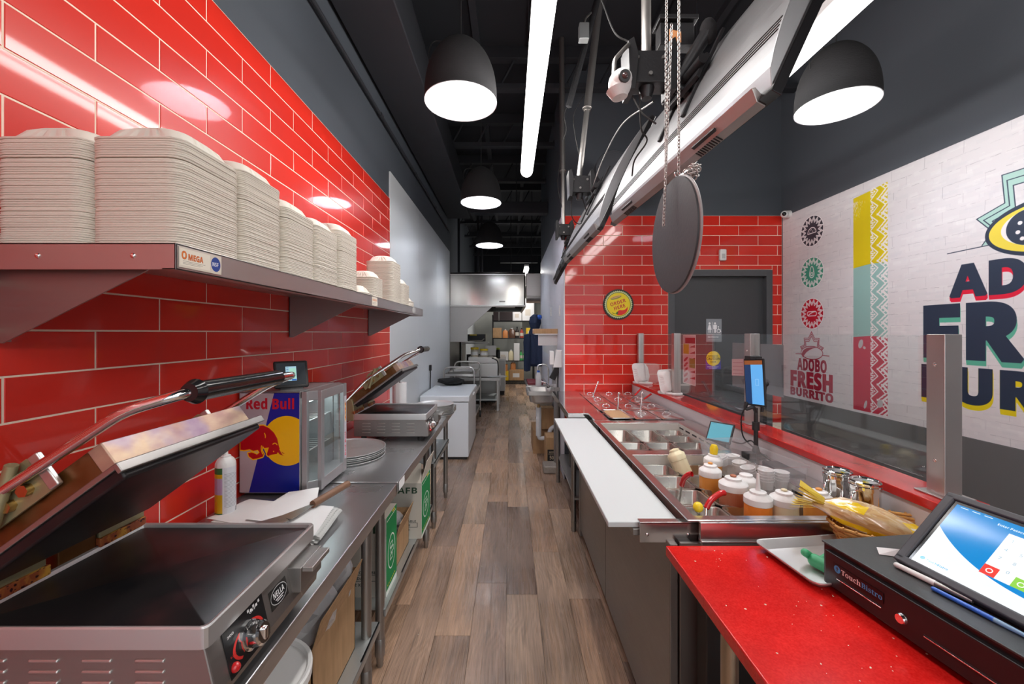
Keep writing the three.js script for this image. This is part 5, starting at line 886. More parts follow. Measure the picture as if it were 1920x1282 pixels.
// two clamshells standing on the ledge
for (const [d, label] of [[3.42, 'white clamshell box standing on the red ledge beside the steel post'], [4.12, 'white clamshell box standing on the red ledge next to the tiled wall']]) {
  const t = thing('clamshell_box', label, 'takeout box', V(1.325, 1.04, d)); t.rotation.y = 0.5;
  const half = (s) => { const g = loft([[0.2, 0.2, 0, 0.04], [0.2, 0.2, 0.004, 0.04], [0.19, 0.19, 0.004, 0.04], [0.18, 0.18, 0.012, 0.045], [0.16, 0.16, 0.04, 0.05], [0.12, 0.12, 0.045, 0.04]], { n: 5, m: 23, capB: true, crease: 0.9, wave: (k, i) => k > 2 && k < 5 && i % 29 > 5 ? 1 - 0.07 * Math.max(0, Math.sin((i % 29) * Math.PI / 3)) : 1 }); g.rotateX(s > 0 ? -Math.PI / 2 + 0.25 : 0); return g; };
  local(t, 'lid', half(1).rotateY(Math.PI).translate(0, 0.105, -0.01), mat.frost, 'ribbed upright lid');
  local(t, 'tray', loft([[0.1, 0.19, 0.02, 0.03], [0.11, 0.2, 0.012, 0.03], [0.1, 0.19, 0.0, 0.03]], { n: 5, capA: true, capB: true }).translate(0.0, 0, 0.02), mat.frost, 'folded lower tray');
}

// ---------------------------------------------------------------- sauces, spoons, bin on the wells
function bottle(x, d, y, r, h, fill, label, opt = {}) {
  const t = thing('squeeze_bottle', label, 'bottle', V(x, y, d), 'sauce bottles in the near well');
  local(t, 'bottle', lathe([[0, 0], [r * 0.94, 0], [r, 0.006], [r, h * 0.62], [r * 0.99, h * 0.72]], 28), fill, opt.fillLabel || 'filled squeeze bottle');
  local(t, 'cap', lathe([[r * 0.985, h * 0.70], [r * 1.04, h * 0.71], [r * 1.04, h * 0.82], [r * 0.98, h * 0.84], [r * 0.62, h * 0.9], [r * 0.6, h * 0.94], [r * 0.2, h * 0.96], ...(opt.nozzle ? [[r * 0.17, h * 1.0], [r * 0.09, h * 1.28], [0, h * 1.28]] : [[0, h * 0.97]])], 28), opt.cap || mat.whitePlastic, 'white screw cap');
  if (opt.tip) local(t, 'tip', lathe([[r * 0.2, h * 0.94], [r * 0.42, h * 0.96], [r * 0.46, h * 1.1], [r * 0.3, h * 1.18], [0, h * 1.18]], 16), opt.tip, 'yellow tip');
  if (opt.spill) local(t, 'residue', tri(new THREE.SphereGeometry(r * 0.24, 10, 8).scale(1, 0.5, 1).translate(0, h * 0.975, 0)), opt.spill);
  t.rotation.set(opt.lx || 0, 0, opt.lz || 0);
  return t;
}
bottle(0.862, 1.94, 0.80, 0.04, 0.21, mat.cream, 'pale leaning squeeze bottle lying back against the well divider', { lz: 0.32, lx: -0.28, cap: mat.cream });
bottle(0.948, 1.92, 0.80, 0.04, 0.19, mat.orange, 'orange squeeze bottle with yellow tip', { tip: mat.yellow, cap: mat.frost, lz: -0.06 });
bottle(0.862, 1.755, 0.80, 0.043, 0.195, mat.orange, 'amber squeeze bottle with white cap beside the yellow tipped one', { nozzle: false, spill: mat.orange });
bottle(0.876, 1.6, 0.80, 0.05, 0.195, mat.salsa, 'wide reddish brown sauce tub with white lid', { spill: mat.salsa });
bottle(0.955, 1.65, 0.80, 0.04, 0.19, mat.cream, 'cream squeeze bottle between the sauce tub and the clear bin', {});
bottle(0.888, 1.46, 0.81, 0.0445, 0.185, mat.orangeDeep, 'bright orange squeeze bottle with pointed white nozzle', { nozzle: true });
bottle(0.978, 1.455, 0.81, 0.0445, 0.185, mat.cream, 'yellowish squeeze bottle next to the pointed nozzle bottle', { spill: mat.cream });
bottle(1.098, 1.45, 0.81, 0.045, 0.19, mat.orange, 'orange and maroon squeeze bottle nearest the steel shakers', { spill: mat.orange });
function spoon(a, b, label, bowlAt) {
  const t = thing('red_spoon', label, 'spoon', a), m = a.clone().lerp(b, 0.2);
  part(t, 'handle', tube([m, m.clone().lerp(b, 0.35).add(new THREE.Vector3(-0.006, 0.01, 0)), m.clone().lerp(b, 0.8).add(new THREE.Vector3(-0.004, 0.008, 0)), b], 0.0105, 24, 10), mat.redPlastic, 'curved glossy red handle');
  part(t, 'shaft', rod(bowlAt, m, 0.005, 0.006, 8), mat.chrome);
  part(t, 'bowl', tri(new THREE.SphereGeometry(0.028, 16, 10, 0, 7, 1.57, 1.57).scale(1, 0.5, 1.2).translate(bowlAt.x, bowlAt.y, bowlAt.z)), mat.pan);
}
spoon(V(0.706, 0.905, 1.70), V(0.73, 0.985, 1.635), 'red handled spoon standing in the second small pan', V(0.70, 0.82, 1.70));
spoon(V(0.70, 0.895, 1.49), V(0.80, 0.955, 1.52), 'red handled spoon leaning in the third small pan', V(0.69, 0.8, 1.45));
{
  const t = thing('yellow_spoon', 'spoon with round yellow handle end at the well corner', 'spoon', V(0.655, 0.93, 1.42));
  part(t, 'handle_end', tri(new THREE.SphereGeometry(0.017, 18, 12).scale(1, 1.05, 1).translate(0.655, 0.944, -1.42)), mat.yellow, 'round yellow knob'); part(t, 'shaft', rod(V(0.655, 0.935, 1.42), V(0.69, 0.81, 1.47), 0.006, 0.005, 8), mat.chrome);
}
{
  const t = thing('clear_bin', 'clear plastic bin of small portion cups on the prep wells', 'bin', V(1.085, 0.892, 1.86)); t.rotation.y = 0.13;
  const w = 0.20, l = 0.46, h = 0.115, k = 0.003;
  local(t, 'walls', [loft([[w - 0.03, l - 0.03, 0, 0.02], [w, l, h, 0.02], [w + 0.012, l + 0.012, h + 0.002, 0.022], [w + 0.012, l + 0.012, h + 0.005, 0.022], [w - 0.002, l - 0.002, h + 0.004, 0.02], [w - 0.034, l - 0.034, 0.003, 0.018]], { n: 5, capA: true, crease: 0.5 })], mat.clear, 'clear plastic walls');
  const cup = [[0, 0], [0.022, 0], [0.023, 0.002], [0.029, 0.034], [0.031, 0.036], [0.0295, 0.037], [0.0275, 0.034], [0.0215, 0.004], [0, 0.003]];
  const spots = [[-0.03, 0.15, 5, 0.15], [0.035, 0.15, 4, -0.1], [-0.035, 0.06, 3, 0.7], [0.04, 0.05, 2, -0.6], [0.0, -0.05, 2, 0.4], [-0.03, -0.13, 2, 1.2], [0.04, -0.15, 2, 0.2]];
  for (const [x, z, n, lean] of spots) for (let i = 0; i < n; i++) {
    const g = lathe(cup, 18, 0, i * 0.011, 0); g.rotateZ(lean * 0.3);
    const p = new THREE.Vector3(x, 0.006 + Math.abs(lean) * 0.008, z).applyAxisAngle(new THREE.Vector3(0, 1, 0), 0.13).add(t.position);
    g.translate(p.x, p.y, p.z);
    solo('portion_cup', 'small frosted portion cup inside the clear bin', 'cup', g, mat.frost, 'portion cups in the clear bin');
  }
}
// small tablet and phone stand by the ledge
{
  const t = thing('counter_tablet', 'small black tablet with teal screen leaning by the white low wall', 'tablet', V(1.17, DK, 2.27)); t.rotation.y = -0.9;
  const scr = canvasTex(128, 96, (g) => { g.fillStyle = '#5fa3b4'; g.fillRect(0, 0, 128, 96); g.fillStyle = '#4c8c9e'; g.fillRect(6, 4, 30, 3); });
  const tl = (g) => g.rotateX(-0.55).translate(0, 0.062, 0);
  local(t, 'case', tl(tri(new RoundedBoxGeometry(0.135, 0.115, 0.01, 3, 0.004))), mat.black); local(t, 'screen', tl(quad(new THREE.Vector3(-0.059, -0.049, 0.0056), new THREE.Vector3(0.059, -0.049, 0.0056), new THREE.Vector3(0.059, 0.049, 0.0056), new THREE.Vector3(-0.059, 0.049, 0.0056))), M({ map: scr, emissiveMap: scr, emissive: lin(1, 1, 1), emissiveIntensity: 0.6, color: lin(0.25, 0.25, 0.25), roughness: 0.2 }), 'teal lit screen');
  local(t, 'stand', tri(extrude([[0.0, 0], [0.06, 0], [0.012, 0.07]], 0.06, 0.001).rotateY(Math.PI / 2).translate(-0.03, 0, 0)), mat.steelDark);
}
{
  const x = 1.23, d = 2.04, t = thing('phone_stand', 'black gooseneck stand holding a tablet with blue screen behind the glass guard', 'stand', V(x, DK, d));
  part(t, 'base', lathe([[0, 0], [0.05, 0], [0.05, 0.006], [0.02, 0.014], [0.012, 0.05], [0, 0.05]], 28, x, DK, d), mat.black);
  part(t, 'pole', [rod(V(x, DK + 0.01, d), V(x, DK + 0.24, d), 0.011, 0.009, 14), rod(V(x, DK + 0.13, d), V(x, DK + 0.17, d), 0.017, 0.017, 14)], mat.black);
  part(t, 'neck', tube([V(x, DK + 0.22, d), V(x - 0.02, DK + 0.245, d - 0.01), V(x - 0.05, DK + 0.235, d), V(x - 0.045, DK + 0.27, d + 0.005)], 0.009, 24, 8), mat.black);
  part(t, 'top_clip', box(x - 0.04, x + 0.02, DK + 0.482, DK + 0.5, d - 0.02, d + 0.03, 0.003), mat.black); part(t, 'side_knob', [rod(V(x + 0.03, DK + 0.22, d), V(x + 0.05, DK + 0.36, d), 0.007, 0.007, 8), tri(new THREE.SphereGeometry(0.014, 12, 8).translate(x + 0.05, DK + 0.36, -d))], mat.black);
  const scr = canvasTex(256, 512, (g) => { g.fillStyle = '#12305a'; g.fillRect(0, 0, 256, 512); g.fillStyle = '#8a4a20'; g.fillRect(0, 0, 256, 50); g.fillStyle = '#5fa8e6'; g.fillRect(90, 50, 166, 462); g.strokeStyle = '#8ec4f0'; g.lineWidth = 5; g.strokeRect(150, 220, 44, 70); });
  const q = new THREE.Group(); q.position.set(-0.012, 0.37, 0.012); q.rotation.set(-0.05, -1.42, 0.03); t.add(q); q.name = 'tablet_slab';
  local(q, 'tablet', tri(new RoundedBoxGeometry(0.135, 0.235, 0.009, 3, 0.004)), mat.black, 'black tablet'); local(q, 'screen', quad(new THREE.Vector3(-0.06, -0.108, 0.0052), new THREE.Vector3(0.06, -0.108, 0.0052), new THREE.Vector3(0.06, 0.108, 0.0052), new THREE.Vector3(-0.06, 0.108, 0.0052)), M({ map: scr, emissiveMap: scr, emissive: lin(1, 1, 1), emissiveIntensity: 0.68, color: lin(0.2, 0.2, 0.2), roughness: 0.15 }), 'lit blue screen');
  const cable = (pts, label) => solo('charging_cable', label, 'cable', tube(pts.map((p) => V(...p)), 0.0035, 50, 6), mat.rubber);
  cable([[1.18, 1.2, 2.02], [1.17, 1.13, 2.06], [1.2, 1.02, 2.1], [1.235, 0.97, 2.07], [1.25, 0.945, 2.0], [1.23, 0.942, 1.9], [1.2, 0.94, 1.86]], 'black cable hanging from the blue screen stand');
  cable([[1.215, 0.955, 2.235], [1.24, 0.96, 2.18], [1.255, 0.99, 2.12], [1.25, 0.96, 2.06], [1.21, 0.942, 2.04], [1.19, 0.94, 2.1]], 'black cable looping from the teal tablet');
  solo('power_adapter', 'black power adapter lying at the foot of the blue screen stand', 'adapter', box(1.15, 1.2, DK, DK + 0.03, 1.98, 2.03, 0.005), mat.black);
  solo('black_tray', 'flat black pad on the steel deck beside the clear bin', 'pad', box(1.19, 1.265, DK, DK + 0.012, 1.74, 1.93, 0.005), mat.black);
}
// steel shakers
for (const [x, d, label] of [[1.196, 1.49, 'steel shaker with dark lettering behind the other shaker'], [1.205, 1.385, 'steel shaker with plain body beside the wicker basket']]) {
  const t = thing('steel_shaker', label, 'shaker', V(x, DK, d), 'steel shakers on the deck');
  local(t, 'body', lathe([[0, 0], [0.040, 0], [0.042, 0.003], [0.042, 0.085], [0.0425, 0.088]], 36), mat.chrome); local(t, 'lid', lathe([[0.0435, 0.086], [0.0445, 0.092], [0.0445, 0.1], [0.0425, 0.102], [0.0445, 0.105], [0.0445, 0.113], [0.041, 0.117], [0.038, 0.112], [0.0, 0.119]], 36), mat.chrome);
  local(t, 'handle', tri(new THREE.TorusGeometry(0.028, 0.004, 8, 20, Math.PI).rotateZ(Math.PI / 2).rotateY(0.4).translate(-0.04, 0.055, 0.012)), mat.chrome);
}
// wicker basket with a bag of bread
{
  const cx = 1.16, cd = 1.245, t = thing('wicker_basket', 'oval wicker basket behind the cash drawer', 'basket', V(cx, 0.895, cd));
  const rings = []; for (let k = 0; k < 8; k++) { const y = k * 0.009, s = 1 + k * 0.035; const pts = []; for (let i = 0; i < 48; i++) { const a = i / 48 * Math.PI * 2, w = 1 + 0.018 * Math.sin(i * Math.PI / 2 + k * Math.PI); pts.push(new THREE.Vector3(0.135 * s * w * Math.cos(a), y + 0.005, 0.085 * s * w * Math.sin(a))); } rings.push(tri(new THREE.TubeGeometry(new THREE.CatmullRomCurve3(pts, true), 96, 0.0048, 6, true))); }
  local(t, 'weave', rings, mat.straw, 'woven wicker strands'); local(t, 'bottom', loft([[0.26, 0.165, 0.002, 0.08], [0.26, 0.165, 0.006, 0.08]], { n: 8, capA: true, capB: true }), mat.straw);
  for (let i = 0; i < 24; i++) { const a = i / 24 * Math.PI * 2; local(t, 'stake', rod(new THREE.Vector3(0.135 * Math.cos(a), 0, 0.085 * Math.sin(a)), new THREE.Vector3(0.172 * Math.cos(a), 0.075, 0.108 * Math.sin(a)), 0.003, 0.003, 5), mat.straw); }
  const b = thing('bread_bag', 'clear and yellow bag of bread lying across the wicker basket', 'bag', V(1.06, 0.93, 1.27));
  const pillow = (len, w, h) => { const g = new THREE.SphereGeometry(1, 32, 20), p = g.attributes.position; for (let i = 0; i < p.count; i++) { const x = p.getX(i), y = p.getY(i), z = p.getZ(i), q = Math.pow(Math.abs(x), 3), k = 1 + 0.5 * (fbm(x * 0.5 + 1, z * 0.5 + y * 0.3 + 1, 5, 5, 3) - 0.5); p.setXYZ(i, x * len * k, y * h * (1 - 0.5 * q) * k, z * w * (1 - 0.1 * q) * k); } g.computeVertexNormals(); return plain(g); };
  const put = (g) => tri(g.rotateZ(-0.18).rotateY(-0.5).translate(1.105, 0.975, -1.26));
  const wrapTex = canvasTex(512, 256, (g, W, H) => { g.fillStyle = '#c9a877'; g.fillRect(0, 0, W, H); let q = 5; const r = () => { q = (q * 1103515245 + 12345) & 0x7fffffff; return q / 0x7fffffff; }; for (let k = 0; k < 260; k++) { g.fillStyle = ['rgba(222,200,160,0.5)', 'rgba(176,132,84,0.5)', 'rgba(232,224,210,0.45)'][k % 3]; g.beginPath(); g.ellipse(r() * W, r() * H, 6 + r() * 26, 3 + r() * 9, r() * 3, 0, 7); g.fill(); } g.fillStyle = '#e8c41a'; for (const [x, y, w, h] of [[20, 20, 90, 60], [190, 60, 70, 40], [380, 30, 90, 70], [60, 150, 110, 50], [300, 150, 80, 60], [430, 170, 60, 50], [210, 200, 60, 30]]) { g.fillRect(x, y, w, h); } g.fillStyle = '#f4f1e4'; for (const [x, y] of [[34, 44], [200, 78], [394, 58], [76, 172], [312, 176]]) g.fillRect(x, y, 46, 9); });
  part(b, 'wrapper', pillow(0.135, 0.062, 0.042).rotateZ(-0.18).rotateY(-0.5).translate(1.105, 0.975, -1.26), MP({ map: wrapTex, roughness: 0.25, clearcoat: 0.8, clearcoatRoughness: 0.1, bumpMap: smudgeTex, bumpScale: 0.012 }), 'printed film tight over pale bread');
  const fan = []; for (let k = 0; k < 9; k++) { const a = -0.5 + k * 0.125; fan.push(plate(new THREE.Vector3(-0.12, -0.02 + k * 0.005, 0.03 * Math.sin(a * 4)), new THREE.Vector3(-0.115, -0.018 + k * 0.006, 0.03 * Math.sin(a * 4 + 0.6)), new THREE.Vector3(-0.185, -0.05 + k * 0.014, 0.05 * Math.sin(a * 4 + 1)), new THREE.Vector3(-0.19, -0.052 + k * 0.013, 0.04 * Math.sin(a * 3)), 0.0006)); }
  part(b, 'gathered_end', put(merge(fan)), M({ color: lin(0.75, 0.55, 0.06), roughness: 0.3, side: THREE.DoubleSide }), 'gathered yellow end of the bag');
}

// ---------------------------------------------------------------- red till table with drawer, tray, tablet
const RY = 0.888;
{
  const t = thing('till_table', 'red quartz topped steel table carrying the cash drawer', 'table', V(0.9, 0, 0.8));
  part(t, 'tabletop', box(0.485, 1.5, RY - 0.032, RY, 0.35, 1.272, 0.004), mat.quartz, 'speckled glossy red top');
  part(t, 'frame', [box(0.52, 1.46, RY - 0.075, RY - 0.032, 0.4, 0.43, 0.002), box(0.52, 1.46, RY - 0.075, RY - 0.032, 1.2, 1.23, 0.002), box(0.53, 0.56, RY - 0.075, RY - 0.032, 0.43, 1.2, 0.002), box(1.42, 1.45, RY - 0.075, RY - 0.032, 0.43, 1.2, 0.002)], mat.steelDark);
  for (const [x, d] of [[0.555, 1.03], [1.42, 1.2], [0.555, 0.45], [1.42, 0.45]]) part(t, 'leg', rod(V(x, 0, d), V(x, RY - 0.04, d), 0.021, 0.021, 16), M({ color: lin(0.48, 0.40, 0.30), metalness: 0.9, roughness: 0.35 }), 'round steel leg');
  part(t, 'undershelf', box(0.54, 1.45, 0.24, 0.255, 0.4, 1.22, 0.002), mat.steelDark);
}
solo('brown_carton', 'brown carton lying open under the red till table', 'carton', [box(0.62, 0.95, 0.255, 0.46, 0.72, 1.02, 0.003), plate(V(0.62, 0.46, 0.72), V(0.62, 0.46, 1.02), V(0.57, 0.55, 1.02), V(0.57, 0.55, 0.72), 0.003)], mat.card);
solo('plastic_bag', 'dark plastic bag on the carton under the red till table', 'bag', crumple(0.76, 0.46, 0.86, 0.1, 0.06, 0.09, 15), MP({ color: lin(0.3, 0.29, 0.3), roughness: 0.3, transmission: 0.2, thickness: 0 }));
solo('steel_cabinet', 'dark steel unit under the end of the prep counter behind the till table', 'cabinet', box(0.60, 1.2, 0.02, 0.8, 1.245, 1.31, 0.004), mat.cabinetBody);
{
  const t = thing('sheet_tray', 'small dull aluminium tray on the red till table', 'tray', V(0.915, RY, 1.165)); t.rotation.y = 0.12;
  local(t, 'tray', loft([[0.26, 0.18, 0.001, 0.02], [0.3, 0.222, 0.02, 0.025], [0.306, 0.228, 0.021, 0.026], [0.306, 0.228, 0.0245, 0.026], [0.298, 0.22, 0.0235, 0.024], [0.262, 0.184, 0.0035, 0.02]], { n: 6, capA: true, capB: true, crease: 0.6 }), mat.alu, 'dull aluminium tray');
  const s = thing('green_holder', 'green rubber figure shaped holder lying in the aluminium tray', 'holder', V(0.865, RY + 0.004, 1.13));
  part(s, 'body', [tri(new THREE.CapsuleGeometry(0.018, 0.038, 6, 16).rotateX(Math.PI / 2).rotateZ(0.1).rotateY(0.35).translate(0.862, RY + 0.024, -1.125)), tri(new THREE.CapsuleGeometry(0.011, 0.026, 5, 12).rotateZ(1.0).rotateY(0.4).translate(0.845, RY + 0.034, -1.158)), tri(new THREE.CapsuleGeometry(0.010, 0.025, 5, 12).rotateZ(-1.2).rotateY(0.2).translate(0.888, RY + 0.03, -1.148))], mat.green, 'soft green rubber');
}
{
  const t = thing('cash_drawer', 'black metal cash drawer with white and blue touch bistro lettering', 'cash drawer', V(0.843, RY, 0.86)); t.rotation.y = 0.11;
  const w = 0.43, h = 0.118, l = 0.43;          // local x: depth from the front, local z: along the front
  const bx = (x0, x1, y0, y1, z0, z1, r) => box(x0, x1, y0, y1, -z1, -z0, r);
  local(t, 'case', [bx(0.006, w, 0.008, h - 0.004, -l / 2, l / 2, 0.004)], mat.drawer, 'black textured case');
  local(t, 'top', bx(0.001, w, h - 0.005, h, -l / 2 - 0.001, l / 2 + 0.001, 0.002), mat.drawerTop, 'dark grey top plate');
  for (const [x, z] of [[0.04, -0.18], [0.04, 0.18], [0.38, -0.18], [0.38, 0.18]]) local(t, 'foot', rod(new THREE.Vector3(x, 0, z), new THREE.Vector3(x, 0.009, z), 0.014, 0.014, 12), mat.rubber);
  const fr = local(t, 'drawer_front', bx(-0.004, 0.008, 0.016, h - 0.016, -l / 2 + 0.014, l / 2 - 0.014, 0.003), mat.drawer, 'black drawer front');
  const sub = (n, g, m, lb) => { const q = shade(new THREE.Mesh(g, m)); q.name = n; if (lb) q.userData.label = lb; fr.add(q); };
  sub('slot', bx(-0.0055, -0.003, 0.047, 0.05, -0.165, -0.055, 0), mat.black); sub('slot', bx(-0.0055, -0.003, 0.047, 0.05, 0.03, 0.17, 0), mat.black);
  sub('slot_lip', bx(-0.006, -0.0035, 0.0445, 0.0468, -0.165, -0.055, 0.0005), mat.chrome); sub('slot_lip', bx(-0.006, -0.0035, 0.0445, 0.0468, 0.03, 0.17, 0.0005), mat.chrome);
  const lk = lathe([[0, 0.007], [0.009, 0.007], [0.0105, 0.005], [0.011, 0], [0, 0]], 24); lk.rotateZ(Math.PI / 2); lk.translate(-0.004, 0.052, -0.012); sub('lock', lk, mat.chrome, 'round chrome lock');
  const logo = canvasTex(512, 96, (g) => { g.fillStyle = '#0e0d0e'; g.fillRect(0, 0, 512, 96); g.fillStyle = '#2f8fc4'; g.beginPath(); g.arc(48, 48, 36, 0, 7); g.fill(); g.fillStyle = '#1f1a1b'; g.fillRect(43, 22, 9, 46); g.fillRect(32, 36, 30, 8); g.font = 'bold 66px serif'; g.fillStyle = '#e9e2dc'; g.fillText('Touch', 92, 72); const w0 = g.measureText('Touch').width; g.fillStyle = '#3a9ad0'; g.fillText('Bistro', 96 + w0, 72); });
  sub('logo', plate(new THREE.Vector3(-0.0055, 0.058, -0.175), new THREE.Vector3(-0.0055, 0.058, -0.05), new THREE.Vector3(-0.0055, 0.082, -0.05), new THREE.Vector3(-0.0055, 0.082, -0.175), 0.0008), M({ map: logo, roughness: 0.35 }), 'white and blue lettering');
}
{
  const top = RY + 0.118, t = thing('till_tablet', 'large tablet in black case on a stand on the cash drawer', 'tablet', V(0.93, top, 0.815));
  t.rotation.y = -Math.PI / 2 + 0.11;                                  // the screen faces the aisle
  const scr = canvasTex(1024, 768, (g, W, H) => {
    g.fillStyle = '#0c86cf'; g.fillRect(0, 0, W, H); g.fillStyle = '#eaf1f6'; g.beginPath(); g.moveTo(0, 300); g.quadraticCurveTo(420, 700, 1024, 620); g.lineTo(1024, 768); g.lineTo(0, 768); g.fill();
    g.fillStyle = '#f3f6f8'; g.fillRect(430, 110, 300, 470); g.fillStyle = '#8fb4c8'; g.font = '40px sans-serif'; for (let k = 0; k < 12; k++) g.fillText(['1', '2', '3', '4', '5', '6', '7', '8', '9', '', '0', ''][k], 470 + (k % 3) * 95, 190 + Math.floor(k / 3) * 100);
    g.fillStyle = '#e8443c'; g.fillRect(430, 480, 100, 100); g.fillStyle = '#8fd04e'; g.fillRect(630, 480, 100, 100); g.strokeStyle = '#f6f6f6'; g.lineWidth = 8; g.beginPath(); g.arc(480, 530, 20, 0, 7); g.moveTo(700, 530); g.arc(680, 530, 20, 0, 7); g.stroke();
    g.fillStyle = '#e3f2fb'; g.font = 'bold 30px sans-serif'; g.fillText('Enter Passcode', 330, 70); g.font = '26px sans-serif'; g.fillText('Clock In', 600, 70); g.fillStyle = '#2d9bd6'; g.beginPath(); g.arc(60, 700, 20, 0, 7); g.fill(); g.font = 'bold 30px sans-serif'; g.fillText('TouchBistro', 92, 712); g.fillStyle = '#dff0fa'; for (let k = 0; k < 3; k++) g.fillRect(40 + k * 90, 18, 60, 7);
  });
  const q = (g) => g.translate(0, 0.106, 0).rotateX(-0.785).translate(0, 0.004, 0.0);
  local(t, 'case', [q(tri(new RoundedBoxGeometry(0.30, 0.212, 0.018, 3, 0.009))), q(box(-0.15, 0.15, 0.09, 0.106, -0.016, 0.016, 0.004)), q(box(-0.15, 0.15, -0.106, -0.088, -0.016, 0.016, 0.004)), q(box(-0.15, -0.13, -0.1, 0.1, -0.016, 0.014, 0.004)), q(box(0.13, 0.15, -0.1, 0.1, -0.016, 0.014, 0.004))], M({ color: lin(0.055, 0.058, 0.068), roughness: 0.5 }), 'dark grey rubber case');
  local(t, 'glass', q(box(-0.132, 0.132, -0.09, 0.092, -0.0105, -0.008, 0)), mat.blackGloss);
  local(t, 'screen', q(quad(new THREE.Vector3(-0.122, -0.087, 0.0108), new THREE.Vector3(0.122, -0.087, 0.0108), new THREE.Vector3(0.122, 0.083, 0.0108), new THREE.Vector3(-0.122, 0.083, 0.0108))), M({ map: scr, emissiveMap: scr, emissive: lin(1, 1, 1), emissiveIntensity: 0.68, color: lin(0.2, 0.2, 0.2), roughness: 0.12 }), 'lit screen with keypad and blue swoosh');
  local(t, 'stand', [tri(extrude([[0.02, 0], [0.16, 0], [0.13, 0.10]], 0.16, 0.002).rotateY(Math.PI / 2).translate(-0.08, 0, 0))], mat.black);
  const pen = (a, b, r, m, m2, name, label) => { const p = thing(name, label, 'pen', a), c = a.clone().lerp(b, 0.55); part(p, 'barrel', [rod(a, c, r * 0.9, r, 14), tri(new THREE.SphereGeometry(r * 0.9, 12, 8).translate(a.x, a.y, a.z))], m); part(p, 'cap', rod(c, b, r, r * 0.55, 14), m2); };
  pen(V(0.896, top + 0.007, 0.945), V(0.925, top + 0.007, 0.815), 0.0065, mat.whitePlastic, mat.steelDark, 'marker_pen', 'white marker pen in front of the till tablet');
  pen(V(0.893, top + 0.005, 0.86), V(0.925, top + 0.005, 0.69), 0.0048, mat.blue, MP({ color: lin(0.35, 0.6, 0.85), roughness: 0.2, transmission: 0.4, thickness: 0 }), 'ball_pen', 'blue ball pen on the cash drawer front edge');
  solo('paper_slip', 'folded white paper corner behind the till tablet', 'paper', plate(V(0.905, top + 0.002, 1.0), V(0.95, top + 0.002, 0.985), V(0.955, top + 0.014, 1.0), V(0.915, top + 0.01, 1.018), 0.001), mat.paper);
}

{ // crumbs on the red top and the floor
  const bits = [], fl = [];
  for (let k = 0; k < 46; k++) { const g = new THREE.IcosahedronGeometry(0.0006 + rnd() * rnd() * 0.0022, 0); g.scale(1.5, 0.6, 1); g.rotateY(rnd() * 3); g.translate(rr_(0.52, 0.86), RY + 0.0006, -rr_(0.7, 1.24)); bits.push(plain(g)); }
  for (let k = 0; k < 40; k++) { const g = new THREE.IcosahedronGeometry(0.001 + rnd() * rnd() * 0.003, 0); g.scale(1.5, 0.5, 1); g.translate(rr_(-0.5, 0.45), 0.001, -rr_(1.7, 4.5)); fl.push(plain(g)); }
  const a = solo('crumbs', 'pale crumbs scattered over the red till table', 'crumbs', merge(bits), M({ color: lin(0.75, 0.66, 0.5), roughness: 0.8 })); a.userData.kind = 'stuff';
  const b = solo('crumbs', 'pale crumbs scattered over the plank floor', 'crumbs', merge(fl), M({ color: lin(0.7, 0.64, 0.55), roughness: 0.8 })); b.userData.kind = 'stuff';
}

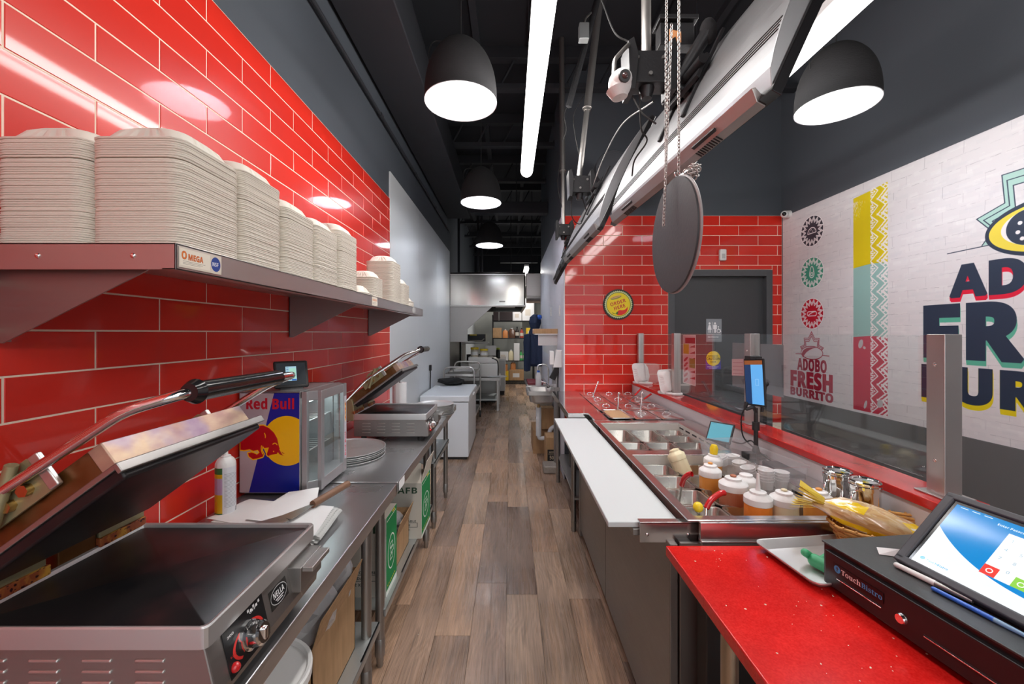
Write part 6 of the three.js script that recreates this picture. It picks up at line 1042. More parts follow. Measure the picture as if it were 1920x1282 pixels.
// ---------------------------------------------------------------- menu screens hung from the ceiling, seen from behind
function menuScreen(label, bFar, bNear, lean, H, body, silver) {
  const L = bFar.distanceTo(bNear), ex = bNear.clone().sub(bFar).normalize(), up = new THREE.Vector3(Math.sin(lean), Math.cos(lean), 0); up.addScaledVector(ex, -up.dot(ex)).normalize();
  const ez = new THREE.Vector3().crossVectors(ex, up);               // points to the back (kitchen side)
  const t = thing('menu_screen', label, 'screen', bFar, 'menu screens over the counter');
  t.quaternion.setFromRotationMatrix(new THREE.Matrix4().makeBasis(ex, up, ez));
  const run = (pts, x0, x1, b) => tri(extrude(pts.map(([y, z]) => [z, y]), x1 - x0, b).rotateY(Math.PI / 2).scale(-1, 1, 1).translate(0, 0, 0)), V3 = (x, y, z) => new THREE.Vector3(x, y, z);
  const prof = (pts, x0, x1, b = 0.002) => { const g = extrude(pts.map(([y, z]) => [-z, y]), x1 - x0, b); g.rotateY(Math.PI / 2); g.translate(x0, 0, 0); return tri(g); };   // outline y, z run along x
  local(t, 'bezel', prof([[0, 0], [H, 0], [H, 0.028], [0, 0.028]], 0, L), mat.blackGloss, 'black glossy screen edge');
  const curve = []; for (let k = 0; k <= 16; k++) { const a = k / 16; curve.push([0.02 + a * (H - 0.04), 0.028 + 0.05 * Math.pow(Math.sin(Math.PI * Math.pow(a, 0.8)), 0.7)]); }
  local(t, 'back_shell', prof([[0.01, 0.026], ...curve, [H - 0.01, 0.026]], 0.012, L - 0.012), body, silver ? 'brushed silver curved back' : 'dark plastic back');
  for (let k = 0; k < 4; k++) { const pts = []; for (let i = 0; i <= 12; i++) { const a = i / 12, y = H * (0.13 + 0.10 * Math.sin(a * Math.PI / 2)) + k * 0.012; const s = (y - 0.02) / (H - 0.04); pts.push(V3(0.02 + a * (L - 0.04), y, 0.0285 + 0.05 * Math.pow(Math.sin(Math.PI * Math.pow(s, 0.8)), 0.7))); } local(t, 'groove', tri(new THREE.TubeGeometry(new THREE.CatmullRomCurve3(pts), 30, 0.0022, 6)), mat.black); }
  const sp = local(t, 'speaker_bar', prof([[-0.004, 0.004], [0.012, 0.004], [0.03, 0.05], [0.022, 0.058], [-0.004, 0.03]], 0.05, L - 0.05), silver ? mat.steelDark : mat.black, 'reflective strip along the lower edge');
  for (const a of [0.18, 0.72]) { const s = shade(new THREE.Mesh(box(L * a, L * a + 0.13, 0.004, 0.01, -0.05, -0.03, 0), mat.black)); s.name = 'speaker_slot'; sp.add(s); for (let k = 0; k < 10; k++) { const r = shade(new THREE.Mesh(box(L * a + k * 0.013, L * a + k * 0.013 + 0.004, -0.006, 0.0, -0.03, -0.006, 0), mat.black)); r.name = 'speaker_rib'; sp.add(r); } }
  for (const x of [L * 0.42, L * 0.58]) local(t, 'mount_rail', box(x - 0.011, x + 0.011, H * 0.3, H * 0.82, -0.088, -0.076, 0.002), mat.blackMetal, 'black mounting rail');
  local(t, 'mount_plate', [box(L * 0.4, L * 0.6, H * 0.5, H * 0.64, -0.108, -0.09, 0.003), rod(V3(L * 0.38, H * 0.57, 0.115), V3(L * 0.62, H * 0.57, 0.115), 0.018, 0.018, 14)], mat.blackMetal);
  return t;
}
menuScreen('large silver backed menu screen with hanging chains across it', V(0.586, 2.145, 2.287), V(0.679, 2.145, 1.02), 0.44, 0.72, mat.tvBack, true);
menuScreen('middle silver backed menu screen beside its slanting ceiling pole', V(0.50, 2.145, 3.55), V(0.535, 2.145, 2.34), 0.44, 0.72, mat.tvBack, true);
menuScreen('dark backed menu screen next to the red tiled end wall', V(0.482, 2.05, 4.24), V(0.495, 2.13, 3.60), 0.5, 0.62, mat.black, false);
function poleMount(label, top, foot, w) {
  const t = thing('ceiling_pole_mount', label, 'mount', foot, 'ceiling pole mounts of the menu screens');
  const mid = foot.clone().lerp(top, 0.28);
  part(t, 'pole', [rod(foot, mid, 0.019, 0.019, 18), rod(mid, top, 0.026, 0.026, 18)], mat.steelDark, 'dark steel pole');
  const f = foot, bx = (a, b, c, d, e, g, r) => box(f.x + a, f.x + b, f.y + c, f.y + d, -f.z + e, -f.z + g, r);
  part(t, 'bracket_box', bx(-0.07 * w, 0.075 * w, -0.12 * w, 0.0, -0.045, 0.045, 0.004), mat.blackMetal, 'dusty black bracket box');
  for (const s of [-0.075, 0.08]) part(t, 'cheek_plate', prismD([[f.x + (s - 0.004) * w, f.y - 0.15 * w], [f.x + (s + 0.018) * w, f.y - 0.15 * w], [f.x + (s + 0.03) * w, f.y - 0.02], [f.x + (s + 0.012) * w, f.y + 0.045 * w], [f.x + (s - 0.01) * w, f.y + 0.03 * w]], -f.z - 0.055, -f.z + 0.055, 0.002), mat.blackMetal);
  for (const [dx, dy] of [[-0.05, -0.03], [0.05, -0.03], [0.0, -0.09]]) part(t, 'bolt', rod(new THREE.Vector3(f.x + dx * w, f.y + dy * w, f.z + 0.045), new THREE.Vector3(f.x + dx * w, f.y + dy * w, f.z + 0.054), 0.008, 0.008, 6), mat.steelDark);
  part(t, 'swivel', [rod(new THREE.Vector3(f.x + 0.08 * w, f.y - 0.09 * w, f.z), new THREE.Vector3(f.x + 0.2 * w, f.y - 0.16 * w, f.z), 0.022, 0.022, 14), rod(new THREE.Vector3(f.x, f.y - 0.12 * w, f.z), new THREE.Vector3(f.x, f.y - 0.16 * w, f.z), 0.03 * w, 0.02 * w, 14)], mat.blackMetal);
  part(t, 'hose_clamp', tri(new THREE.TorusGeometry(0.029, 0.005, 6, 20).rotateX(Math.PI / 2).translate(mid.x, mid.y + 0.02, mid.z)), mat.steelDark);
}
poleMount('ceiling pole mount with dusty bracket beside the white dome camera', V(0.548, TOP, 1.66), P(1212, 108, 1.66), 1.05);
poleMount('slanting ceiling pole mount of the middle menu screen', V(0.70, TOP, 2.95), P(1086, 333, 2.95), 1.0);
poleMount('ceiling pole mount of the dark menu screen by the tiled wall', V(0.50, TOP, 3.95), P(1056, 422, 3.95), 0.9);
{ // tilting arm and upper box of the large screen's mount
  const t = thing('tilt_arm', 'black padded tilt arm reaching from the bracket over the large menu screen', 'arm', P(1290, 170, 1.6));
  part(t, 'arm', bent([P(1255, 170, 1.66), P(1290, 120, 1.63), P(1325, 62, 1.6)], 0.026, 0.05, 14), mat.blackMetal); part(t, 'end_pad', tri(new THREE.SphereGeometry(0.04, 18, 12).scale(0.8, 1.25, 0.7).translate(...P(1328, 58, 1.6).toArray())), mat.felt, 'dusty rounded end');
  part(t, 'upper_box', [box(0.62, 0.76, 2.74, 2.83, 1.68, 1.74, 0.004), box(0.61, 0.77, 2.83, 2.85, 1.66, 1.75, 0.004)], mat.blackMetal); part(t, 'warning_label', plate(V(0.655, 2.75, 1.679), V(0.705, 2.745, 1.679), V(0.705, 2.79, 1.679), V(0.655, 2.80, 1.679), 0.0006), M({ color: lin(0.6, 0.26, 0.1), roughness: 0.6 }), 'orange warning label');
}
{ // dome camera
  const c = P(1162, 158, 1.5), t = thing('dome_camera', 'white dome camera hanging from the dusty bracket', 'camera', c), dir = new THREE.Vector3(0.05, -0.25, 1).normalize();
  part(t, 'housing', [tri(new THREE.SphereGeometry(0.046, 28, 20).scale(0.9, 1.1, 0.9).translate(c.x, c.y, c.z)), rod(c.clone().add(new THREE.Vector3(-0.005, -0.02, 0.0)), c.clone().add(new THREE.Vector3(0.0, -0.05, 0.0)), 0.044, 0.028, 24)], mat.whitePlastic, 'white camera housing');
  part(t, 'eyeball', tri(new THREE.SphereGeometry(0.036, 24, 16).translate(c.x + 0.003, c.y + 0.008, c.z + 0.018)), mat.whitePlastic);
  const p = c.clone().add(new THREE.Vector3(0.003, 0.008, 0.018)).addScaledVector(dir, 0.029);
  part(t, 'lens_ring', rod(p, p.clone().addScaledVector(dir, 0.008), 0.022, 0.02, 24), mat.black, 'black lens ring'); part(t, 'lens', tri(new THREE.SphereGeometry(0.012, 14, 10).translate(...p.clone().addScaledVector(dir, 0.004).toArray())), MP({ color: lin(0.09, 0.05, 0.05), roughness: 0.05, clearcoat: 1 }));
  part(t, 'yoke', bent([P(1150, 160, 1.56), P(1152, 112, 1.56), P(1172, 90, 1.58), P(1185, 78, 1.64)], 0.008, 0.02, 10), mat.steelDark);
}
// loose wires around the screens
[[[1128, 0, 1.8], [1152, 60, 1.7], [1178, 78, 1.68], [1192, 90, 1.66]], [[1200, 176, 1.64], [1202, 240, 1.66], [1213, 264, 1.68], [1190, 300, 1.75], [1185, 330, 1.8]], [[1186, 180, 1.64], [1205, 212, 1.62], [1230, 232, 1.6]], [[1225, 190, 1.62], [1165, 235, 2.2], [1130, 300, 2.7], [1108, 360, 2.9]], [[1068, 190, 2.9], [1058, 214, 2.9], [1062, 242, 2.9], [1056, 262, 2.9]], [[1094, 180, 2.95], [1076, 215, 2.95], [1078, 250, 2.95], [1086, 290, 2.95]], [[1075, 350, 2.95], [1071, 400, 3.0], [1085, 420, 3.05], [1100, 405, 3.05], [1092, 370, 2.98]], [[1050, 300, 3.9], [1046, 350, 3.9], [1056, 400, 3.95]], [[1066, 445, 3.9], [1056, 470, 3.9], [1054, 500, 3.9]]].forEach((pts, i) => {
  const g = tube(pts.map((p) => P(...p)), 0.0035, 40, 6);
  solo('loose_wire', ['thin dark wire dropping to the dusty bracket', 'thick dark wire bending behind the large menu screen', 'short dark wire under the dome camera', 'long pale wire running from the camera to the middle bracket', 'short dark wire beside the junction box strut', 'dark wire hanging along the slanting pole', 'dark wire looping under the middle bracket', 'thin wire beside the pole by the tiled wall', 'thin wire dropping from the dark menu screen'][i], 'wire', g, i === 3 ? mat.steelDark : mat.rubber);
});
{ // perforated strut with junction box
  const t = thing('strut_channel', 'slanting perforated steel strut with a small junction box under the ceiling', 'strut', P(1068, 190, 2.6));
  const a = P(1120, 0, 2.6), b = P(1066, 200, 2.6), n = 13;
  part(t, 'channel', [rod(a, b, 0.02, 0.02, 4)], mat.blackMetal); for (let k = 0; k < n; k++) { const p = b.clone().lerp(a, k / n * 0.55); part(t, 'hole', tri(new THREE.CircleGeometry(0.006, 10).translate(p.x, p.y, p.z + 0.021)), mat.black); }
  part(t, 'junction_box', box(P(1085, 0, 2.5).x, P(1103, 0, 2.5).x, P(0, 78, 2.5).y, P(0, 48, 2.5).y, 2.47, 2.52, 0.004), mat.galv, 'small grey junction box'); part(t, 'flex_conduit', tube([P(1096, 48, 2.5), P(1098, 35, 2.5), P(1108, 24, 2.55)], 0.006, 20, 8), mat.steelDark);
}
// round board on chains
function chain(a, b, link = 0.016) {
  const n = Math.max(2, Math.round(a.distanceTo(b) / (link * 0.72))), dir = b.clone().sub(a).normalize(), q = new THREE.Quaternion().setFromUnitVectors(new THREE.Vector3(0, 1, 0), dir), out = [];
  for (let k = 0; k <= n; k++) { const g = new THREE.TorusGeometry(link * 0.3, link * 0.085, 5, 10); g.scale(1, 1.6, 1); g.rotateY((k % 2) * Math.PI / 2 + 0.4); g.applyQuaternion(q); const p = a.clone().lerp(b, k / n); g.translate(p.x, p.y, p.z); out.push(tri(g)); }
  return merge(out);
}
{
  const cx = 0.563, cy = 1.882, cd = 1.4, R = 0.193, t = thing('round_board', 'round black board hanging on thin chains from the ceiling', 'sign', V(cx, cy - R, cd));
  part(t, 'board', rod(V(cx - 0.007, cy, cd), V(cx + 0.007, cy, cd), R, R, 72), M({ color: lin(0.035, 0.035, 0.038), roughness: 0.55, bumpMap: fineTex, bumpScale: 0.0004 }), 'flat matte black disc');
  part(t, 'edge_band', tri(new THREE.TorusGeometry(R, 0.005, 8, 72).rotateY(Math.PI / 2).translate(cx + 0.004, cy, -cd)), M({ color: lin(0.3, 0.28, 0.28), roughness: 0.5 }), 'pale worn edge');
  part(t, 'eye_hook', [tri(new THREE.TorusGeometry(0.009, 0.0025, 6, 14).translate(cx, cy + R + 0.008, -cd + 0.03)), tri(new THREE.TorusGeometry(0.009, 0.0025, 6, 14).translate(cx, cy + R - 0.006, -cd - 0.06))], mat.chrome);
  const lab = ['thin chain rising from the board past the large screen', 'thin chain hanging loose in front of the board', 'thin chain carrying the far edge of the board'];
  [[V(cx + 0.004, cy + R + 0.012, cd - 0.03), V(cx + 0.012, TOP, cd - 0.02)], [V(cx - 0.028, cy + 0.045, cd + 0.02), V(cx + 0.0, 2.62, cd + 0.02)], [V(cx - 0.006, cy + R, cd + 0.06), V(cx + 0.0, TOP, cd + 0.04)]].forEach(([a, b], i) => solo('chain', lab[i], 'chain', chain(a, b), mat.steel));
  const k = []; for (let i = 0; i < 22; i++) { const g = new THREE.TorusGeometry(0.008, 0.0022, 5, 10); g.rotateX(rnd() * 3); g.rotateY(rnd() * 3); g.translate(cx + 0.03 + rr_(-1, 1) * 0.018, cy + R + 0.0 + rr_(-1, 1) * 0.022, -cd + 0.075 + rr_(-1, 1) * 0.018); k.push(tri(g)); }
  solo('chain', 'knotted chain bundle at the top of the board', 'chain', merge(k), mat.steel);
}

// ---------------------------------------------------------------- corridor and kitchen
{ // chest freezer
  const t = thing('chest_freezer', 'white chest freezer along the grey panel wall', 'freezer', V(-0.8, 0, 5.5));
  part(t, 'body', box(-1.09, -0.505, 0.03, 0.70, 4.98, 6.08, 0.012), mat.whiteGloss); part(t, 'lid', box(-1.1, -0.495, 0.708, 0.785, 4.965, 6.095, 0.015), mat.whiteGloss, 'white freezer lid'); part(t, 'base', box(-1.07, -0.53, 0, 0.03, 5.0, 6.06, 0.003), mat.black);
  part(t, 'hinge', box(-1.125, -1.09, 0.62, 0.76, 5.1, 5.16, 0.003), mat.whitePlastic); part(t, 'lid_handle', box(-0.496, -0.478, 0.72, 0.745, 5.45, 5.6, 0.004), mat.whitePlastic);
}
solo('black_jacket', 'dark cloth bundle lying at the back of the freezer lid', 'cloth', crumple(-0.86, 0.785, 5.97, 0.19, 0.06, 0.1, 21), mat.felt);
solo('wall_plug_lead', 'black cord hanging from the wall outlet above the freezer', 'cord', [tube([V(-1.125, 1.08, 5.72), V(-1.115, 1.06, 5.72), V(-1.115, 0.95, 5.73), V(-1.12, 0.8, 5.74), V(-1.12, 0.4, 5.74)], 0.008, 30, 6), box(-1.131, -1.10, 1.02, 1.10, 5.7, 5.75, 0.006)], mat.rubber);
{ // trolley
  const t = thing('steel_trolley', 'steel trolley with hooped handles behind the chest freezer', 'trolley', V(-0.78, 0, 6.9));
  const x0 = -1.02, x1 = -0.55, d0 = 6.3, d1 = 7.55;
  for (const d of [d0, d1]) part(t, 'hoop', bent([V(x0, 0.12, d), V(x0, 1.02, d), V(x1, 1.02, d), V(x1, 0.12, d)], 0.014, 0.09, 12), mat.steel, 'bent tube hoop');
  for (const y of [0.2, 0.56, 0.88]) part(t, 'shelf', loft([[x1 - x0, d1 - d0, y, 0.02, (x0 + x1) / 2, -(d0 + d1) / 2], [x1 - x0, d1 - d0, y + 0.035, 0.02, (x0 + x1) / 2, -(d0 + d1) / 2], [x1 - x0 - 0.02, d1 - d0 - 0.02, y + 0.035, 0.02, (x0 + x1) / 2, -(d0 + d1) / 2], [x1 - x0 - 0.02, d1 - d0 - 0.02, y + 0.006, 0.02, (x0 + x1) / 2, -(d0 + d1) / 2]], { n: 3, capA: true, capB: true }), mat.steel);
  for (const d of [d0, d1]) for (const x of [x0, x1]) part(t, 'caster', [rod(V(x - 0.015, 0.055, d), V(x + 0.015, 0.055, d), 0.055, 0.055, 20), rod(V(x, 0.08, d), V(x, 0.14, d), 0.012, 0.012, 8)], mat.rubber, 'black caster wheel');
}
solo('oven_tray', 'shallow steel tray on the top of the trolley', 'tray', loft([[0.34, 0.5, 0.888, 0.02, -0.8, -6.75], [0.38, 0.55, 0.93, 0.02, -0.8, -6.75], [0.36, 0.53, 0.928, 0.02, -0.8, -6.75], [0.33, 0.49, 0.894, 0.02, -0.8, -6.75]], { n: 4, capA: true, capB: true }), mat.steelDark);
{ // equipment stand and roller grill
  const t = thing('equipment_stand', 'low steel equipment stand under the stainless cooker', 'table', V(-0.6, 0, 8.5));
  part(t, 'tabletop', box(-1.08, -0.2, 0.6, 0.66, 8.08, 8.95, 0.004), mat.steel); part(t, 'undershelf', box(-1.05, -0.24, 0.2, 0.235, 8.12, 8.9, 0.003), mat.galv);
  for (const d of [8.12, 8.9]) for (const x of [-1.04, -0.24]) part(t, 'leg', box(x - 0.02, x + 0.02, 0, 0.6, d - 0.02, d + 0.02, 0.003), mat.steel);
  const c = thing('stainless_cooker', 'stainless cooker with rounded hood on the equipment stand', 'cooker', V(-0.52, 0.66, 8.5));
  part(c, 'body', box(-0.83, -0.235, 0.67, 0.94, 8.15, 8.85, 0.01), mat.steel); const dome = []; for (let k = 0; k <= 12; k++) { const a = k / 12 * Math.PI / 2; dome.push([-0.235 - 0.28 + 0.28 * Math.cos(a) , 0.945 + 0.12 * Math.sin(a)]); }
  part(c, 'curved_hood', prismD([[-0.83, 0.945], ...dome, [-0.83, 1.065]], 8.16, 8.84, 0.004), mat.steel, 'rounded steel hood'); part(c, 'side_trim', tube([V(-0.235, 0.7, 8.148), V(-0.235, 0.9, 8.148), V(-0.26, 1.0, 8.148), V(-0.36, 1.05, 8.148)], 0.012, 24, 8), mat.blackMetal);
  part(c, 'side_panel', box(-0.53, -0.3, 1.06, 1.28, 8.8, 8.83, 0.003), mat.steelDark);
}
for (const [x, h, label] of [[-0.72, 0.19, 'large glass jar with yellow lid on the cooker'], [-0.53, 0.16, 'smaller glass jar with yellow lid on the cooker']]) {
  const t = thing('yellow_lid_jar', label, 'jar', V(x, 1.066, 8.35));
  local(t, 'jar', lathe([[0, 0], [0.075, 0], [0.08, 0.01], [0.08, h * 0.75], [0.07, h * 0.82]], 20), M({ color: lin(0.55, 0.47, 0.36), roughness: 0.3 }), 'jar of pale contents'); local(t, 'lid', lathe([[0.085, h * 0.78], [0.085, h], [0, h + 0.004]], 20), mat.yellow, 'yellow lid'); local(t, 'label_band', lathe([[0.081, h * 0.2], [0.081, h * 0.55]], 20), mat.white);
}
solo('white_cloth', 'white cloth draped over the corner of the equipment stand', 'cloth', [crumple(-0.26, 0.66, 8.2, 0.2, 0.02, 0.14, 31), box(-0.2, -0.185, 0.5, 0.672, 8.1, 8.3, 0.004)], mat.paper);
{ // hood
  const t = thing('exhaust_hood', 'large polished steel exhaust hood above the kitchen line', 'hood', V(-0.42, 2.06, 8.6));
  const x0 = -1.13, x1 = 0.292, d0 = 7.7, d1 = 10.1;
  part(t, 'canopy', [box(x0, x1, 2.07, 2.695, d0, d0 + 0.03, 0.006), box(x1 - 0.03, x1, 2.07, 2.695, d0, d1, 0.006), box(x0, x1, 2.66, 2.695, d0, d1, 0.004), box(x0, x1, 2.07, 2.695, d1 - 0.03, d1, 0.006)], M({ color: lin(0.50, 0.485, 0.46), metalness: 1, roughness: 0.17, roughnessMap: brushTex }), 'mirror polished steel panels');
  part(t, 'lower_lip', [box(x0, x1 + 0.01, 2.045, 2.075, d0 - 0.012, d0 + 0.04, 0.004), box(x1 - 0.03, x1 + 0.012, 2.045, 2.075, d0, d1, 0.004), box(x0, x1, 2.645, 2.665, d0 - 0.01, d0, 0.003)], mat.steel);
  part(t, 'side_skirt', prismD([[x0, 1.38], [-0.80, 1.38], [-0.80, 1.62], [-0.33, 2.05], [x0, 2.05]], d0 + 0.02, d0 + 0.03, 0.001), mat.steelDark, 'slanted steel skirt panel');
  part(t, 'maker_badge', box(-0.20, -0.09, 2.13, 2.155, d0 - 0.006, d0, 0.002), mat.steelDark);
  part(t, 'hood_lamp', box(-0.28, 0.1, 2.05, 2.06, d0 + 0.3, d0 + 0.5, 0.002), mat.ledBody); for (let k = 0; k < 8; k++) part(t, 'grease_filter', box(-1.0, -0.6, 2.1, 2.5, d0 + 0.1 + k * 0.27, d0 + 0.34 + k * 0.27, 0.004), mat.steelDark);
  const b = thing('duct_box', 'small stainless duct box beside the exhaust hood', 'duct', V(0.43, 2.3, 8.0)); part(b, 'box', [box(0.31, 0.60, 2.25, 2.69, 7.78, 8.3, 0.01), box(0.3, 0.605, 2.44, 2.455, 7.772, 8.3, 0.002)], mat.steel); part(b, 'rounded_foot', rod(V(0.32, 2.25, 7.95), V(0.59, 2.25, 7.95), 0.12, 0.12, 20), mat.steel);
}
{ // stove bits under the hood
  const t = thing('cooking_range', 'dark cooking range below the exhaust hood', 'stove', V(-0.75, 0, 9.55));
  part(t, 'body', box(-1.1, -0.3, 0.1, 0.88, 9.1, 10.0, 0.006), mat.steelDark); part(t, 'raised_shelf', [box(-1.1, -0.5, 1.3, 1.33, 9.3, 9.9, 0.003), box(-1.1, -1.08, 0.88, 1.5, 9.2, 10, 0.003)], mat.steelDark); for (const x of [-0.9, -0.65, -0.42]) part(t, 'pot', lathe([[0, 0.88], [0.1, 0.88], [0.1, 1.05], [0.104, 1.055]], 20, x, 0, 9.4), mat.blackMetal); part(t, 'plinth', box(-1.08, -0.32, 0, 0.1, 9.14, 9.96, 0), mat.black);
  const p = thing('salamander_broiler', 'black wall broiler with yellow strip under the hood skirt', 'broiler', V(-0.85, 1.36, 9.2)); part(p, 'body', box(-1.07, -0.55, 1.36, 1.52, 9.12, 9.28, 0.006), mat.blackMetal); part(p, 'handle', bent([V(-0.95, 1.42, 9.1), V(-0.9, 1.38, 8.98), V(-0.62, 1.38, 8.98), V(-0.58, 1.42, 9.1)], 0.012, 0.03, 8), mat.steel); part(p, 'yellow_strip', box(-0.9, -0.74, 1.49, 1.52, 9.11, 9.125, 0.002), mat.yellow, 'yellow strip');
}
{ // shelving at the kitchen end with goods
  const d0 = 12.3, d1 = 12.75, x0 = -0.52, x1 = 0.72, t = thing('wire_shelving', 'black steel shelving full of goods at the kitchen end', 'shelving', V(0.1, 0, 12.5));
  const ys = [0.12, 0.72, 1.40, 1.92];
  for (const y of ys) part(t, 'shelf', box(x0, x1, y - 0.03, y, d0, d1, 0.004), mat.blackMetal);
  for (const x of [x0, x1]) for (const d of [d0, d1]) part(t, 'post', rod(V(x, 0, d), V(x, 2.1, d), 0.014, 0.014, 8), mat.blackMetal);
  const good = (name, label, cat, x, y, w, h, m, shape) => {
    const q = thing(name, label, cat, V(x, y, 12.42), 'goods on the kitchen shelving');
    if (shape === 'bottle') { local(q, 'bottle', lathe([[0, 0], [w / 2, 0], [w / 2, h * 0.6], [w * 0.2, h * 0.8], [w * 0.17, h * 0.9]], 14), m); local(q, 'cap', lathe([[w * 0.2, h * 0.88], [w * 0.2, h], [0, h]], 12), mat.black); local(q, 'label_band', lathe([[w / 2 + 0.002, h * 0.2], [w / 2 + 0.002, h * 0.5]], 14), mat.cardLight); }
    else if (shape === 'jug') { local(q, 'jug', loft([[w, w * 0.8, 0, 0.03], [w, w * 0.8, h * 0.7, 0.04], [w * 0.5, w * 0.4, h * 0.9, 0.03]], { n: 4, capA: true, capB: true }), m); local(q, 'cap', lathe([[w * 0.2, h * 0.9], [w * 0.2, h], [0, h]], 12), mat.white); }
    else { local(q, 'box', tri(new RoundedBoxGeometry(w, h, 0.3, 1, 0.004).translate(0, h / 2, 0)), m); if (shape !== 'bare') local(q, 'label', quad(new THREE.Vector3(-w * 0.25, h * 0.3, 0.152), new THREE.Vector3(w * 0.2, h * 0.3, 0.152), new THREE.Vector3(w * 0.2, h * 0.68, 0.152), new THREE.Vector3(-w * 0.25, h * 0.68, 0.152)), m === mat.card ? mat.white : mat.cardLight); }
  };
  const br = M({ color: lin(0.10, 0.04, 0.02), roughness: 0.25 }), dk = M({ color: lin(0.03, 0.02, 0.02), roughness: 0.25 }), gr = M({ color: lin(0.05, 0.45, 0.10), roughness: 0.3 }), yl = M({ color: lin(0.75, 0.5, 0.02), roughness: 0.5 }), or = M({ color: lin(0.6, 0.22, 0.06), roughness: 0.5 });
  const g1_ = 'on the bottom level of the kitchen shelving', g2_ = 'on the second level of the kitchen shelving', g3_ = 'on the bottle level of the kitchen shelving', g4_ = 'on the top level of the kitchen shelving';
  good('white_box', 'white printed box ' + g1_, 'box', -0.4, 0.12, 0.22, 0.42, mat.white); good('yellow_can', 'yellow tin ' + g1_, 'tin', -0.14, 0.12, 0.2, 0.28, yl, 'bare'); good('tin_can', 'orange tin stacked on the yellow tin', 'tin', -0.18, 0.40, 0.22, 0.2, or, 'bare'); good('cardboard_box', 'brown box with white label ' + g1_, 'box', 0.2, 0.12, 0.44, 0.32, mat.card); good('sauce_jug', 'orange jug standing on the brown box', 'jug', 0.1, 0.441, 0.16, 0.235, or, 'jug');
  good('white_box', 'white tub ' + g2_, 'tub', -0.2, 0.72, 0.3, 0.26, mat.white); good('oil_bottle', 'pale yellow oil jug ' + g2_, 'jug', 0.035, 0.72, 0.15, 0.32, mat.cream, 'jug'); good('white_box', 'tall white tub between the oil jug and the green bottles', 'tub', 0.205, 0.72, 0.17, 0.52, mat.white, 'bare');
  for (let k = 0; k < 4; k++) good('green_bottle', 'green bottle ' + g2_, 'bottle', 0.34 + k * 0.1, 0.72, 0.085, 0.3, gr, 'bottle');
  good('open_carton', 'open brown carton ' + g3_, 'carton', -0.38, 1.40, 0.26, 0.3, mat.card, 'bare'); good('sauce_bottle', 'brown sauce bottle ' + g3_, 'bottle', -0.14, 1.40, 0.16, 0.26, or, 'jug'); good('sauce_bottle', 'dark sauce jug ' + g3_, 'bottle', 0.06, 1.40, 0.2, 0.3, br, 'jug'); good('sauce_bottle', 'black sauce bottle ' + g3_, 'bottle', 0.22, 1.40, 0.12, 0.34, dk, 'bottle'); good('sauce_bottle', 'red sauce bottle ' + g3_, 'bottle', 0.36, 1.40, 0.12, 0.3, M({ color: lin(0.4, 0.05, 0.03), roughness: 0.3 }), 'bottle'); good('yellow_carton', 'yellow and brown carton ' + g3_, 'carton', 0.6, 1.40, 0.22, 0.3, yl);
  good('black_case', 'black open case ' + g4_, 'box', -0.12, 1.92, 0.4, 0.34, dk, 'bare'); good('white_box', 'small white box with print ' + g4_, 'box', 0.22, 1.92, 0.26, 0.3, mat.white); good('white_box', 'large white box with red print ' + g4_, 'box', 0.55, 1.92, 0.36, 0.5, mat.white); good('black_case', 'narrow dark case ' + g4_, 'box', -0.42, 1.92, 0.16, 0.34, dk, 'bare'); good('white_box', 'white carton stacked highest on the shelving', 'box', 0.56, 2.42, 0.34, 0.45, mat.white, 'bare');
}
{ // sink bench between cooker and shelving
  const t = thing('steel_bench', 'narrow white and steel bench beyond the cooker', 'bench', V(-0.25, 0, 10.6)); part(t, 'body', box(-0.6, -0.12, 0.1, 0.86, 10.2, 11.2, 0.004), mat.panelGrey); part(t, 'top', box(-0.62, -0.1, 0.86, 0.9, 10.18, 11.22, 0.003), mat.steel); part(t, 'plinth', box(-0.58, -0.14, 0, 0.1, 10.22, 11.18, 0), mat.black);
  for (const [x, label] of [[-0.42, 'dark sauce bottle with green cap on the steel bench'], [-0.3, 'dark jar with green lid on the steel bench']]) { const q = thing('dark_bottle', label, 'bottle', V(x, 0.9, 10.4)); local(q, 'bottle', lathe([[0, 0], [0.055, 0], [0.055, 0.2], [0.04, 0.24]], 16), mat.blackGloss); local(q, 'cap', lathe([[0.045, 0.22], [0.045, 0.27], [0, 0.27]], 14), M({ color: lin(0.4, 0.5, 0.04), roughness: 0.4 }), 'green cap'); }
}
{ // back room door leaf
  const t = thing('back_window', 'pale doorway panel beside the shelving', 'panel', V(0.9, 0, 13.1)); part(t, 'panel', box(0.8, 1.4, 0.0, 2.0, 13.12, 13.19, 0.004), mat.white);
}
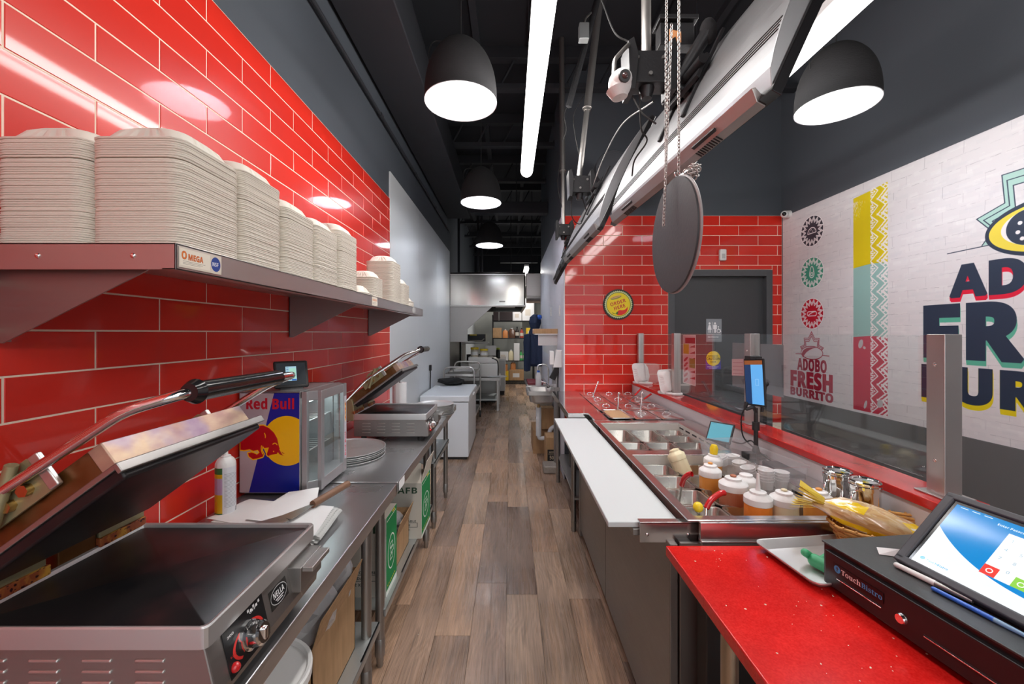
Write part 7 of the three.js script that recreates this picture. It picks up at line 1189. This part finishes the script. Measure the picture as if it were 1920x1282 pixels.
{ // hand sink
  const x1 = XC - 0.01, x0 = 0.205, d0 = 4.82, d1 = 5.28, y = 0.86, cx = (x0 + x1) / 2, cz = -(d0 + d1) / 2, w = x1 - x0, l = d1 - d0, t = thing('hand_sink', 'wall hung stainless hand sink with gooseneck tap in the corridor', 'sink', V(cx, y - 0.2, (d0 + d1) / 2));
  part(t, 'basin', loft([[w * 0.45, l * 0.5, y - 0.17, 0.06, cx, cz], [w * 0.78, l * 0.8, y - 0.14, 0.07, cx, cz], [w * 0.82, l * 0.84, y - 0.055, 0.05, cx, cz], [w, l, y - 0.05, 0.02, cx, cz], [w, l, y, 0.02, cx, cz], [w - 0.05, l - 0.05, y - 0.004, 0.03, cx, cz], [w * 0.7, l * 0.7, y - 0.13, 0.07, cx, cz]], { n: 5, capA: true, capB: true, crease: 0.5 }), mat.steel, 'pressed steel basin');
  part(t, 'splash_back', box(x1 - 0.02, x1 - 0.004, y - 0.03, y + 0.25, d0, d1, 0.004), mat.steel);
  part(t, 'tap', [tube([V(x1 - 0.09, y + 0.05, 5.05), V(x1 - 0.09, y + 0.24, 5.05), V(x1 - 0.13, y + 0.3, 5.05), V(x1 - 0.21, y + 0.29, 5.05), V(x1 - 0.22, y + 0.24, 5.05)], 0.011, 40, 10), rod(V(x1 - 0.1, y + 0.04, 4.95), V(x1 - 0.1, y + 0.04, 5.15), 0.02, 0.02, 12), rod(V(x1 - 0.1, y + 0.05, 4.93), V(x1 - 0.16, y + 0.07, 4.9), 0.012, 0.012, 10), rod(V(x1 - 0.1, y + 0.05, 5.17), V(x1 - 0.16, y + 0.07, 5.2), 0.012, 0.012, 10), rod(V(x1 - 0.02, y + 0.04, 5.05), V(x1 - 0.1, y + 0.04, 5.05), 0.018, 0.018, 10)], mat.chrome, 'chrome gooseneck tap');
  part(t, 'drain_pipe', [rod(V(cx - 0.03, 0.62, 5.05), V(cx - 0.03, y - 0.16, 5.05), 0.018, 0.018, 12)], mat.brass); part(t, 'trap_pipe', [rod(V(cx - 0.03, 0.28, 5.05), V(cx - 0.03, 0.63, 5.05), 0.034, 0.034, 16), bent([V(cx - 0.03, 0.30, 5.05), V(cx - 0.02, 0.24, 5.05), V(cx + 0.1, 0.26, 5.05), V(cx + 0.11, 0.36, 5.05), V(x1, 0.4, 5.05)], 0.026, 0.05, 12)], mat.pvc, 'pale plastic drain trap');
}
solo('steel_corner_post', 'narrow steel panel beside the hand sink at the counter corner', 'post', box(0.50, 0.566, 0, 0.93, 4.62, 4.66, 0.003), mat.steelDark);
solo('red_cutting_board', 'flat dark red board behind the hand sink', 'board', box(0.26, 0.5, 0.80, 0.83, 5.9, 6.4, 0.004), M({ color: lin(0.2, 0.02, 0.03), roughness: 0.5 }));
solo('steel_wall_shelf', 'narrow wall hung steel shelf behind the hand sink', 'shelf', [box(0.24, 0.572, 0.76, 0.8, 5.6, 6.7, 0.004), ...[5.75, 6.55].map((d) => prismD([[0.565, 0.58], [0.572, 0.58], [0.572, 0.762], [0.3, 0.762]], d, d + 0.006, 0))], mat.steel);
{ const t = thing('water_bottle', 'clear water bottle with blue cap behind the sink tap', 'bottle', V(0.40, 0.8, 5.7)); local(t, 'bottle', lathe([[0, 0], [0.04, 0], [0.042, 0.01], [0.042, 0.16], [0.02, 0.2]], 18), mat.frost); local(t, 'cap', lathe([[0.02, 0.195], [0.02, 0.225], [0, 0.225]], 12), mat.blue, 'blue cap'); }
solo('foot_pedal_box', 'black tilted card reader box on the sink splash back', 'box', tri(new RoundedBoxGeometry(0.07, 0.16, 0.05, 2, 0.006).rotateZ(-0.5).translate(0.53, 1.08, -4.78)), mat.black);
{ const t = thing('soap_dispenser', 'white soap dispenser with pink soap on the corridor wall', 'dispenser', V(0.52, 1.17, 4.55)); part(t, 'housing', prismD([[0.571, 1.17], [0.475, 1.17], [0.51, 1.36], [0.571, 1.36]], 4.48, 4.6, 0.006), mat.whitePlastic); part(t, 'window', box(0.44, 0.486, 1.20, 1.35, 4.49, 4.59, 0.006), mat.frost); part(t, 'soap', box(0.445, 0.48, 1.20, 1.235, 4.495, 4.585, 0.004), M({ color: lin(0.85, 0.16, 0.4), roughness: 0.3 }), 'pink soap'); }
{ const t = thing('wall_bracket_shelf', 'small wall shelf with a long brown box over the sink', 'shelf', V(0.43, 1.53, 5.0)); part(t, 'board', box(0.30, 0.57, 1.528, 1.54, 4.85, 5.15, 0.002), mat.white); part(t, 'bracket', prismX([[4.9, 1.40], [4.904, 1.40], [4.904, 1.528], [4.9, 1.528]], 0.34, 0.57, 0), mat.white); }
solo('long_carton', 'long brown carton lying on the small wall shelf over the sink', 'carton', box(0.285, 0.57, 1.541, 1.60, 4.86, 5.14, 0.003), mat.card);
for (const [y, d, label] of [[1.78, 5.6, 'white light switch plate on the corridor wall near the long carton'], [1.74, 4.6, 'grey light switch plate on the corridor wall near the tile corner']]) { const t = thing('light_switch', label, 'switch', V(0.57, y, d)); part(t, 'plate', box(0.562, 0.572, y, y + 0.12, d, d + 0.08, 0.003), mat.whitePlastic); part(t, 'rocker', box(0.557, 0.564, y + 0.03, y + 0.09, d + 0.025, d + 0.055, 0.002), mat.whitePlastic); }
{ // jacket on a hook
  const x = 0.45, d = 7.3, t = thing('navy_jacket', 'dark navy hooded jacket hanging at the corridor wall end', 'jacket', V(x, 0.95, d));
  const fold = (g, k) => { const p = g.attributes.position; for (let i = 0; i < p.count; i++) { const y = p.getY(i), a = Math.atan2(p.getZ(i), p.getX(i)); const s = 1 + 0.07 * Math.sin(y * 58 + a * 2 + k) + 0.09 * Math.sin(a * 5 + y * 6 + k); p.setX(i, p.getX(i) * s); p.setZ(i, p.getZ(i) * s); } g.computeVertexNormals(); return g; };
  local(t, 'coat', tri(plain(fold(lathe([[0.0, 0.0], [0.11, 0.005], [0.14, 0.05], [0.135, 0.3], [0.13, 0.5], [0.10, 0.64], [0.06, 0.72], [0.0, 0.74]], 40).scale(1.0, 1, 0.7), 0))), mat.navy, 'quilted navy coat body'); local(t, 'hood', tri(plain(fold(lathe([[0.0, 0.66], [0.08, 0.68], [0.105, 0.78], [0.09, 0.88], [0.04, 0.93], [0, 0.935]], 30), 2))), mat.navy, 'hood with blue lining');
  local(t, 'sleeve', tri(plain(fold(lathe([[0.0, -0.02], [0.055, 0.0], [0.07, 0.2], [0.075, 0.5], [0.05, 0.64], [0, 0.66]], 24).translate(-0.13, -0.07, 0.04), 1))), mat.navy); local(t, 'sleeve', tri(plain(fold(lathe([[0.0, 0.0], [0.06, 0.02], [0.07, 0.25], [0.05, 0.45], [0, 0.5]], 24).translate(0.08, 0.03, 0.06), 4))), mat.navy); local(t, 'lining', tri(new THREE.SphereGeometry(0.045, 12, 8).translate(0.075, 0.88, 0.05)), mat.blue, 'blue lining'); local(t, 'hook', rod(new THREE.Vector3(0, 0.9, 0), new THREE.Vector3(0.12, 0.92, 0), 0.008, 0.008, 8), mat.steel);
}
// cartons under the sink
const fifty = canvasTex(128, 128, (g) => { g.fillStyle = '#1d1a18'; g.fillRect(0, 0, 128, 128); g.fillStyle = '#c8b8a0'; g.font = 'bold 56px sans-serif'; g.fillText('50', 30, 104); g.font = 'bold 22px sans-serif'; g.fillText('WATER', 22, 34); g.fillRect(14, 44, 100, 4); });
{ const t = thing('brown_carton', 'tall brown carton with black fifty label under the hand sink', 'carton', V(0.42, 0, 4.95)); part(t, 'body', box(0.42, 0.555, 0.0, 0.34, 4.72, 4.98, 0.004), mat.card); part(t, 'black_label', plate(V(0.435, 0.06, 4.719), V(0.535, 0.06, 4.719), V(0.535, 0.20, 4.719), V(0.435, 0.20, 4.719), 0.0008), M({ map: fifty, roughness: 0.8 }), 'black label with pale number'); }
solo('brown_carton', 'brown carton with dark band stacked on the carton under the sink', 'carton', box(0.40, 0.56, 0.342, 0.60, 5.12, 5.34, 0.004), mat.card);
solo('brown_carton', 'pale brown carton with print standing deep under the sink', 'carton', box(0.38, 0.555, 0.342, 0.68, 5.36, 5.7, 0.004), mat.cardLight);
solo('brown_carton', 'long brown carton along the floor beyond the sink pipe', 'carton', box(0.30, 0.56, 0, 0.30, 5.24, 5.75, 0.004), mat.card);
solo('wrapped_bundle', 'flat foil wrapped bundle on the floor before the sink carton', 'bundle', tri(new RoundedBoxGeometry(0.15, 0.085, 0.2, 2, 0.015).translate(0.445, 0.043, -4.58)), M({ color: lin(0.4, 0.36, 0.32), roughness: 0.4, metalness: 0.3, bumpMap: fineTex, bumpScale: 0.006 }));
{ const t = thing('black_pot', 'dark pot on the shelf under the far counter', 'pot', V(0.7, 0.275, 3.9)); local(t, 'pot', lathe([[0, 0], [0.13, 0], [0.135, 0.01], [0.135, 0.16], [0.14, 0.165], [0.13, 0.165], [0.128, 0.02], [0, 0.02]], 28), mat.blackMetal); local(t, 'handle', tri(new THREE.TorusGeometry(0.03, 0.006, 6, 14, Math.PI).rotateX(Math.PI / 2).translate(0, 0.13, 0.14)), mat.steel); }

renderer.render(scene, camera);
